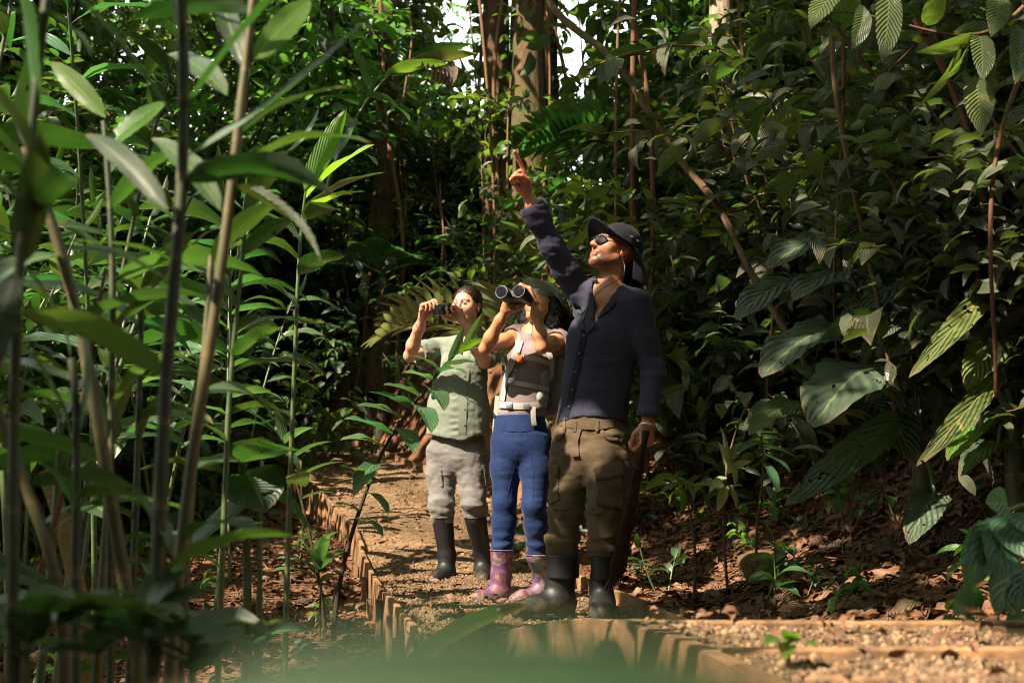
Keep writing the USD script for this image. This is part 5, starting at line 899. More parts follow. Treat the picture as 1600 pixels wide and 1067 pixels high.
for k, y in enumerate(ys):
    t = nrm([float(XL(y + .05) - XL(y - .05)), .1, 0]); z = float(path_z(y))
    obj('plank', stake((float(XL(y)) - .005 + rg.uniform(-.007, .007), y), rg.uniform(.084, .096), .026, .42 + rg.uniform(-.03, .03), math.atan2(t[1], t[0]), rg.uniform(-.04, .04), z - .375 + rg.uniform(-.008, .012)), 'stake_wood', root)
for y, lab, x0 in ((2.43, 'cross timber of the step, furthest from the lens', None), (2.03, 'cross timber of the step, middle one', None), (1.72, 'cross timber of the step, nearest the lens', None)):
    root = thing('step_timber', lab, 'step timber', (float(XL(y)), y, .30), 'cross timbers of the gravel step')
    n = 4; xs = np.linspace(float(XL(y)) + .03, 2.35, n)
    for k in range(n - 1): obj('beam', board((xs[k] + .003, y + rg.uniform(-.006, .006)), (xs[k + 1] - .003, y + rg.uniform(-.006, .006) + .02), .12, .034, .178 + rg.uniform(-.003, .004), .178 + rg.uniform(-.003, .004), .006), 'plank_wood', root)
# ---------------------------------------------------------------- leaf litter
rg = np.random.default_rng(15)
lt = [leaf(1, .42, 3, 1, .45, 1.2, a0=a, droop=d, fold=f, curl=c, seed=s) for s, (a, d, f, c) in enumerate([(.3, .9, .3, .3), (.5, 1.6, .6, .0), (.1, .3, -.2, .8), (.8, 2.2, .4, .2)])]
def lay(n, xr, yr, ok, lo=.035, hi=.11, zo=.004):
    P = []
    while len(P) < n:
        x = rg.uniform(*xr, 4 * n); y = rg.uniform(*yr, 4 * n); m = ok(x, y); P += list(zip(x[m], y[m]))
    P = np.array(P[:n]); z = np.where((P[:, 0] > XL(P[:, 1])) & (P[:, 0] < XR(P[:, 1])), path_z(P[:, 1]) + .012, ground(P[:, 0], P[:, 1])) + zo + rg.random(n) * .012
    e = .05; gx_ = (ground(P[:, 0] + e, P[:, 1]) - ground(P[:, 0] - e, P[:, 1])) / (2 * e); gx_ = np.clip(gx_, -1.2, 1.2)
    up = np.stack([-gx_ + rg.normal(0, .25, n), rg.normal(0, .25, n), np.ones(n)], 1); up /= np.linalg.norm(up, axis=1, keepdims=True)
    a = rg.uniform(0, 6.28, n); D = np.stack([np.cos(a), np.sin(a), 0 * a], 1); D -= up * (D * up).sum(1, keepdims=True)
    return np.c_[P, z], frames(D, rg.normal(0, .35, n), up), lo + (hi - lo) * rg.random(n) ** 2
cam_ok = lambda x, y: np.abs(x) < .5 * y + .3
A = [lay(9500, (-4.5, 0), (3.6, 10), lambda x, y: (x < XL(y) - .03) & cam_ok(x, y), .035, .11), lay(12000, (.5, 3.6), (2.9, 8.5), lambda x, y: (x > XR(y) + .04) & cam_ok(x, y), .035, .12), lay(2600, (-6, 6), (9, 15), lambda x, y: ((x < XL(y)) | (x > XR(y))) & cam_ok(x, y), .06, .14),
     lay(900, (-3, 1), (4.5, 13), lambda x, y: (x > XL(y) + .04) & (x < XR(y) - .04), .025, .08, .008), lay(300, (.3, 1.8), (1.1, 2.9), lambda x, y: (x > XL(y) + .05), .02, .06, .006)]
P, R, S = (np.concatenate([a[k] for a in A]) for k in range(3))
obj('leaf_litter', scatter(lt, rg.integers(0, 4, len(P)), P, R, S), 'litter', label='dry brown and tan leaves covering the forest floor', cat='leaf litter', kind='stuff')
tw = []
for k in range(900):
    s = k % 2; y = rg.uniform(3.4, 9); x = rg.uniform(XR(y) + .1, min(XR(y) + 2.2, .5 * y)) if s else rg.uniform(max(-.5 * y, XL(y) - 2.6), XL(y) - .08); a = rg.uniform(0, 6.28); L = rg.uniform(.08, .4); n = 5
    q = np.stack([x + np.cos(a) * L * np.linspace(-.5, .5, n), y + np.sin(a) * L * np.linspace(-.5, .5, n)], 1) + rg.normal(0, .008, (n, 2)); tw.append(tube(np.c_[q, ground(q[:, 0], q[:, 1]) + .012 + rg.random() * .02], np.linspace(.004, .0015, n) * rg.uniform(.6, 1.6), 4))
obj('twig_litter', cat_mesh(tw), 'twig_brown', label='thin broken twigs lying among the fallen leaves', cat='twigs', kind='stuff')
# large fallen leaves, one by one
pl = []
for k in range(46):
    if k < 34: y = rg.uniform(3.1, 6.2); x = rg.uniform(XR(y) + .25, min(XR(y) + 1.5, .48 * y))
    else: y = rg.uniform(4.8, 8); x = rg.uniform(max(-.46 * y, XL(y) - 1.8), XL(y) - .2)
    pl.append((x, y))
for k, (x, y) in enumerate(sorted(pl, key=lambda q: q[0] / q[1])):
    L = rg.uniform(.13, .27); side = 'left' if x < XL(y) else 'right'; b = G3(x, y, .02); nn = sum(1 for q in pl if (q[0] < XL(q[1])) == (side == 'left') and q[0] / q[1] < x / y)
    root = thing('fallen_leaf', f'{ordinal(nn)} large dry curled leaf from the left, on the ground {side} of the path', 'fallen leaf', b, 'large fallen leaves')
    a = rg.uniform(0, 6.28); sl = np.array([-.4 if side == 'right' else 0, 0, 1]); d = np.array([math.cos(a), math.sin(a), 0]); d = d - nrm(sl) * (d @ nrm(sl))
    obj('blade', put(leaf(L, L * rg.uniform(.4, .6), 10, 3, .45, 1.1, a0=.5, droop=rg.uniform(.8, 2.2), fold=rg.uniform(-.2, .5), wave=.14, curl=rg.uniform(0, .9), rib=.002, notch=.15, seed=k), b, lframe(d, sl, rg.uniform(-.6, .6))), 'dry_leaf_big', root)
    obj('leaf_stalk', tube([b, b - d * .05 + UP * .004, b - d * .09], .0025, 5), 'twig_brown', root)
def stone_thing(name, lab, cat, p, r, seed, mat):
    v, f = rock(seed, 3); root = obj(name, (v * r + p, f), mat, label=lab, cat=cat); return root
q = at(996, 860, 5.9); stone_thing('stone', 'rounded tan stone on the ground right of the machete', 'stone', G3(q[0], 5.9, .03), .045, 3, 'stone')
q = at(1190, 770, 6.0); stone_thing('mossy_rock', 'mossy reddish rock on the bank, right of the pale sapling', 'rock', G3(q[0], 6.0, .06), .17, 8, 'bark_moss')
q = at(905, 955, 4.6); stone_thing('stone', 'small orange stone between the black boots', 'stone', np.array([q[0], 4.6, .02]), .026, 5, 'pebble')

# ---------------------------------------------------------------- people
def frame(y, z=UP):
    """Axes (x: the person's right, y: forward, z: up) as columns."""
    y = nrm(y); x = nrm(np.cross(y, z)); return np.stack([x, y, np.cross(x, y)], 1)
def head_prims(F, c, R, s=1.0, nose=1.0):
    w = lambda *p: c + R @ (np.array(p) * s)
    F.ell(w(0, -.018, .036), np.array([.075, .096, .084]) * s, R, k=.02)
    F.ell(w(0, .022, -.030), np.array([.061, .070, .088]) * s, R, k=.03)
    for g in (-1, 1):
        F.cone(w(g * .053, .005, -.055), w(g * .020, .062, -.098), .018 * s, .015 * s, k=.025)
        F.ell(w(g * .040, .054, -.020), np.array([.026, .024, .024]) * s, R, k=.04)
        F.ell(w(g * .031, .098, .002), np.array([.018, .014, .011]) * s, R, k=.014, mode='cut')
        F.ell(w(g * .031, .079, .001), np.array([.0135, .0135, .0125]) * s, R, k=.003)
        F.cone(w(g * .010, .090, .020), w(g * .045, .076, .022), .0085 * s, .007 * s, k=.012)
    F.ell(w(0, .070, -.100), np.array([.024, .020, .019]) * s, R, k=.025)
    F.cone(w(0, .088, .010), w(0, .088 + .022 * nose, -.030), .0085 * s, .0125 * s, k=.012)
    for g in (-1, 1): F.ell(w(g * .012, .098, -.033), np.array([.0085, .012, .008]) * s, R, k=.006)
    F.cone(w(-.019, .086, -.0615), w(.019, .086, -.0615), .0075 * s, k=.007)
    F.cone(w(-.016, .086, -.074), w(.016, .086, -.074), .0085 * s, k=.007)
    F.cone(w(-.023, .096, -.067), w(.023, .096, -.067), .0028 * s, k=.005, mode='cut')
    for g in (-1, 1):
        Re = R @ np.array([[1, 0, 0], [0, .94, -.34], [0, .34, .94]]) @ np.array([[.94, g * .34, 0], [-g * .34, .94, 0], [0, 0, 1]])
        F.ell(w(g * .078, -.014, -.010), np.array([.009, .020, .032]) * s, Re, k=.006)
        F.ell(w(g * .086, -.008, -.006), np.array([.006, .011, .019]) * s, Re, k=.006, mode='cut')
def head_tint(v, c, R, s, lip=(0.80, 0.50, 0.50), beard=0.0, brow=True):
    q = ((v - c) @ R) / s; t = np.ones((len(v), 3))
    near = (np.abs(q) < .2).all(1)
    lipm = near & (np.abs(q[:, 0]) < .023) & (q[:, 1] > .078) & (np.abs(q[:, 2] + .068) < .0105)
    t[lipm] *= lip
    if beard:
        soft = np.clip((-.038 - q[:, 2] - .25 * np.maximum(0, .07 - q[:, 1]) * (q[:, 1] > .02)) / .022, 0, 1) * np.clip((q[:, 2] + .132) / .02, 0, 1) * np.clip((q[:, 1] + .02) / .03, 0, 1) * near * ~lipm
        n = 1 - beard * soft * np.clip(0.6 + 1.3 * fbm(v, 90, 2), 0, 1); t *= n[:, None]
    if brow:
        m = near & (q[:, 1] > .06) & (np.abs(np.abs(q[:, 0]) - .031) < .021) & (np.abs(q[:, 2] - .0235 + .12 * (np.abs(q[:, 0]) - .031) ** 2 * 40) < .0055)
        t[m] *= 0.34
    ear = near & (np.abs(q[:, 0]) > .07) & (np.abs(q[:, 2] + .01) < .045) & (q[:, 1] > -.05) & (q[:, 1] < .02); t[ear] *= (1.05, .82, .78)
    ch = near & (np.abs(np.abs(q[:, 0]) - .04) < .02) & (np.abs(q[:, 2] + .025) < .02); t[ch] *= (1.05, .9, .88)
    return t
FL = [(.043, .026, .021), (.047, .030, .022), (.043, .028, .021), (.034, .021, .018)]
def hand_prims(F, W, Y, X, right, curls, thumb, s=1.0, spread=0.0):
    """A palm, four fingers with three joints each and a thumb. curls: degrees per joint; thumb: three directions in (thumb side, fingers, palm)."""
    Y = nrm(Y); X = nrm(X - Y * (X @ Y)); N = np.cross(X, Y) * (1 if right else -1)
    offs, pl = (.027, .008, -.0115, -.029), (.090, .092, .087, .079)
    tips = []
    for o, L in zip(offs, pl): F.cone(W + X * o * .55 * s + Y * .008 * s, W + X * o * s + Y * L * s, .0145 * s, .0112 * s, k=.012)
    F.ell(W + Y * .045 * s + N * .004 * s, np.array([.036, .045, .013]) * s, np.stack([X, Y, N], 1), k=.012)
    for i, (o, L) in enumerate(zip(offs, pl)):
        p = W + X * o * s + Y * L * s; a = 0.0; r = (.0095, .0092, .009, .008)[i]
        Yi = nrm(Y + X * spread * (1.5 - i))
        for j in range(3):
            a += math.radians(curls[i][j]); q = p + (Yi * math.cos(a) + N * math.sin(a)) * FL[i][j] * s
            F.cone(p, q, (r - .0006 * j) * s, (r - .0006 * (j + 1)) * s, k=.0035); p = q
        tips.append(p)
    p = W + X * .018 * s + Y * .018 * s + N * .004 * s
    for j, (d, L, ra, rb) in enumerate(zip(thumb, (.046, .034, .027), (.0165, .0115, .0105), (.0118, .0105, .0085))):
        q = p + nrm(X * d[0] + Y * d[1] + N * d[2]) * L * s; F.cone(p, q, ra * s, rb * s, k=.008 if j == 0 else .003); p = q
    return tips, (X, Y, N)
def limb(F, pts, rs, k=.02, flat=None):
    for (a, b), (ra, rb) in zip(zip(pts[:-1], pts[1:]), zip(rs[:-1], rs[1:])): F.cone(a, b, ra, rb, k=k, flat=flat)
def arm(F, sh, el, wr, g=1.0, k=.026):
    fm = el + (wr - el) * .3; um = sh + (el - sh) * .45
    limb(F, [sh, um, el], [.052 * g, .043 * g, .032 * g], k=k)
    limb(F, [el, fm, el + (wr - el) * .75, wr], [.032 * g, .0385 * g, .030 * g, .0245 * g], k=k)
def torso(F, J, f, wc, ww, wp, fl=.66, inf=0.0, k=.05):
    F.cone(J['che'], J['wai'], wc + inf, ww + inf, k=k, flat=(f, fl)); F.cone(J['wai'], J['pel'], ww + inf, wp + inf, k=k, flat=(f, fl + .04))
    m = (J['shR'] + J['shL']) / 2
    for a in (J['shR'], J['shL']):
        F.cone(m + (a - m) * .25 + UP * .01, m + (a - m) * .92, .068 + inf, .056 + inf, k=k)
def wrinkle(amp, f, axis=(1, 1, 1), seed=0, ridge=True):
    ax = np.array(axis, float)
    def fn(p):
        n = fbm(p * ax, f, 3, seed)
        return amp * ((1 - np.abs(n) * 5) if ridge else n * 2)
    return fn
def ribbon(F, starts, d, width, th, lift=.004, side=None, n=24):
    """A strap lying on the surface of F: world points are pushed along d onto it."""
    P = spline(starts, n); hit = [F.front(p, d) for p in P if (F.val(np.asarray(p)[None] + np.linspace(0, .8, 160)[:, None] * nrm(d)) < 0).any()] or [F.front(p, d) for p in P]
    if len(hit) < 2: hit = hit * 2
    q = np.array([h[0] + h[1] * lift for h in hit]); nn = np.array([h[1] for h in hit])
    for _ in range(2): q[1:-1] = (q[:-2] + 2 * q[1:-1] + q[2:]) / 4; nn[1:-1] = (nn[:-2] + 2 * nn[1:-1] + nn[2:]) / 4
    return strip(q, nn, width, th)
def strip(q, nn, width, th):
    q = np.asarray(q); nn = np.asarray(nn); t = np.gradient(q, axis=0); s = np.cross(t, nn); s /= np.linalg.norm(s, axis=1, keepdims=True) + 1e-9
    nn = nn / (np.linalg.norm(nn, axis=1, keepdims=True) + 1e-9)
    n = len(q); w = width / 2
    v = np.stack([q - s * w, q + s * w, q + s * w + nn * th, q - s * w + nn * th], 1).reshape(-1, 3)
    f = []
    for i in range(n - 1):
        a, b = 4 * i, 4 * i + 4
        for j in range(4): f.append([a + j, a + (j + 1) % 4, b + (j + 1) % 4, b + j])
    f += [[3, 2, 1, 0], [4 * n - 4, 4 * n - 3, 4 * n - 2, 4 * n - 1]]
    return v, np.array(f)
def shin(a, kn, h): return a + (kn - a) * (h / (kn[2] - a[2]))
def boot(F, an, kn_top, foot, r_sh, r_top, L=.26, wide=1.0):
    """A rubber boot: an = ankle at the ground, foot = direction of the toe."""
    f = nrm(np.array([foot[0], foot[1], 0])); z0 = an[2]
    A = np.array([an[0], an[1], z0]); h = A - f * .045; s = np.cross(f, UP)
    F.cone(h + UP * .042, A + f * .03 + UP * .05, .040 * wide, .043 * wide, k=.03)
    F.cone(A + f * .03 + UP * .048, A + f * .11 + UP * .040, .045 * wide, .046 * wide, k=.04)
    F.cone(A + f * .11 + UP * .038, A + f * (L - .085) + UP * .034, .046 * wide, .036 * wide, k=.03)
    F.cone(A - f * .01 + UP * .09, A - f * .012 + UP * .16, r_sh, r_sh, k=.05)
    F.cone(A - f * .012 + UP * .16, kn_top, r_sh, r_top, k=.03)
    F.clip(A + UP * .0, -UP)
def sole(an, foot, L=.26, wide=1.0, th=.022):
    f = nrm(np.array([foot[0], foot[1], 0])); s = np.cross(f, UP); n = 28; A = np.array([an[0], an[1], an[2]])
    t = np.linspace(0, 2 * np.pi, n, endpoint=False); y = np.cos(t); x = np.sin(t)
    yy = np.where(y > 0, y * (L * .5), y * (L * .5)) + L * .5 - .088
    ww = np.interp(yy, [-.09, -.03, .02, .10, L - .09], [.040, .041, .038, .050, .045]) * wide
    ring = A + f * yy[:, None] + s * (x * ww)[:, None]
    v = np.vstack([ring, ring + UP * th, [A + f * .04], [A + f * .04 + UP * th]]); k = np.arange(n); k2 = (k + 1) % n
    return v, np.vstack([np.stack([k, k2, k2 + n], 1), np.stack([k, k2 + n, k + n], 1), np.stack([np.full(n, 2 * n), k2, k], 1), np.stack([np.full(n, 2 * n + 1), k + n, k2 + n], 1)])
def disc(c, nrm_, r, th=.003, n=14):
    c = np.asarray(c); return tube([c, c + nrm(nrm_) * th], [r, r], n)
def torus(c, axis, R, r, n=28, m=6, squash=1.0, ref=None):
    a = nrm(axis); x = nrm(np.cross(a, ref if ref is not None else (UP if abs(a[2]) < .9 else np.array([1.0, 0, 0])))); y = np.cross(a, x)
    t = np.linspace(0, 2 * np.pi, n + 1)
    return tube([c + x * math.cos(u) * R + y * math.sin(u) * R * squash for u in t], r, m)

def person_body(name_label, group, J, f, skin, Rh, hs, wid, hands, lo, hi, lip, beard, base, girth=1.0, fl=.66, h=.0043, nose=1.0):
    B = Field(lo, hi, h)
    torso(B, J, f, *wid, fl=fl)
    B.ell(J['pel'] - UP * .03, (wid[2] * .98, wid[2] * .72, .12), frame(f), k=.05)
    for s in 'RL':
        an = J['an' + s] * [1, 1, 0] + UP * (J['an' + s][2] + .12) - f * .014; limb(B, [J['hip' + s], J['kn' + s], an], [.075 * girth, .046 * girth, .022 * girth], k=.04)
    B.cone(J['nec'], J['head'] + Rh @ (np.array([0, -.030, -.045]) * hs), .060 * girth, .053 * girth, k=.035)
    head_prims(B, J['head'], Rh, hs, nose)
    for s in 'RL': arm(B, J['sh' + s], J['el' + s], J['wr' + s], girth)
    for s in 'RL': hand_prims(B, J['wr' + s], *hands[s][:2], s == 'R', *hands[s][2:4], s=hands[s][4] if len(hands[s]) > 4 else 1.0)
    m = smooth_mesh(B.mesh(), 2)
    root = thing('person', name_label, 'person', base, group)
    col = head_tint(m[0], J['head'], Rh, hs, lip, beard)
    for s in 'RL':   # warmer, redder knuckles and finger ends
        d = np.linalg.norm(m[0] - (J['wr' + s] + nrm(hands[s][0]) * .12), axis=1); col[d < .07] *= (1.03, .88, .86)
    obj('body', m, skin, root, smooth=True, colors=col)
    return root, B

# ---- the guide: dark shirt, arm raised
def build_guide():
    J = dict(pel=at(925, 668, 5.10), wai=at(930, 612, 5.09), che=at(941, 535, 5.07), nec=at(948, 462, 5.08),
             shR=at(908, 460, 5.17), shL=at(995, 478, 4.98), elR=at(862, 384, 5.05), wrR=at(822, 301, 4.96), elL=at(1021, 580, 4.99), wrL=at(1011, 660, 4.88),
             hipR=at(893, 690, 5.14), hipL=at(952, 692, 5.06), knR=at(884, 800, 5.10), knL=at(946, 795, 5.02), anR=at(872, 940, 5.12), anL=at(941, 938, 5.03), head=at(960, 390, 5.06))
    J['anR'][2] = J['anL'][2] = 0.05
    f = nrm([-.42, -.9, 0]); Rh = frame([-.80, -.42, .40], nrm([.40, .12, .9]))
    base = np.array([J['anR'][0] / 2 + J['anL'][0] / 2, 5.08, 0.0])
    ya = J['wrR'] - J['elR']
    hands = {'R': (nrm(ya) + np.array([.02, -.05, .1]), np.array([.80, -.5, .35]), [(4, 6, 4), (88, 95, 45), (92, 98, 45), (92, 98, 45)], [(.45, .75, .5), (-.35, .75, .6), (-.7, .45, .55)], 1.06),
             'L': (np.array([-.06, -.10, -1.0]), np.array([-.75, -.66, 0]), [(58, 62, 35), (66, 70, 40), (70, 72, 40), (74, 74, 40)], [(.5, .7, .5), (-.1, .9, .5), (-.3, .85, .4)], 1.05)}
    root, B = person_body('person in a dark dotted shirt and navy flap cap, arm raised and pointing up', 'hikers on the path', J, f, 'skin_tan', Rh, 1.0, (.152, .124, .126), hands,
                          (-.05, 4.55, -.05), (.95, 5.50, 2.15), (0.72, 0.5, 0.5), 0.8, base)
    G = lambda *p: J['head'] + Rh @ np.array(p)
    # shirt
    S = Field((-.05, 4.6, .6), (.95, 5.5, 2.0), .005)
    torso(S, J, f, .160, .138, .142, fl=.68, inf=.016)
    hem = at(925, 660, 5.09)
    S.cone(J['pel'] + UP * .02, J['pel'] - UP * .06, .158, .160, k=.05, flat=(f, .76))
    cuff = J['elR'] + (J['wrR'] - J['elR']) * .66
    limb(S, [J['shR'], J['shR'] + (J['elR'] - J['shR']) * .5, J['elR'], cuff], [.070, .066, .058, .054], k=.03)
    d = nrm(J['wrR'] - J['elR'])
    S.cone(cuff - d * .050, cuff + d * .004, .064, .070, k=.006)
    S.cone(cuff - d * .01, cuff + d * .12, .046, .048, k=.006, mode='cut')
    cl = J['elL'] + (J['wrL'] - J['elL']) * .90; dl = nrm(J['wrL'] - J['elL'])
    limb(S, [J['shL'], J['shL'] + (J['elL'] - J['shL']) * .5, J['elL'], cl - dl * .05], [.074, .062, .057, .052], k=.03)
    S.cone(cl - dl * .075, cl, .053, .055, k=.008); S.cone(cl - dl * .004, cl + dl * .1, .040, .040, k=.006, mode='cut')
    S.cone(J['nec'] - UP * .01, J['nec'] + UP * .045 + nrm(J['head'] - J['nec']) * .01, .082, .072, k=.03)
    S.cone(J['nec'] + UP * .02, J['head'], .066, .064, k=.008, mode='cut')
    # open neck: a wedge down the chest
    r_ = np.cross(f, UP); tri = [np.array([(q - J['nec']) @ r_, q[2]]) for q in (at(915, 436, 4.96), at(964, 440, 4.96), at(921, 500, 4.92))]
    def wedge(x, y, z):
        u = (x - J['nec'][0]) * r_[0] + (y - J['nec'][1]) * r_[1] + 0 * z; d = -((x - J['nec'][0]) * f[0] + (y - J['nec'][1]) * f[1] + 0 * z) + .02
        c = sum(tri) / 3
        for i in range(3):
            a, b = tri[i], tri[(i + 1) % 3]; n = np.array([b[1] - a[1], a[0] - b[0]]); n /= np.linalg.norm(n)
            if (c - a) @ n > 0: n = -n
            d = np.maximum(d, (u - a[0]) * n[0] + (z - a[1]) * n[1])
        return d
    S.put(J['nec'] - .3, J['nec'] + .3, wedge, .008, 'cut')
    S.put(np.array([-1, 4, 0]), np.array([2, 6, hem[2] + .12]), lambda x, y, z: (hem[2] + .018 * np.cos((x - J['pel'][0]) * 16) + .006 * np.sin(x * 31 + y * 20)) - z + 0 * y, 0, 'max')
    S.disp(wrinkle(.0030, 6.0, (1, 1, .55), 3)); S.disp(wrinkle(.0026, 18.0, (1, 1, .6), 5)); S.disp(wrinkle(.0035, 9.0, (.6, .6, 2.0), 6))
    S.disp(lambda p: .0014 * np.sin((p - J['shR']) @ nrm(J['elR'] - J['shR']) * 85 + 4 * fbm(p, 6)) * np.exp(-(np.linalg.norm(p - J['shR'], axis=1) / .17) ** 2))
    S.disp(lambda p: .0018 * np.sin(p[:, 2] * 95 + 5 * fbm(p, 7, 2, 3)) * np.exp(-(np.linalg.norm(p - J['elL'], axis=1) / .10) ** 2))
    sh = obj('shirt', smooth_mesh(S.mesh(), 4), 'navy_cotton', root)
    pl = ribbon(S, [at(925, 498, 4.6), at(915, 540, 4.6), at(905, 590, 4.6), at(893, 640, 4.6)], (0, 1, 0), .034, .003, lift=.001)
    obj('placket', pl, 'navy_twill', sh)
    for px, py in ((923, 506), (916, 535), (910, 565), (904, 596), (898, 625)):
        q, n = S.front(at(px, py, 4.6), (0, 1, 0)); obj('button', disc(q + n * .005, n, .0065, .003), 'black_plastic', sh)
    col = [at(912, 452, 5.10), at(916, 470, 4.99), at(924, 494, 4.95)]
    for pts in ([(907, 446), (912, 465), (917, 483), (921, 497)], [(973, 447), (959, 462), (942, 482), (926, 499)]):
        obj('collar', ribbon(S, [at(a, b, 4.6) for a, b in pts], (0, 1, 0), .028, .005, lift=.003), 'navy_cotton', sh)
    # undershorts showing above the belt
    U = Field((-.02, 4.7, .75), (.7, 5.4, 1.2), .006); U.cone(J['pel'] + UP * .075, J['pel'] + UP * .0, .140, .142, flat=(f, .72)); U.ell(J['pel'] + UP * .07 - np.cross(f, UP) * .085, (.070, .08, .05), frame(f), k=.02); U.clip(at(925, 634, 5.09), UP)
    obj('undershorts', U.mesh(), 'boxer_print', root)
    # trousers
    T = Field((-.1, 4.65, .1), (.75, 5.5, 1.1), .006)
    T.cone(J['pel'] + UP * .04, J['pel'] - UP * .10, .156, .164, flat=(f, .76), k=.04)
    bunR, bunL = shin(J['anR'], J['knR'], .22), shin(J['anL'], J['knL'], .22)
    limb(T, [J['hipR'] + UP * .02, J['hipR'] - UP * .12, J['knR'], bunR + UP * .05, bunR], [.100, .102, .080, .074, .066], k=.04)
    limb(T, [J['hipL'] + UP * .02, J['hipL'] - UP * .12, J['knL'], bunL + UP * .05, bunL], [.100, .102, .082, .072, .060], k=.04)
    T.clip(at(925, 641, 5.09), UP)
    T.disp(wrinkle(.006, 8.0, (1, 1, .7), 11)); T.disp(wrinkle(.004, 11, (.7, .7, 2.2), 14)); T.disp(wrinkle(.0022, 26, (1, 1, 1.4), 15))
    T.disp(lambda p: .0075 * np.sin(p[:, 2] * 78 + p[:, 0] * 30 + 9 * fbm(p, 6, 2, 5)) * np.clip(1 - np.abs(p[:, 2] - .34) / .16, 0, 1))
    T.disp(lambda p: .004 * np.sin((p[:, 2] + .5 * p[:, 0]) * 60 + 9 * fbm(p, 5, 2, 8)) * np.clip(1 - np.abs(p[:, 2] - .85) / .15, 0, 1))
    tr = obj('trousers', smooth_mesh(T.mesh(), 3), 'olive_canvas', root)
    Y = (0, 1, 0)
    obj('waistband', ribbon(T, [at(x, y, 4.5) for x, y in ((886, 645), (898, 649), (920, 653), (950, 654), (976, 650))], Y, .040, .004), 'olive_canvas', tr)
    for x, y in ((894, 656), (912, 660), (948, 660)): obj('belt_loop', ribbon(T, [at(x, y - 14, 4.5), at(x - 1, y + 6, 4.5)], Y, .014, .003, lift=.007, n=6), 'olive_canvas', tr)
    obj('fly', ribbon(T, [at(916, 660, 4.5), at(911, 680, 4.5), at(912, 708, 4.5)], Y, .036, .003), 'olive_canvas', tr)
    for pts in ([(955, 664), (962, 675), (982, 678)], [(893, 662), (886, 674), (879, 679)]): obj('pocket_welt', ribbon(T, [at(a, b, 4.5) for a, b in pts], Y, .012, .003), 'olive_canvas', tr)
    cp = obj('cargo_pocket', ribbon(T, [at(964, 728, 4.5), at(968, 760, 4.5), at(966, 795, 4.5)], Y, .115, .014, lift=-.006), 'olive_canvas', tr)
    obj('pocket_flap', ribbon(T, [at(965, 722, 4.5), at(969, 744, 4.5)], Y, .125, .006, lift=.009, n=6), 'olive_canvas', cp)
    cp = obj('cargo_pocket', ribbon(T, [at(876, 728, 4.5), at(875, 760, 4.5), at(876, 788, 4.5)], Y, .052, .012, lift=-.005), 'olive_canvas', tr)
    obj('pocket_flap', ribbon(T, [at(876, 722, 4.5), at(875, 740, 4.5)], Y, .056, .006, lift=.007, n=6), 'olive_canvas', cp)
    for pts in ([(868, 795), (882, 800), (900, 798)], [(928, 801), (945, 806), (962, 800)]): obj('knee_seam', ribbon(T, [at(a, b, 4.5) for a, b in pts], Y, .007, .003), 'olive_canvas', tr)
    # boots
    for s, ft, rs, rt in (('R', (-.86, -.5), .062, .068), ('L', (-.10, -1), .047, .052)):
        W = Field((-.3, 4.6, -.02), (.75, 5.4, .45), .005); A = np.array([J['an' + s][0], J['an' + s][1], 0.012])
        top = shin(A, J['kn' + s], .255)
        boot(W, A, top, ft, rs, rt, L=.29, wide=1.08); W.clip(top, UP)
        b = obj('boot', W.mesh(), 'black_rubber', root)
        K = Field((-.3, 4.6, .05), (.75, 5.4, .45), .005); K.cone(top - UP * .085, top, rt + .005, rt + .008); K.clip(top + UP * .006, UP); K.clip(top - UP * .095, -UP)
        K.cone(top - UP * .02, top + UP * .1, rt - .004, mode='cut', k=.003)
        obj('folded_cuff', K.mesh(), 'black_rubber', b); obj('sole', sole(A - UP * .004, ft, .29, 1.12), 'black_rubber', b)
    # flap cap
    H = Field(J['head'] - .22, J['head'] + .22, .004)
    H.ell(G(0, -.020, .042), (.088, .110, .092), Rh); H.clip(G(0, 0, .022), Rh @ nrm([0, .10, -1])); H.ell(G(0, -.018, .020), (.078, .100, .088), Rh, mode='cut', k=.004)
    H.disp(wrinkle(.002, 16, seed=2))
    hat = obj('flap_cap', H.mesh(), 'navy_twill', root)
    th = np.linspace(-1.75, 1.75, 41); rad = np.linspace(0, 1, 9); bv = []
    for t in th:
        for r in rad:
            ln = .016 + .062 * max(0, math.cos(t * .72)) ** 1.6; rr = 1 + 0 * r
            x, y = math.sin(t) * (.086 + ln * r), -.020 + math.cos(t) * (.107 + ln * r)
            bv.append(G(x, y, .030 + .010 * math.cos(t) + .030 * r * math.cos(t) ** 3 - .034 * r * abs(math.sin(t)) ** 2 * (1 if t > 0 else .55) + .008 * r * math.sin(3.1 * t + .7)))
    obj('brim', solid_grid(np.array(bv).reshape(41, 9, 3), .0035), 'navy_twill', hat)
    fv = []
    for t in np.linspace(1.70, 2 * np.pi - 1.70, 30):
        for r in np.linspace(0, 1, 9):
            fl_ = .02 * r * math.sin(t * 5) + .028 * r
            pz = G(math.sin(t) * .087, -.020 + math.cos(t) * .109, .030)
            out = Rh @ np.array([math.sin(t), math.cos(t), 0])
            fv.append(pz + out * (.012 + fl_) * min(1, r * 3) * .8 - (UP * .75 + Rh[:, 2] * .25) * .155 * r)
    obj('neck_flap', solid_grid(np.array(fv).reshape(30, 9, 3), .003), 'navy_twill', hat)
    for a in (-1, 1):
        for t in (1.5, 1.85): obj('eyelet', torus(G(a * math.sin(t) * .087, -.020 + math.cos(t) * .108, .062), Rh @ np.array([a, 0, .3]), .0045, .0015, 10, 5), 'grey_metal', hat)
    # sunglasses
    gl = obj('sunglasses', tube([G(x, .106 - 2.6 * x * x, .010) for x in np.linspace(-.066, .066, 15)], .0028, 6), 'black_plastic', root)
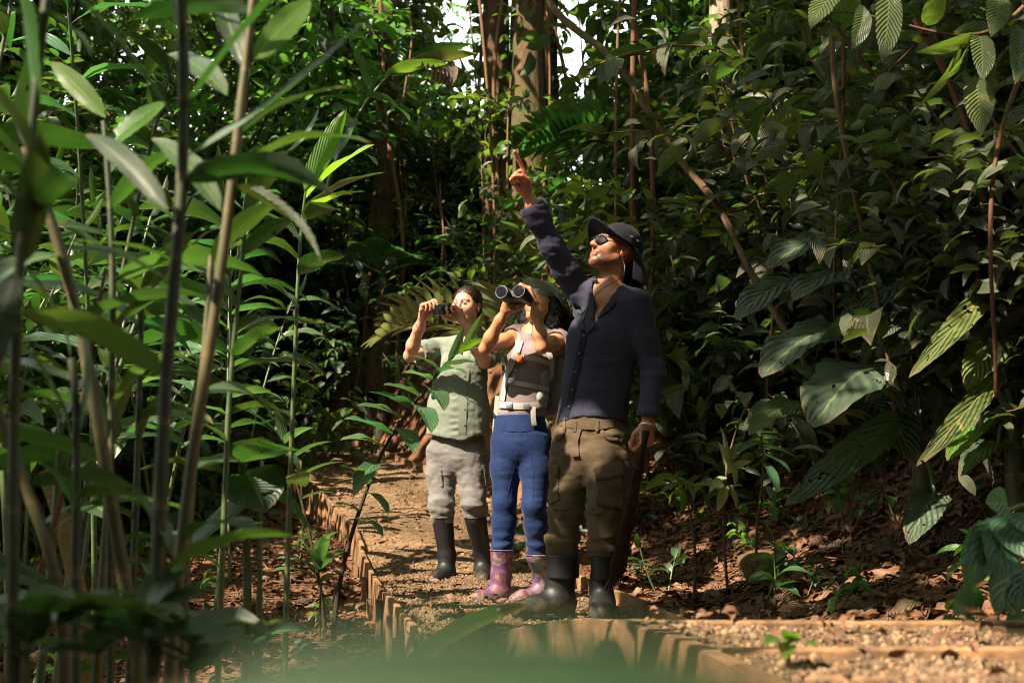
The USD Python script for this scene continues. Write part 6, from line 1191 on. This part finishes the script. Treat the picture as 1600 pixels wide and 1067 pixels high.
    for g in (-1, 1):
        t = np.linspace(0, 2 * np.pi, 21)[:-1]; c = np.array([g * .033, 0, -.004])
        ring = [G(c[0] + .030 * math.cos(u), .111 - 7.5 * (abs(c[0] + .030 * math.cos(u)) - .0) ** 2, c[2] + .024 * math.sin(u) * (1.0 if math.sin(u) < 0 else .8)) for u in t]
        v = np.array(ring + [G(c[0], .1125 - 7.5 * c[0] ** 2, c[2])]); v = np.vstack([v, v - Rh[:, 1] * .002]); k = np.arange(20); k2 = (k + 1) % 20
        obj('lens', (v, np.vstack([np.stack([k2, k, np.full(20, 20)], 1), np.stack([k + 21, k2 + 21, np.full(20, 41)], 1), np.stack([k, k2, k2 + 21], 1), np.stack([k, k2 + 21, k + 21], 1)])), 'lens_glass', gl)
        obj('temple', tube([G(g * .063, .088, .010), G(g * .077, .04, .012), G(g * .083, -.005, .010), G(g * .080, -.03, -.006)], .0028, 6), 'black_plastic', gl)
    # cord, beads, bracelet, tattoo
    obj('chin_cord', tube(spline([G(-.080, -.012, -.045), at(968, 436, 4.93), at(948, 447, 4.90), at(930, 462, 4.90), at(925, 472, 4.90)], 20), .0019, 6), 'bead_dark', root)
    nk = spline([at(922, 458, 4.97), at(921, 470, 4.93), at(918, 483, 4.90), at(912, 500, 4.87)], 22)
    obj('bead_necklace', cat_mesh([(lambda s: (np.array(s.vertices) * .0055 + p, np.array(s.faces)))(trimesh.creation.icosphere(1)) for p in nk]), 'bead_dark', root)
    obj('bracelet', torus(J['wrL'] + nrm(J['wrL'] - J['elL']) * .022, J['wrL'] - J['elL'], .036, .003, squash=.85), 'silver', root)
    w = []
    for i in range(7):
        x0 = 925 + i * 4.2
        if x0 > 955: break
        q = [B.front(at(x0 + dx, 466 + dy + .25 * i, 4.6), Y) for dx, dy in ((0, -2.5), (1.5, 2), (3, -2), (3.8, 2.4))]
        w.append(tube([p + n * .001 for p, n in q], .0011, 4))
    q = [B.front(at(x, y, 4.6), Y) for x, y in ((918, 478), (924, 481), (931, 480), (938, 483))]; w.append(tube([p + n * .001 for p, n in q], .0012, 4))
    obj('tattoo', cat_mesh(w), 'ink', root)
    obj('ear_stud', (lambda s: (np.array(s.vertices) * .004 + G(-.083, -.012, -.04), np.array(s.faces)))(trimesh.creation.icosphere(1)), 'bead_dark', root)
    # machete in its sheath
    a = J['wrL'] + np.array([-.018, -.03, -.085]); tip = at(962, 905, 4.93); dd = nrm(tip - a); n0 = np.array([.25, -1, 0])
    mt = thing('machete', 'machete in a worn dark brown leather sheath, hanging from the hand of the pointing person', 'machete', a)
    Mf = Field(np.minimum(a, tip) - .12, np.maximum(a, tip) + .12, .005)
    ax = nrm(np.cross(dd, n0))
    Mf.cone(a + dd * .05, a + dd * .35, .022, .028, flat=(np.cross(ax, dd), .4), k=.01); Mf.cone(a + dd * .35, tip - dd * .05, .028, .040, flat=(np.cross(ax, dd), .35), k=.01)
    Mf.cone(tip - dd * .06, tip, .040, .016, flat=(np.cross(ax, dd), .35), k=.01); Mf.disp(wrinkle(.003, 18, seed=4))
    s_ = obj('sheath', Mf.mesh(), 'leather', mt)
    obj('handle', tube([a - dd * .05, a - dd * .02, a + dd * .04, a + dd * .07], [.017, .015, .015, .018], 10), 'leather', mt)
    for k in (.12, .36, .52): obj('sheath_band', torus(a + dd * k, dd, .027 + .008 * k, .0035, 20, 6, squash=.42, ref=n0), 'leather', s_)
    rng = random.Random(3)
    for k in range(9):
        p = a + dd * (.50 + .02 * rng.random()) + ax * (rng.random() - .5) * .06; obj('fringe', tube(spline([p, p + dd * .06 + ax * .01 * rng.uniform(-1, 1), p + dd * rng.uniform(.10, .17) + ax * .03 * rng.uniform(-1, 1)], 6), [.003, .003, .0028, .0025, .002, .001], 4), 'leather', s_)
    return root
def solid_grid(g, th):
    """A grid of points (n, m, 3) as a thin sheet with thickness."""
    n, m = g.shape[:2]; du = np.gradient(g, axis=0); dv = np.gradient(g, axis=1); N = np.cross(du, dv); N /= np.linalg.norm(N, axis=2, keepdims=True) + 1e-12
    a = (g + N * th / 2).reshape(-1, 3); b = (g - N * th / 2).reshape(-1, 3)
    i, j = np.meshgrid(np.arange(n - 1), np.arange(m - 1), indexing='ij'); i, j = i.ravel(), j.ravel()
    q = np.stack([i * m + j, (i + 1) * m + j, (i + 1) * m + j + 1, i * m + j + 1], 1); o = n * m
    f = [q, q[:, ::-1] + o]
    e = [np.arange(m), np.arange(m)[::-1] + (n - 1) * m, (np.arange(n) * m)[::-1], np.arange(n) * m + m - 1]
    for k in e: f.append(np.stack([k[:-1], k[1:], k[1:] + o, k[:-1] + o], 1))
    return np.vstack([a, b]), np.vstack(f)
# ---- the man with the camera
def build_man():
    J = dict(pel=at(716, 695, 6.92), wai=at(716, 640, 6.90), che=at(719, 582, 6.88), nec=at(738, 533, 6.92),
             shR=at(683, 546, 6.93), shL=at(763, 547, 6.85), elR=at(640, 556, 6.72), wrR=at(660, 498, 6.53), elL=at(757, 566, 6.60), wrL=at(722, 499, 6.50),
             hipR=at(690, 712, 6.94), hipL=at(737, 712, 6.90), knR=at(690, 785, 6.90), knL=at(740, 785, 6.86), anR=at(697, 892, 6.92), anL=at(754, 893, 6.98), head=at(729, 478, 6.82))
    g0 = ground(-.3, 6.9) if 'ground' in globals() else 0.0
    for k in ('anR', 'anL'): J[k][2] = g0 + .05
    f = nrm([-.30, -.95, 0]); Rh = frame([-.42, -.90, .02], nrm([.06, .05, 1]))
    base = np.array([-.28, 6.93, g0])
    aR, aL = J['wrR'] - J['elR'], J['wrL'] - J['elL']
    hands = {'R': (nrm(aR) * .5 + np.array([.15, .0, .8]), np.array([.6, .75, -.25]), [(40, 60, 40), (55, 70, 40), (62, 72, 40), (66, 74, 40)], [(.6, .7, .4), (.1, .9, .4), (-.2, .9, .3)], 1.0),
             'L': (nrm(aL) * .55 + np.array([-.55, -.05, .45]), np.array([.1, .55, -.7]), [(22, 50, 30), (35, 60, 35), (48, 66, 38), (56, 70, 40)], [(.6, .6, .5), (.1, .85, .45), (-.1, .9, .3)], 1.0)}
    root, B = person_body('person in a sage green shirt with tied back hair, aiming a compact camera', 'hikers on the path', J, f, 'skin_fair', Rh, 1.0, (.150, .138, .130), hands,
                          (-.85, 6.15, -.06), (.1, 7.3, 1.95), (0.86, 0.58, 0.55), 0.25, base)
    G = lambda *p: J['head'] + Rh @ np.array(p)
    for g in (-1, 1):
        e = obj('eye', (lambda s: (G(g * .031, .0905, .001) + (np.array(s.vertices) * (.0105, .003, .0040)) @ Rh.T, np.array(s.faces)))(trimesh.creation.icosphere(2)), 'eye_white', root)
        obj('iris', disc(G(g * .031 - .001, .0925, .0015), Rh[:, 1], .0042, .0016), 'eye_dark', e)
        obj('eyelid', tube([G(g * .031 + .013 * u, .0925 - .004 * u * u, .0055 - .0035 * u * u) for u in np.linspace(-1, 1, 9)], .0022, 5), 'skin_fair', e)
    H = Field(J['head'] - .24, J['head'] + .2, .004)
    H.ell(G(0, -.024, .040), (.082, .102, .090), Rh, k=.01); H.ell(G(0, -.06, -.03), (.066, .06, .075), Rh, k=.03)
    H.ell(G(0, .088, .000), (.088, .062, .072), Rh, mode='cut', k=.012); H.cone(G(-.12, .045, -.055), G(.12, .045, -.055), .055, mode='cut', k=.01)
    for g in (-1, 1): H.ell(G(g * .088, .000, -.012), (.022, .028, .036), Rh, mode='cut', k=.006)
    for g in (-1, 1):
        for i in range(6):
            p = G(g * (.062 - .006 * i), -.055 - .008 * i, -.055); limb(H, spline([p, p + np.array([.012 * g * (1 if g > 0 else 1), -.01, -.06]), p + np.array([-.02 + .03 * g - .004 * i, -.035 - .004 * i, -.13 - .012 * (i % 3)])], 6), [.014, .013, .012, .010, .008, .004], k=.01)
    H.disp(lambda p: .0009 * np.sin(((p - J['head']) @ Rh[:, 0]) * 520 + 9 * fbm(p, 14, 2)) + .003 * fbm(p, 40, 2))
    obj('hair', smooth_mesh(H.mesh(), 1), 'hair_brown', root)
    Sm = Field((-.85, 6.2, .5), (.1, 7.3, 1.7), .006)
    torso(Sm, J, f, .162, .168, .170, fl=.72, inf=.016)
    Sm.cone(J['wai'] - UP * .02, J['pel'] - UP * .02, .180, .206, k=.06, flat=(f, .74))
    for s in 'RL':
        d = nrm(J['el' + s] - J['sh' + s]); L = np.linalg.norm(J['el' + s] - J['sh' + s]); e = J['sh' + s] + d * L * .80
        limb(Sm, [J['sh' + s], J['sh' + s] + d * L * .4, e], [.080, .076, .070], k=.035)
        Sm.clip_local = None
        Sm.cone(e + d * .062, e + d * .16, .10, .10, mode='cut', k=.006)
    Sm.cone(J['nec'] - UP * .01, J['nec'] + UP * .03, .080, .072, k=.03); Sm.cone(J['nec'] + UP * .015, J['head'], .062, .064, mode='cut', k=.008)
    vt = [J['nec'] + f * .12 - UP * .10 + np.array([-.03, 0, 0])]
    Sm.cone(J['nec'] + f * .09, J['nec'] + f * .14 - UP * .09, .038, .012, mode='cut', k=.008)
    hz = at(716, 684, 6.9)[2]
    Sm.put(np.array([-1.2, 6, 0]), np.array([.5, 7.5, hz + .14]), lambda x, y, z: (hz + .028 * np.cos((x - J['pel'][0]) * 13 + 3.1415) + .004 * np.sin(x * 40 + y * 20)) - z + 0 * y, 0, 'max')
    Sm.disp(wrinkle(.0045, 5.5, (1, 1, .5), 21)); Sm.disp(wrinkle(.0032, 15.0, (1, 1, .6), 25)); Sm.disp(wrinkle(.0022, 34, (1, 1, .8), 26)); Sm.disp(wrinkle(.003, 10, (.7, .7, 1.8), 27))
    rt = np.cross(f, UP)
    Sm.disp(lambda p: .0035 * np.sin(p[:, 2] * 150 + 7 * fbm(p, 9, 2)) * np.exp(-(((p - J['che']) @ rt + .01) / .030) ** 2) * (((p - J['che']) @ f) > 0))
    sh = obj('shirt', smooth_mesh(Sm.mesh(), 4), 'sage_cotton', root)
    Y = (0, 1, 0)
    obj('placket', ribbon(Sm, [at(x, y, 6.2) for x, y in ((722, 560), (718, 600), (716, 645), (715, 682))], Y, .045, .003, lift=.001), 'sage_cotton', sh)
    for y in (572, 600, 628, 655):
        q, n = Sm.front(at(719, y, 6.2), Y); obj('button', disc(q + n * .005, n, .005, .002), 'pack_nylon', sh)
    for g in (-1, 1):
        c0 = J['nec'] + UP * .05 - f * .05 + rt * g * .06; pts = [c0, J['nec'] + UP * .035 + f * .055 + rt * g * .052, J['nec'] + f * .115 - UP * .035 + rt * g * .045]
        obj('collar', strip(spline(pts, 8), np.array([nrm(f * .5 + rt * g * .8 + UP * .5)] * 8), .055, .005), 'sage_cotton', sh)
    T = Field((-.75, 6.5, g0 + .15), (.1, 7.3, 1.0), .006)
    T.cone(J['pel'] + UP * .12, J['pel'] - UP * .06, .158, .165, flat=(f, .74), k=.04)
    for s in 'RL':
        b = shin(J['an' + s], J['kn' + s], .335)
        limb(T, [J['hip' + s] + UP * .02, J['hip' + s] - UP * .1, J['kn' + s], b + UP * .05, b], [.100, .098, .080, .072, .066], k=.03)
    T.disp(wrinkle(.005, 8, (1, 1, .7), 31)); T.disp(wrinkle(.004, 11, (.7, .7, 2.0), 32)); T.disp(wrinkle(.002, 26, (1, 1, 1), 33))
    T.disp(lambda p: .004 * np.sin(p[:, 2] * 80 + p[:, 0] * 25 + 9 * fbm(p, 6, 2, 5)) * np.clip(1 - np.abs(p[:, 2] - g0 - .48) / .14, 0, 1))
    tr = obj('trousers', smooth_mesh(T.mesh(), 2), 'grey_canvas', root)
    for x, y in ((676, 745), (752, 745)): obj('pocket_welt', ribbon(T, [at(x, y - 14, 6.2), at(x + 3, y + 16, 6.2)], Y, .012, .003), 'grey_canvas', tr)
    for s, ft in (('R', (-.35, -.95)), ('L', (.05, -1))):
        A = np.array([*J['an' + s][:2], g0 + .012]); W = Field(A - (.35, .4, .03), A + (.3, .3, .5), .005); top = shin(A, J['kn' + s], .385)
        boot(W, A, top, ft, .050, .066, L=.27); W.clip(top, UP); b = obj('boot', W.mesh(), 'black_rubber', root)
        obj('boot_rim', torus(top, UP, .066, .005), 'black_rubber', b); obj('sole', sole(A - UP * .004, ft, .27, 1.06), 'black_rubber', b)
    # camera held in both hands
    c = at(691, 483, 6.47); Rc = frame([-.48, -.86, .04]); C = lambda *p: c + Rc @ np.array(p)
    cm = thing('compact_camera', 'small black compact camera held up by the person in the green shirt', 'camera', c)
    K = Field(c - .1, c + .1, .003); K.box(c, (.055, .016, .033), Rc, rnd=.008); K.ell(C(.038, .012, 0), (.012, .012, .030), Rc, k=.008)
    obj('camera_body', K.mesh(), 'black_plastic', cm)
    ln = obj('lens_barrel', tube([C(-.008, .010, -.002), C(-.008, .030, -.002), C(-.008, .031, -.002), C(-.008, .046, -.002)], [.027, .027, .022, .022], 18), 'black_plastic', cm)
    obj('lens_glass', disc(C(-.008, .0465, -.002), Rc[:, 1], .016, .001, 16), 'lens_glass', ln); obj('lens_ring', torus(C(-.008, .0465, -.002), Rc[:, 1], .019, .0015), 'dark_metal', ln)
    obj('shutter_button', disc(C(.034, 0, .033), UP, .007, .004), 'grey_metal', cm); obj('flash', strip([C(-.04, .0165, .020), C(-.022, .0165, .020)], [Rc[:, 1]] * 2, .009, .001), 'dark_metal', cm)
    w = J['wrR']; obj('wrist_strap', tube(spline([C(.05, 0, -.02), w + np.array([-.02, -.045, .03]), w + np.array([-.045, -.02, -.02]), w + np.array([-.02, .03, -.03])], 16), .0025, 5), 'black_plastic', cm)
    rg = J['wrL'] + nrm(hands['L'][0]) * .10; obj('finger_ring', (lambda s: (np.array(s.vertices) * .0075 + rg + np.array([-.02, -.035, -.005]), np.array(s.faces)))(trimesh.creation.icosphere(1)), 'ring_stone', root)
    return root
# ---- the woman with the binoculars
def build_woman():
    J = dict(pel=at(812, 680, 5.93), wai=at(818, 618, 5.92), che=at(829, 562, 5.90), nec=at(842, 515, 5.95),
             shR=at(808, 525, 5.98), shL=at(873, 533, 5.86), elR=at(758, 545, 5.74), wrR=at(789, 487, 5.62), elL=at(846, 543, 5.58), wrL=at(836, 474, 5.58),
             hipR=at(791, 695, 5.95), hipL=at(838, 695, 5.90), knR=at(788, 785, 5.93), knL=at(834, 790, 5.86), anR=at(780, 934, 5.95), anL=at(846, 938, 5.98), head=at(846, 476, 5.93))
    g0 = ground(0.05, 5.9) if 'ground' in globals() else 0.0
    for k in ('anR', 'anL'): J[k][2] = g0 + .05
    f = nrm([-.42, -.9, 0]); Rh = frame([-.50, -.78, .30], nrm([.18, .2, .95]))
    base = np.array([.03, 5.95, g0]); aR, aL = J['wrR'] - J['elR'], J['wrL'] - J['elL']
    hands = {'R': (nrm(aR) * .5 + np.array([.35, .05, .65]), np.array([.75, .4, -.45]), [(35, 55, 35), (45, 60, 35), (55, 65, 35), (60, 65, 35)], [(.7, .6, .5), (.3, .85, .4), (.1, .9, .3)], .92),
             'L': (nrm(aL) * .7 + np.array([-.30, -.02, .35]), np.array([.1, .8, -.3]), [(40, 60, 30), (45, 60, 35), (50, 62, 35), (55, 65, 35)], [(.6, .6, .5), (.2, .85, .45), (-.1, .9, .4)], .92)}
    root, B = person_body('person in a mauve top and blue leggings looking through binoculars', 'hikers on the path', J, f, 'skin_brown', Rh, .95, (.126, .110, .132), hands,
                          (-.35, 5.2, -.06), (.55, 6.3, 1.85), (0.85, 0.45, 0.5), 0.0, base, girth=.88, fl=.68)
    G = lambda *p: J['head'] + Rh @ (np.array(p) * .95)
    # curly hair
    H = Field(J['head'] - (.24, .26, .34), J['head'] + (.24, .26, .2), .0055)
    H.ell(G(0, -.03, .035), (.086, .104, .09), Rh, k=.02); H.ell(G(0, -.09, -.06), (.105, .075, .10), Rh, k=.04)
    for g in (-1, 1): H.cone(G(g * .085, -.015, -.02), G(g * .105, .00, -.19) + np.array([0, .02, -.02]), .042, .034, k=.03)
    H.cone(G(0, -.09, -.05), G(.02, -.08, -.2), .09, .075, k=.04)
    H.ell(G(0, .085, -.01), (.066, .070, .115), Rh, mode='cut', k=.01)
    H.disp(lambda p: .030 * fbm(p, 26, 3) + .010 * fbm(p, 70, 2, 4))
    hr = obj('hair', H.mesh(), 'hair_black', root)
    rng = random.Random(8); cs = []
    for i in range(330):
        g = rng.choice((-1, 1)); p = G(g * rng.uniform(.06, .135), rng.uniform(-.15, .02), rng.uniform(-.12, .01)); L = rng.uniform(.07, .17); ph = rng.random() * 6; R = rng.uniform(.007, .014)
        out = np.array([g * .03 * rng.random(), rng.uniform(-.03, .02), 0]); t = np.linspace(0, 1, 34)
        cs.append(tube([p + out * u + np.array([R * math.cos(ph + 17 * u), R * math.sin(ph + 17 * u), -L * u]) for u in t], np.linspace(.0042, .0018, 34), 4))
    obj('curls', cat_mesh(cs), 'hair_black', hr)
    # hat
    h = Field(J['head'] - .2, J['head'] + .22, .004); h.ell(G(0, -.022, .050), (.088, .106, .088), Rh); h.clip(G(0, 0, .035), Rh @ nrm([0, -.25, -1])); h.ell(G(0, -.02, .028), (.078, .096, .084), Rh, mode='cut', k=.004); h.disp(wrinkle(.003, 14, seed=9))
    hat = obj('sun_hat', h.mesh(), 'sage_hat', root); bv = []
    for t in np.linspace(-np.pi, np.pi, 49):
        for r in np.linspace(0, 1, 8):
            ln = .056; x, y = math.sin(t) * (.086 + ln * r), -.022 + math.cos(t) * (.104 + ln * r)
            bv.append(G(x, y, .036 + .26 * y - (.034 * r * r + .02 * r) * (1 - .9 * max(0, math.cos(t))) + .004 * r * math.sin(5 * t) + .030 * r * max(0, math.cos(t))))
    obj('brim', solid_grid(np.array(bv).reshape(49, 8, 3), .0035), 'sage_hat', hat)
    for rr in (.45, .62, .8, .97):
        obj('stitching', tube([bv[i * 8 + int(rr * 7)] + Rh[:, 2] * .0025 for i in range(49)], .0009, 4), 'grey_webbing', hat)
    # top
    S = Field((-.2, 5.3, .7), (.5, 6.3, 1.6), .005)
    torso(S, J, f, .130, .114, .140, fl=.70, inf=.007)
    rt = np.cross(f, UP)
    for g in (-1, 1): S.ell(J['che'] + f * .075 + rt * g * .062 + UP * .012, (.062, .055, .062), frame(f), k=.035)
    for s in 'RL':
        d = nrm(J['el' + s] - J['sh' + s]); limb(S, [J['sh' + s], J['sh' + s] + d * .06], [.060, .060], k=.03); S.cone(J['sh' + s] + d * .105, J['sh' + s] + d * .25, .075, .075, mode='cut', k=.006)
    S.cone(J['nec'] + UP * .01, J['head'], .066, .064, mode='cut', k=.01); S.ell(J['nec'] + f * .07 + UP * .0, (.065, .05, .045), frame(f), mode='cut', k=.01)
    S.clip(at(815, 652, 5.9), -UP); S.disp(wrinkle(.0025, 12, (1, 1, 1.5), 41))
    S.disp(lambda p: .003 * np.sin(p[:, 2] * 170 + 6 * fbm(p, 8, 2)) * np.clip((1.0 - p[:, 2]) / .08, 0, 1))
    top = obj('sleeveless_top', smooth_mesh(S.mesh(), 3), 'mauve_jersey', root)
    # leggings
    T = Field((-.3, 5.5, g0 + .2), (.5, 6.3, 1.05), .005)
    T.cone(J['pel'] + UP * .10, J['pel'] - UP * .03, .138, .152, flat=(f, .76), k=.04)
    T.ell(J['pel'] - f * .06 - UP * .04, (.15, .09, .10), frame(f), k=.05)
    for s in 'RL':
        b = shin(J['an' + s], J['kn' + s], .24)
        limb(T, [J['hip' + s] + UP * .01, J['hip' + s] - UP * .12, J['kn' + s], J['kn' + s] * .6 + b * .4 + f * -.01, b], [.080, .082, .060, .062, .056], k=.03)
    T.clip(at(815, 648, 5.9), UP); T.disp(wrinkle(.0018, 12, (.7, .7, 1.6), 44)); T.disp(wrinkle(.0012, 30, (1, 1, 1), 45)); T.disp(lambda p: .004 * np.sin(p[:, 2] * 130 + 7 * fbm(p, 8, 2)) * np.clip(1 - np.abs(p[:, 2] - g0 - .33) / .09, 0, 1))
    lg = obj('leggings', smooth_mesh(T.mesh(), 2), 'blue_jersey', root)
    Y = (0, 1, 0)
    obj('waistband', ribbon(T, [at(x, y, 5.3) for x, y in ((782, 654), (800, 657), (822, 657), (850, 652))], Y, .055, .002, lift=.001), 'blue_jersey', lg)
    for pts in ([(818, 668), (812, 700), (800, 745), (790, 790)], [(826, 672), (832, 710), (836, 760), (834, 800)]): obj('seam', ribbon(T, [at(x, y, 5.3) for x, y in pts], Y, .006, .0012, lift=.0005), 'blue_jersey', lg)
    for s, ft in (('R', (-.85, -.52)), ('L', (-.9, -.45))):
        A = np.array([*J['an' + s][:2], g0 + .012]); W = Field(A - (.35, .35, .03), A + (.3, .3, .45), .005); tp = shin(A, J['kn' + s], .285 if s == 'R' else .26)
        boot(W, A, tp, ft, .050, .062, L=.24, wide=.92); W.clip(tp, UP); b = obj('boot', W.mesh(), 'floral_rubber', root)
        obj('boot_rim', torus(tp, UP, .062, .004), 'floral_rubber', b); obj('sole', sole(A - UP * .004, ft, .24, .97), 'floral_rubber', b)
    # binoculars
    c = at(806, 463, 5.53); Rb = frame([-.38, -.90, .17], nrm([.10, .18, 1])); C = lambda *p: c + Rb @ np.array(p)
    bn = thing('binoculars', 'large black binoculars raised to the eyes by the person in the blue leggings', 'binoculars', c)
    for g in (-1, 1):
        t_ = obj('barrel', tube([C(g * .046, y, 0) for y in (-.075, -.060, -.055, -.01, .02, .055, .072, .073)], [.020, .021, .024, .031, .033, .034, .0345, .031], 22), 'grip_rubber', bn)
        obj('objective_lens', disc(C(g * .046, .0735, 0), Rb[:, 1], .027, .001, 20), 'lens_glass', t_); obj('objective_ring', torus(C(g * .046, .0735, 0), Rb[:, 1], .031, .0022), 'dark_metal', t_)
        obj('eyecup', tube([C(g * .034, y, 0) for y in (-.11, -.075)], [.019, .020], 18), 'grip_rubber', t_)
    K = Field(c - .16, c + .16, .004); K.box(C(0, -.005, 0), (.030, .040, .020), Rb, rnd=.008); obj('bridge', K.mesh(), 'grip_rubber', bn)
    obj('focus_wheel', tube([C(0, -.055, .012), C(0, -.03, .012)], [.014, .014], 16), 'black_plastic', bn)
    # backpack worn over the top
    bc = J['che'] - f * .20 - UP * .05
    bp = thing('backpack', 'grey backpack with pale straps and an orange chest buckle, worn over the mauve top', 'backpack', bc)
    P = Field(bc - .36, bc + .36, .008); P.box(bc, (.14, .10, .24), frame(f), rnd=.06); P.ell(bc + UP * .08 - f * .04, (.13, .1, .18), frame(f), k=.05); P.disp(wrinkle(.006, 8, seed=6)); obj('pack_bag', smooth_mesh(P.mesh(), 1), 'pack_nylon', bp)
    hp = Field(J['wai'] - .36, J['wai'] + .36, .006)
    for g, a in ((1, (862, 628)),):
        q = J['wai'] - rt * g * .118 + f * .02 + UP * -.015; hp.ell(q, (.026, .060, .044), frame(f), k=.02)
    sp = Field(J['wai'] - .36, J['wai'] + .36, .006); sp.ell(J['wai'] - rt * .122 + f * .015 + UP * .10, (.042, .05, .075), frame(f), k=.02); sp.disp(wrinkle(.006, 16, seed=13)); obj('side_pocket', smooth_mesh(sp.mesh(), 1), 'pack_nylon', bp)
    hp.disp(wrinkle(.005, 14, seed=12)); obj('hip_pad', smooth_mesh(hp.mesh(), 1), 'pack_nylon', bp)
    for nm, pts, w in (('shoulder_strap', [(815, 510), (812, 517), (806, 532), (796, 555), (789, 585), (785, 612)], .036), ('shoulder_strap', [(862, 528), (866, 548), (868, 575), (866, 600)], .036),
                       ('chest_strap', [(797, 541), (815, 538), (835, 540), (862, 548)], .026), ('rib_strap', [(790, 576), (812, 582), (836, 587), (862, 592)], .024),
                       ('hip_belt', [(780, 617), (800, 620), (824, 621), (858, 614)], .034)):
        obj(nm, ribbon(S, [at(x, y, 5.25) for x, y in pts], Y, w, .004, lift=.006), 'grey_webbing', bp)
    for x, y in ((802, 577), (825, 621), (798, 620)):
        q, n = S.front(at(x, y, 5.25), Y); obj('buckle', strip([q + n * .011 - rt * .018, q + n * .011 + rt * .018], [n, n], .030, .006), 'grey_metal', bp)
    q, n = S.front(at(814, 540, 5.25), Y); obj('chest_buckle', strip([q + n * .011 - rt * .016, q + n * .011 + rt * .016], [n, n], .034, .008), 'buckle_orange', bp); obj('whistle', tube([q + n * .016 + UP * .0, q + n * .018 + UP * .035 + rt * .012], [.005, .006], 8), 'buckle_orange', bp)
    q, n = S.front(at(836, 622, 5.25), Y); obj('strap_end', strip(spline([q + n * .012, q + n * .016 - UP * .06, T.front(at(838, 655, 5.25), Y)[0] + n * .01], 8), [n] * 8, .026, .003), 'grey_webbing', bp)
    q, n = S.front(at(777, 624, 5.25), Y); e0 = J['wai'] + rt * .132 + f * .03; obj('strap_end', strip(spline([e0 - UP * .0, e0 - UP * .12 + rt * .012, e0 - UP * .23 + rt * .02], 8), [f] * 8, .032, .003), 'grey_webbing', bp)
    return root

build_guide(); build_man(); build_woman()
# ---------------------------------------------------------------- unseen canopy, its gaps shaped to place the sun patches
rg = np.random.default_rng(2024)
n = 40000; C = np.stack([rg.uniform(-13, 7.5, n), rg.uniform(-7.5, 21, n), rg.random(n) * 1.8], 1); C[:, 2] += np.maximum(6.2, 1.2 + .46 * (C[:, 1] + .0))
U = nrm(np.cross(SUN, UP)); V = np.cross(SUN, U)
keep = np.ones(n, bool)
for px, py, d, r in SPOTS:
    T = at(px, py, d); q = C - T; q = q - (q @ SUN)[:, None] * SUN; keep &= np.linalg.norm(q, axis=1) > r + .16 + .06 * rg.normal(size=n)
gq = C - SUN * ((C[:, 2] - .6) / SUN[2])[:, None]                      # where the ray through the leaf meets the height of the undergrowth
pn = np.stack([C @ U, C @ V, 0 * C[:, 0]], 1); dn = fbm(pn, 1.5, 2, 33) + .6 * fbm(pn, 3.6, 2, 34)
openness = np.where(gq[:, 1] > 8.5, .12, np.where(gq[:, 0] < -1.2, .085, np.where(gq[:, 0] > .8, .16, .10)))
solid = np.zeros(n, bool)
for px, py, d, r in DARK:
    q = C - at(px, py, d); q = q - (q @ SUN)[:, None] * SUN; solid |= np.linalg.norm(q, axis=1) < r
keep &= (dn < openness) | solid
k2 = 5600; E = np.stack([rg.uniform(-5.5, 3.0, k2), rg.uniform(-4.0, 1.7, k2), rg.uniform(2.6, 3.9, k2)], 1); ke = np.ones(k2, bool)       # unseen low leaves over the lens, added to darken the foreground
for px, py, d, r in SPOTS:
    q = E - at(px, py, d); q = q - (q @ SUN)[:, None] * SUN; ke &= np.linalg.norm(q, axis=1) > r + .18
C = np.vstack([C, E]); keep = np.r_[keep, ke]
for px, py, d, r in DARK[:6]:                                          # unseen leaves added to keep the guide in shade
    T = at(px, py, d); k3 = int(430 * r * r) + 8; a = rg.uniform(0, 6.28, k3); R_ = r * 1.1 * np.sqrt(rg.random(k3)); E = T + SUN * ((rg.uniform(4.2, 5.2, k3) - T[2]) / SUN[2])[:, None] + U * (R_ * np.cos(a))[:, None] + V * (R_ * np.sin(a))[:, None]; ke = np.ones(k3, bool)
    for qx, qy, qd, qr in SPOTS[:N_HAND]:
        q = E - at(qx, qy, qd); q = q - (q @ SUN)[:, None] * SUN; ke &= np.linalg.norm(q, axis=1) > max(qr + .02, .09)
    C = np.vstack([C, E]); keep = np.r_[keep, ke]
C = C[keep]; n = len(C); a = rg.uniform(0, 6.28, n); D = np.stack([np.cos(a), np.sin(a), rg.normal(0, .35, n)], 1)
TL = [leaf(.46, .24, 2, 1, .45, 1.1, a0=.2, droop=.6, fold=.2, seed=1), leaf(.38, .22, 2, 1, .45, 1.1, a0=.1, droop=.9, fold=.3, seed=2)]
m = 15000; side = rg.integers(0, 4, m); B = np.stack([rg.uniform(-12, 9, m), rg.uniform(-8, 20, m), rg.uniform(-.2, 7.5, m)], 1)  # unseen leaf curtain all around, added to hold back open sky light
B[side == 0, 1] = rg.uniform(-8, -6.2, (side == 0).sum()); B[side == 3, 1] = rg.uniform(-8, -6.2, (side == 3).sum()); B[side == 1, 0] = rg.uniform(-13, -11.3, (side == 1).sum()); B[side == 2, 0] = rg.uniform(8.8, 10.5, (side == 2).sum())
C = np.vstack([C, B]); a = rg.uniform(0, 6.28, m); D = np.vstack([D, np.stack([np.cos(a), np.sin(a), rg.normal(0, .8, m)], 1)]); n = len(C)
print('canopy leaves', n)
root = thing('forest_canopy', 'unseen forest canopy and added leaves, shaped to place sun and shade', 'canopy', (0, 0, 6.0), kind='stuff')
obj('canopy_leaves', scatter(TL, rg.integers(0, 2, n), C, frames(D, rg.normal(0, .5, n)), np.r_[rg.uniform(.8, 1.25, n - m), rg.uniform(1.3, 1.9, m)]), 'tree_leaf', root, kind='stuff')
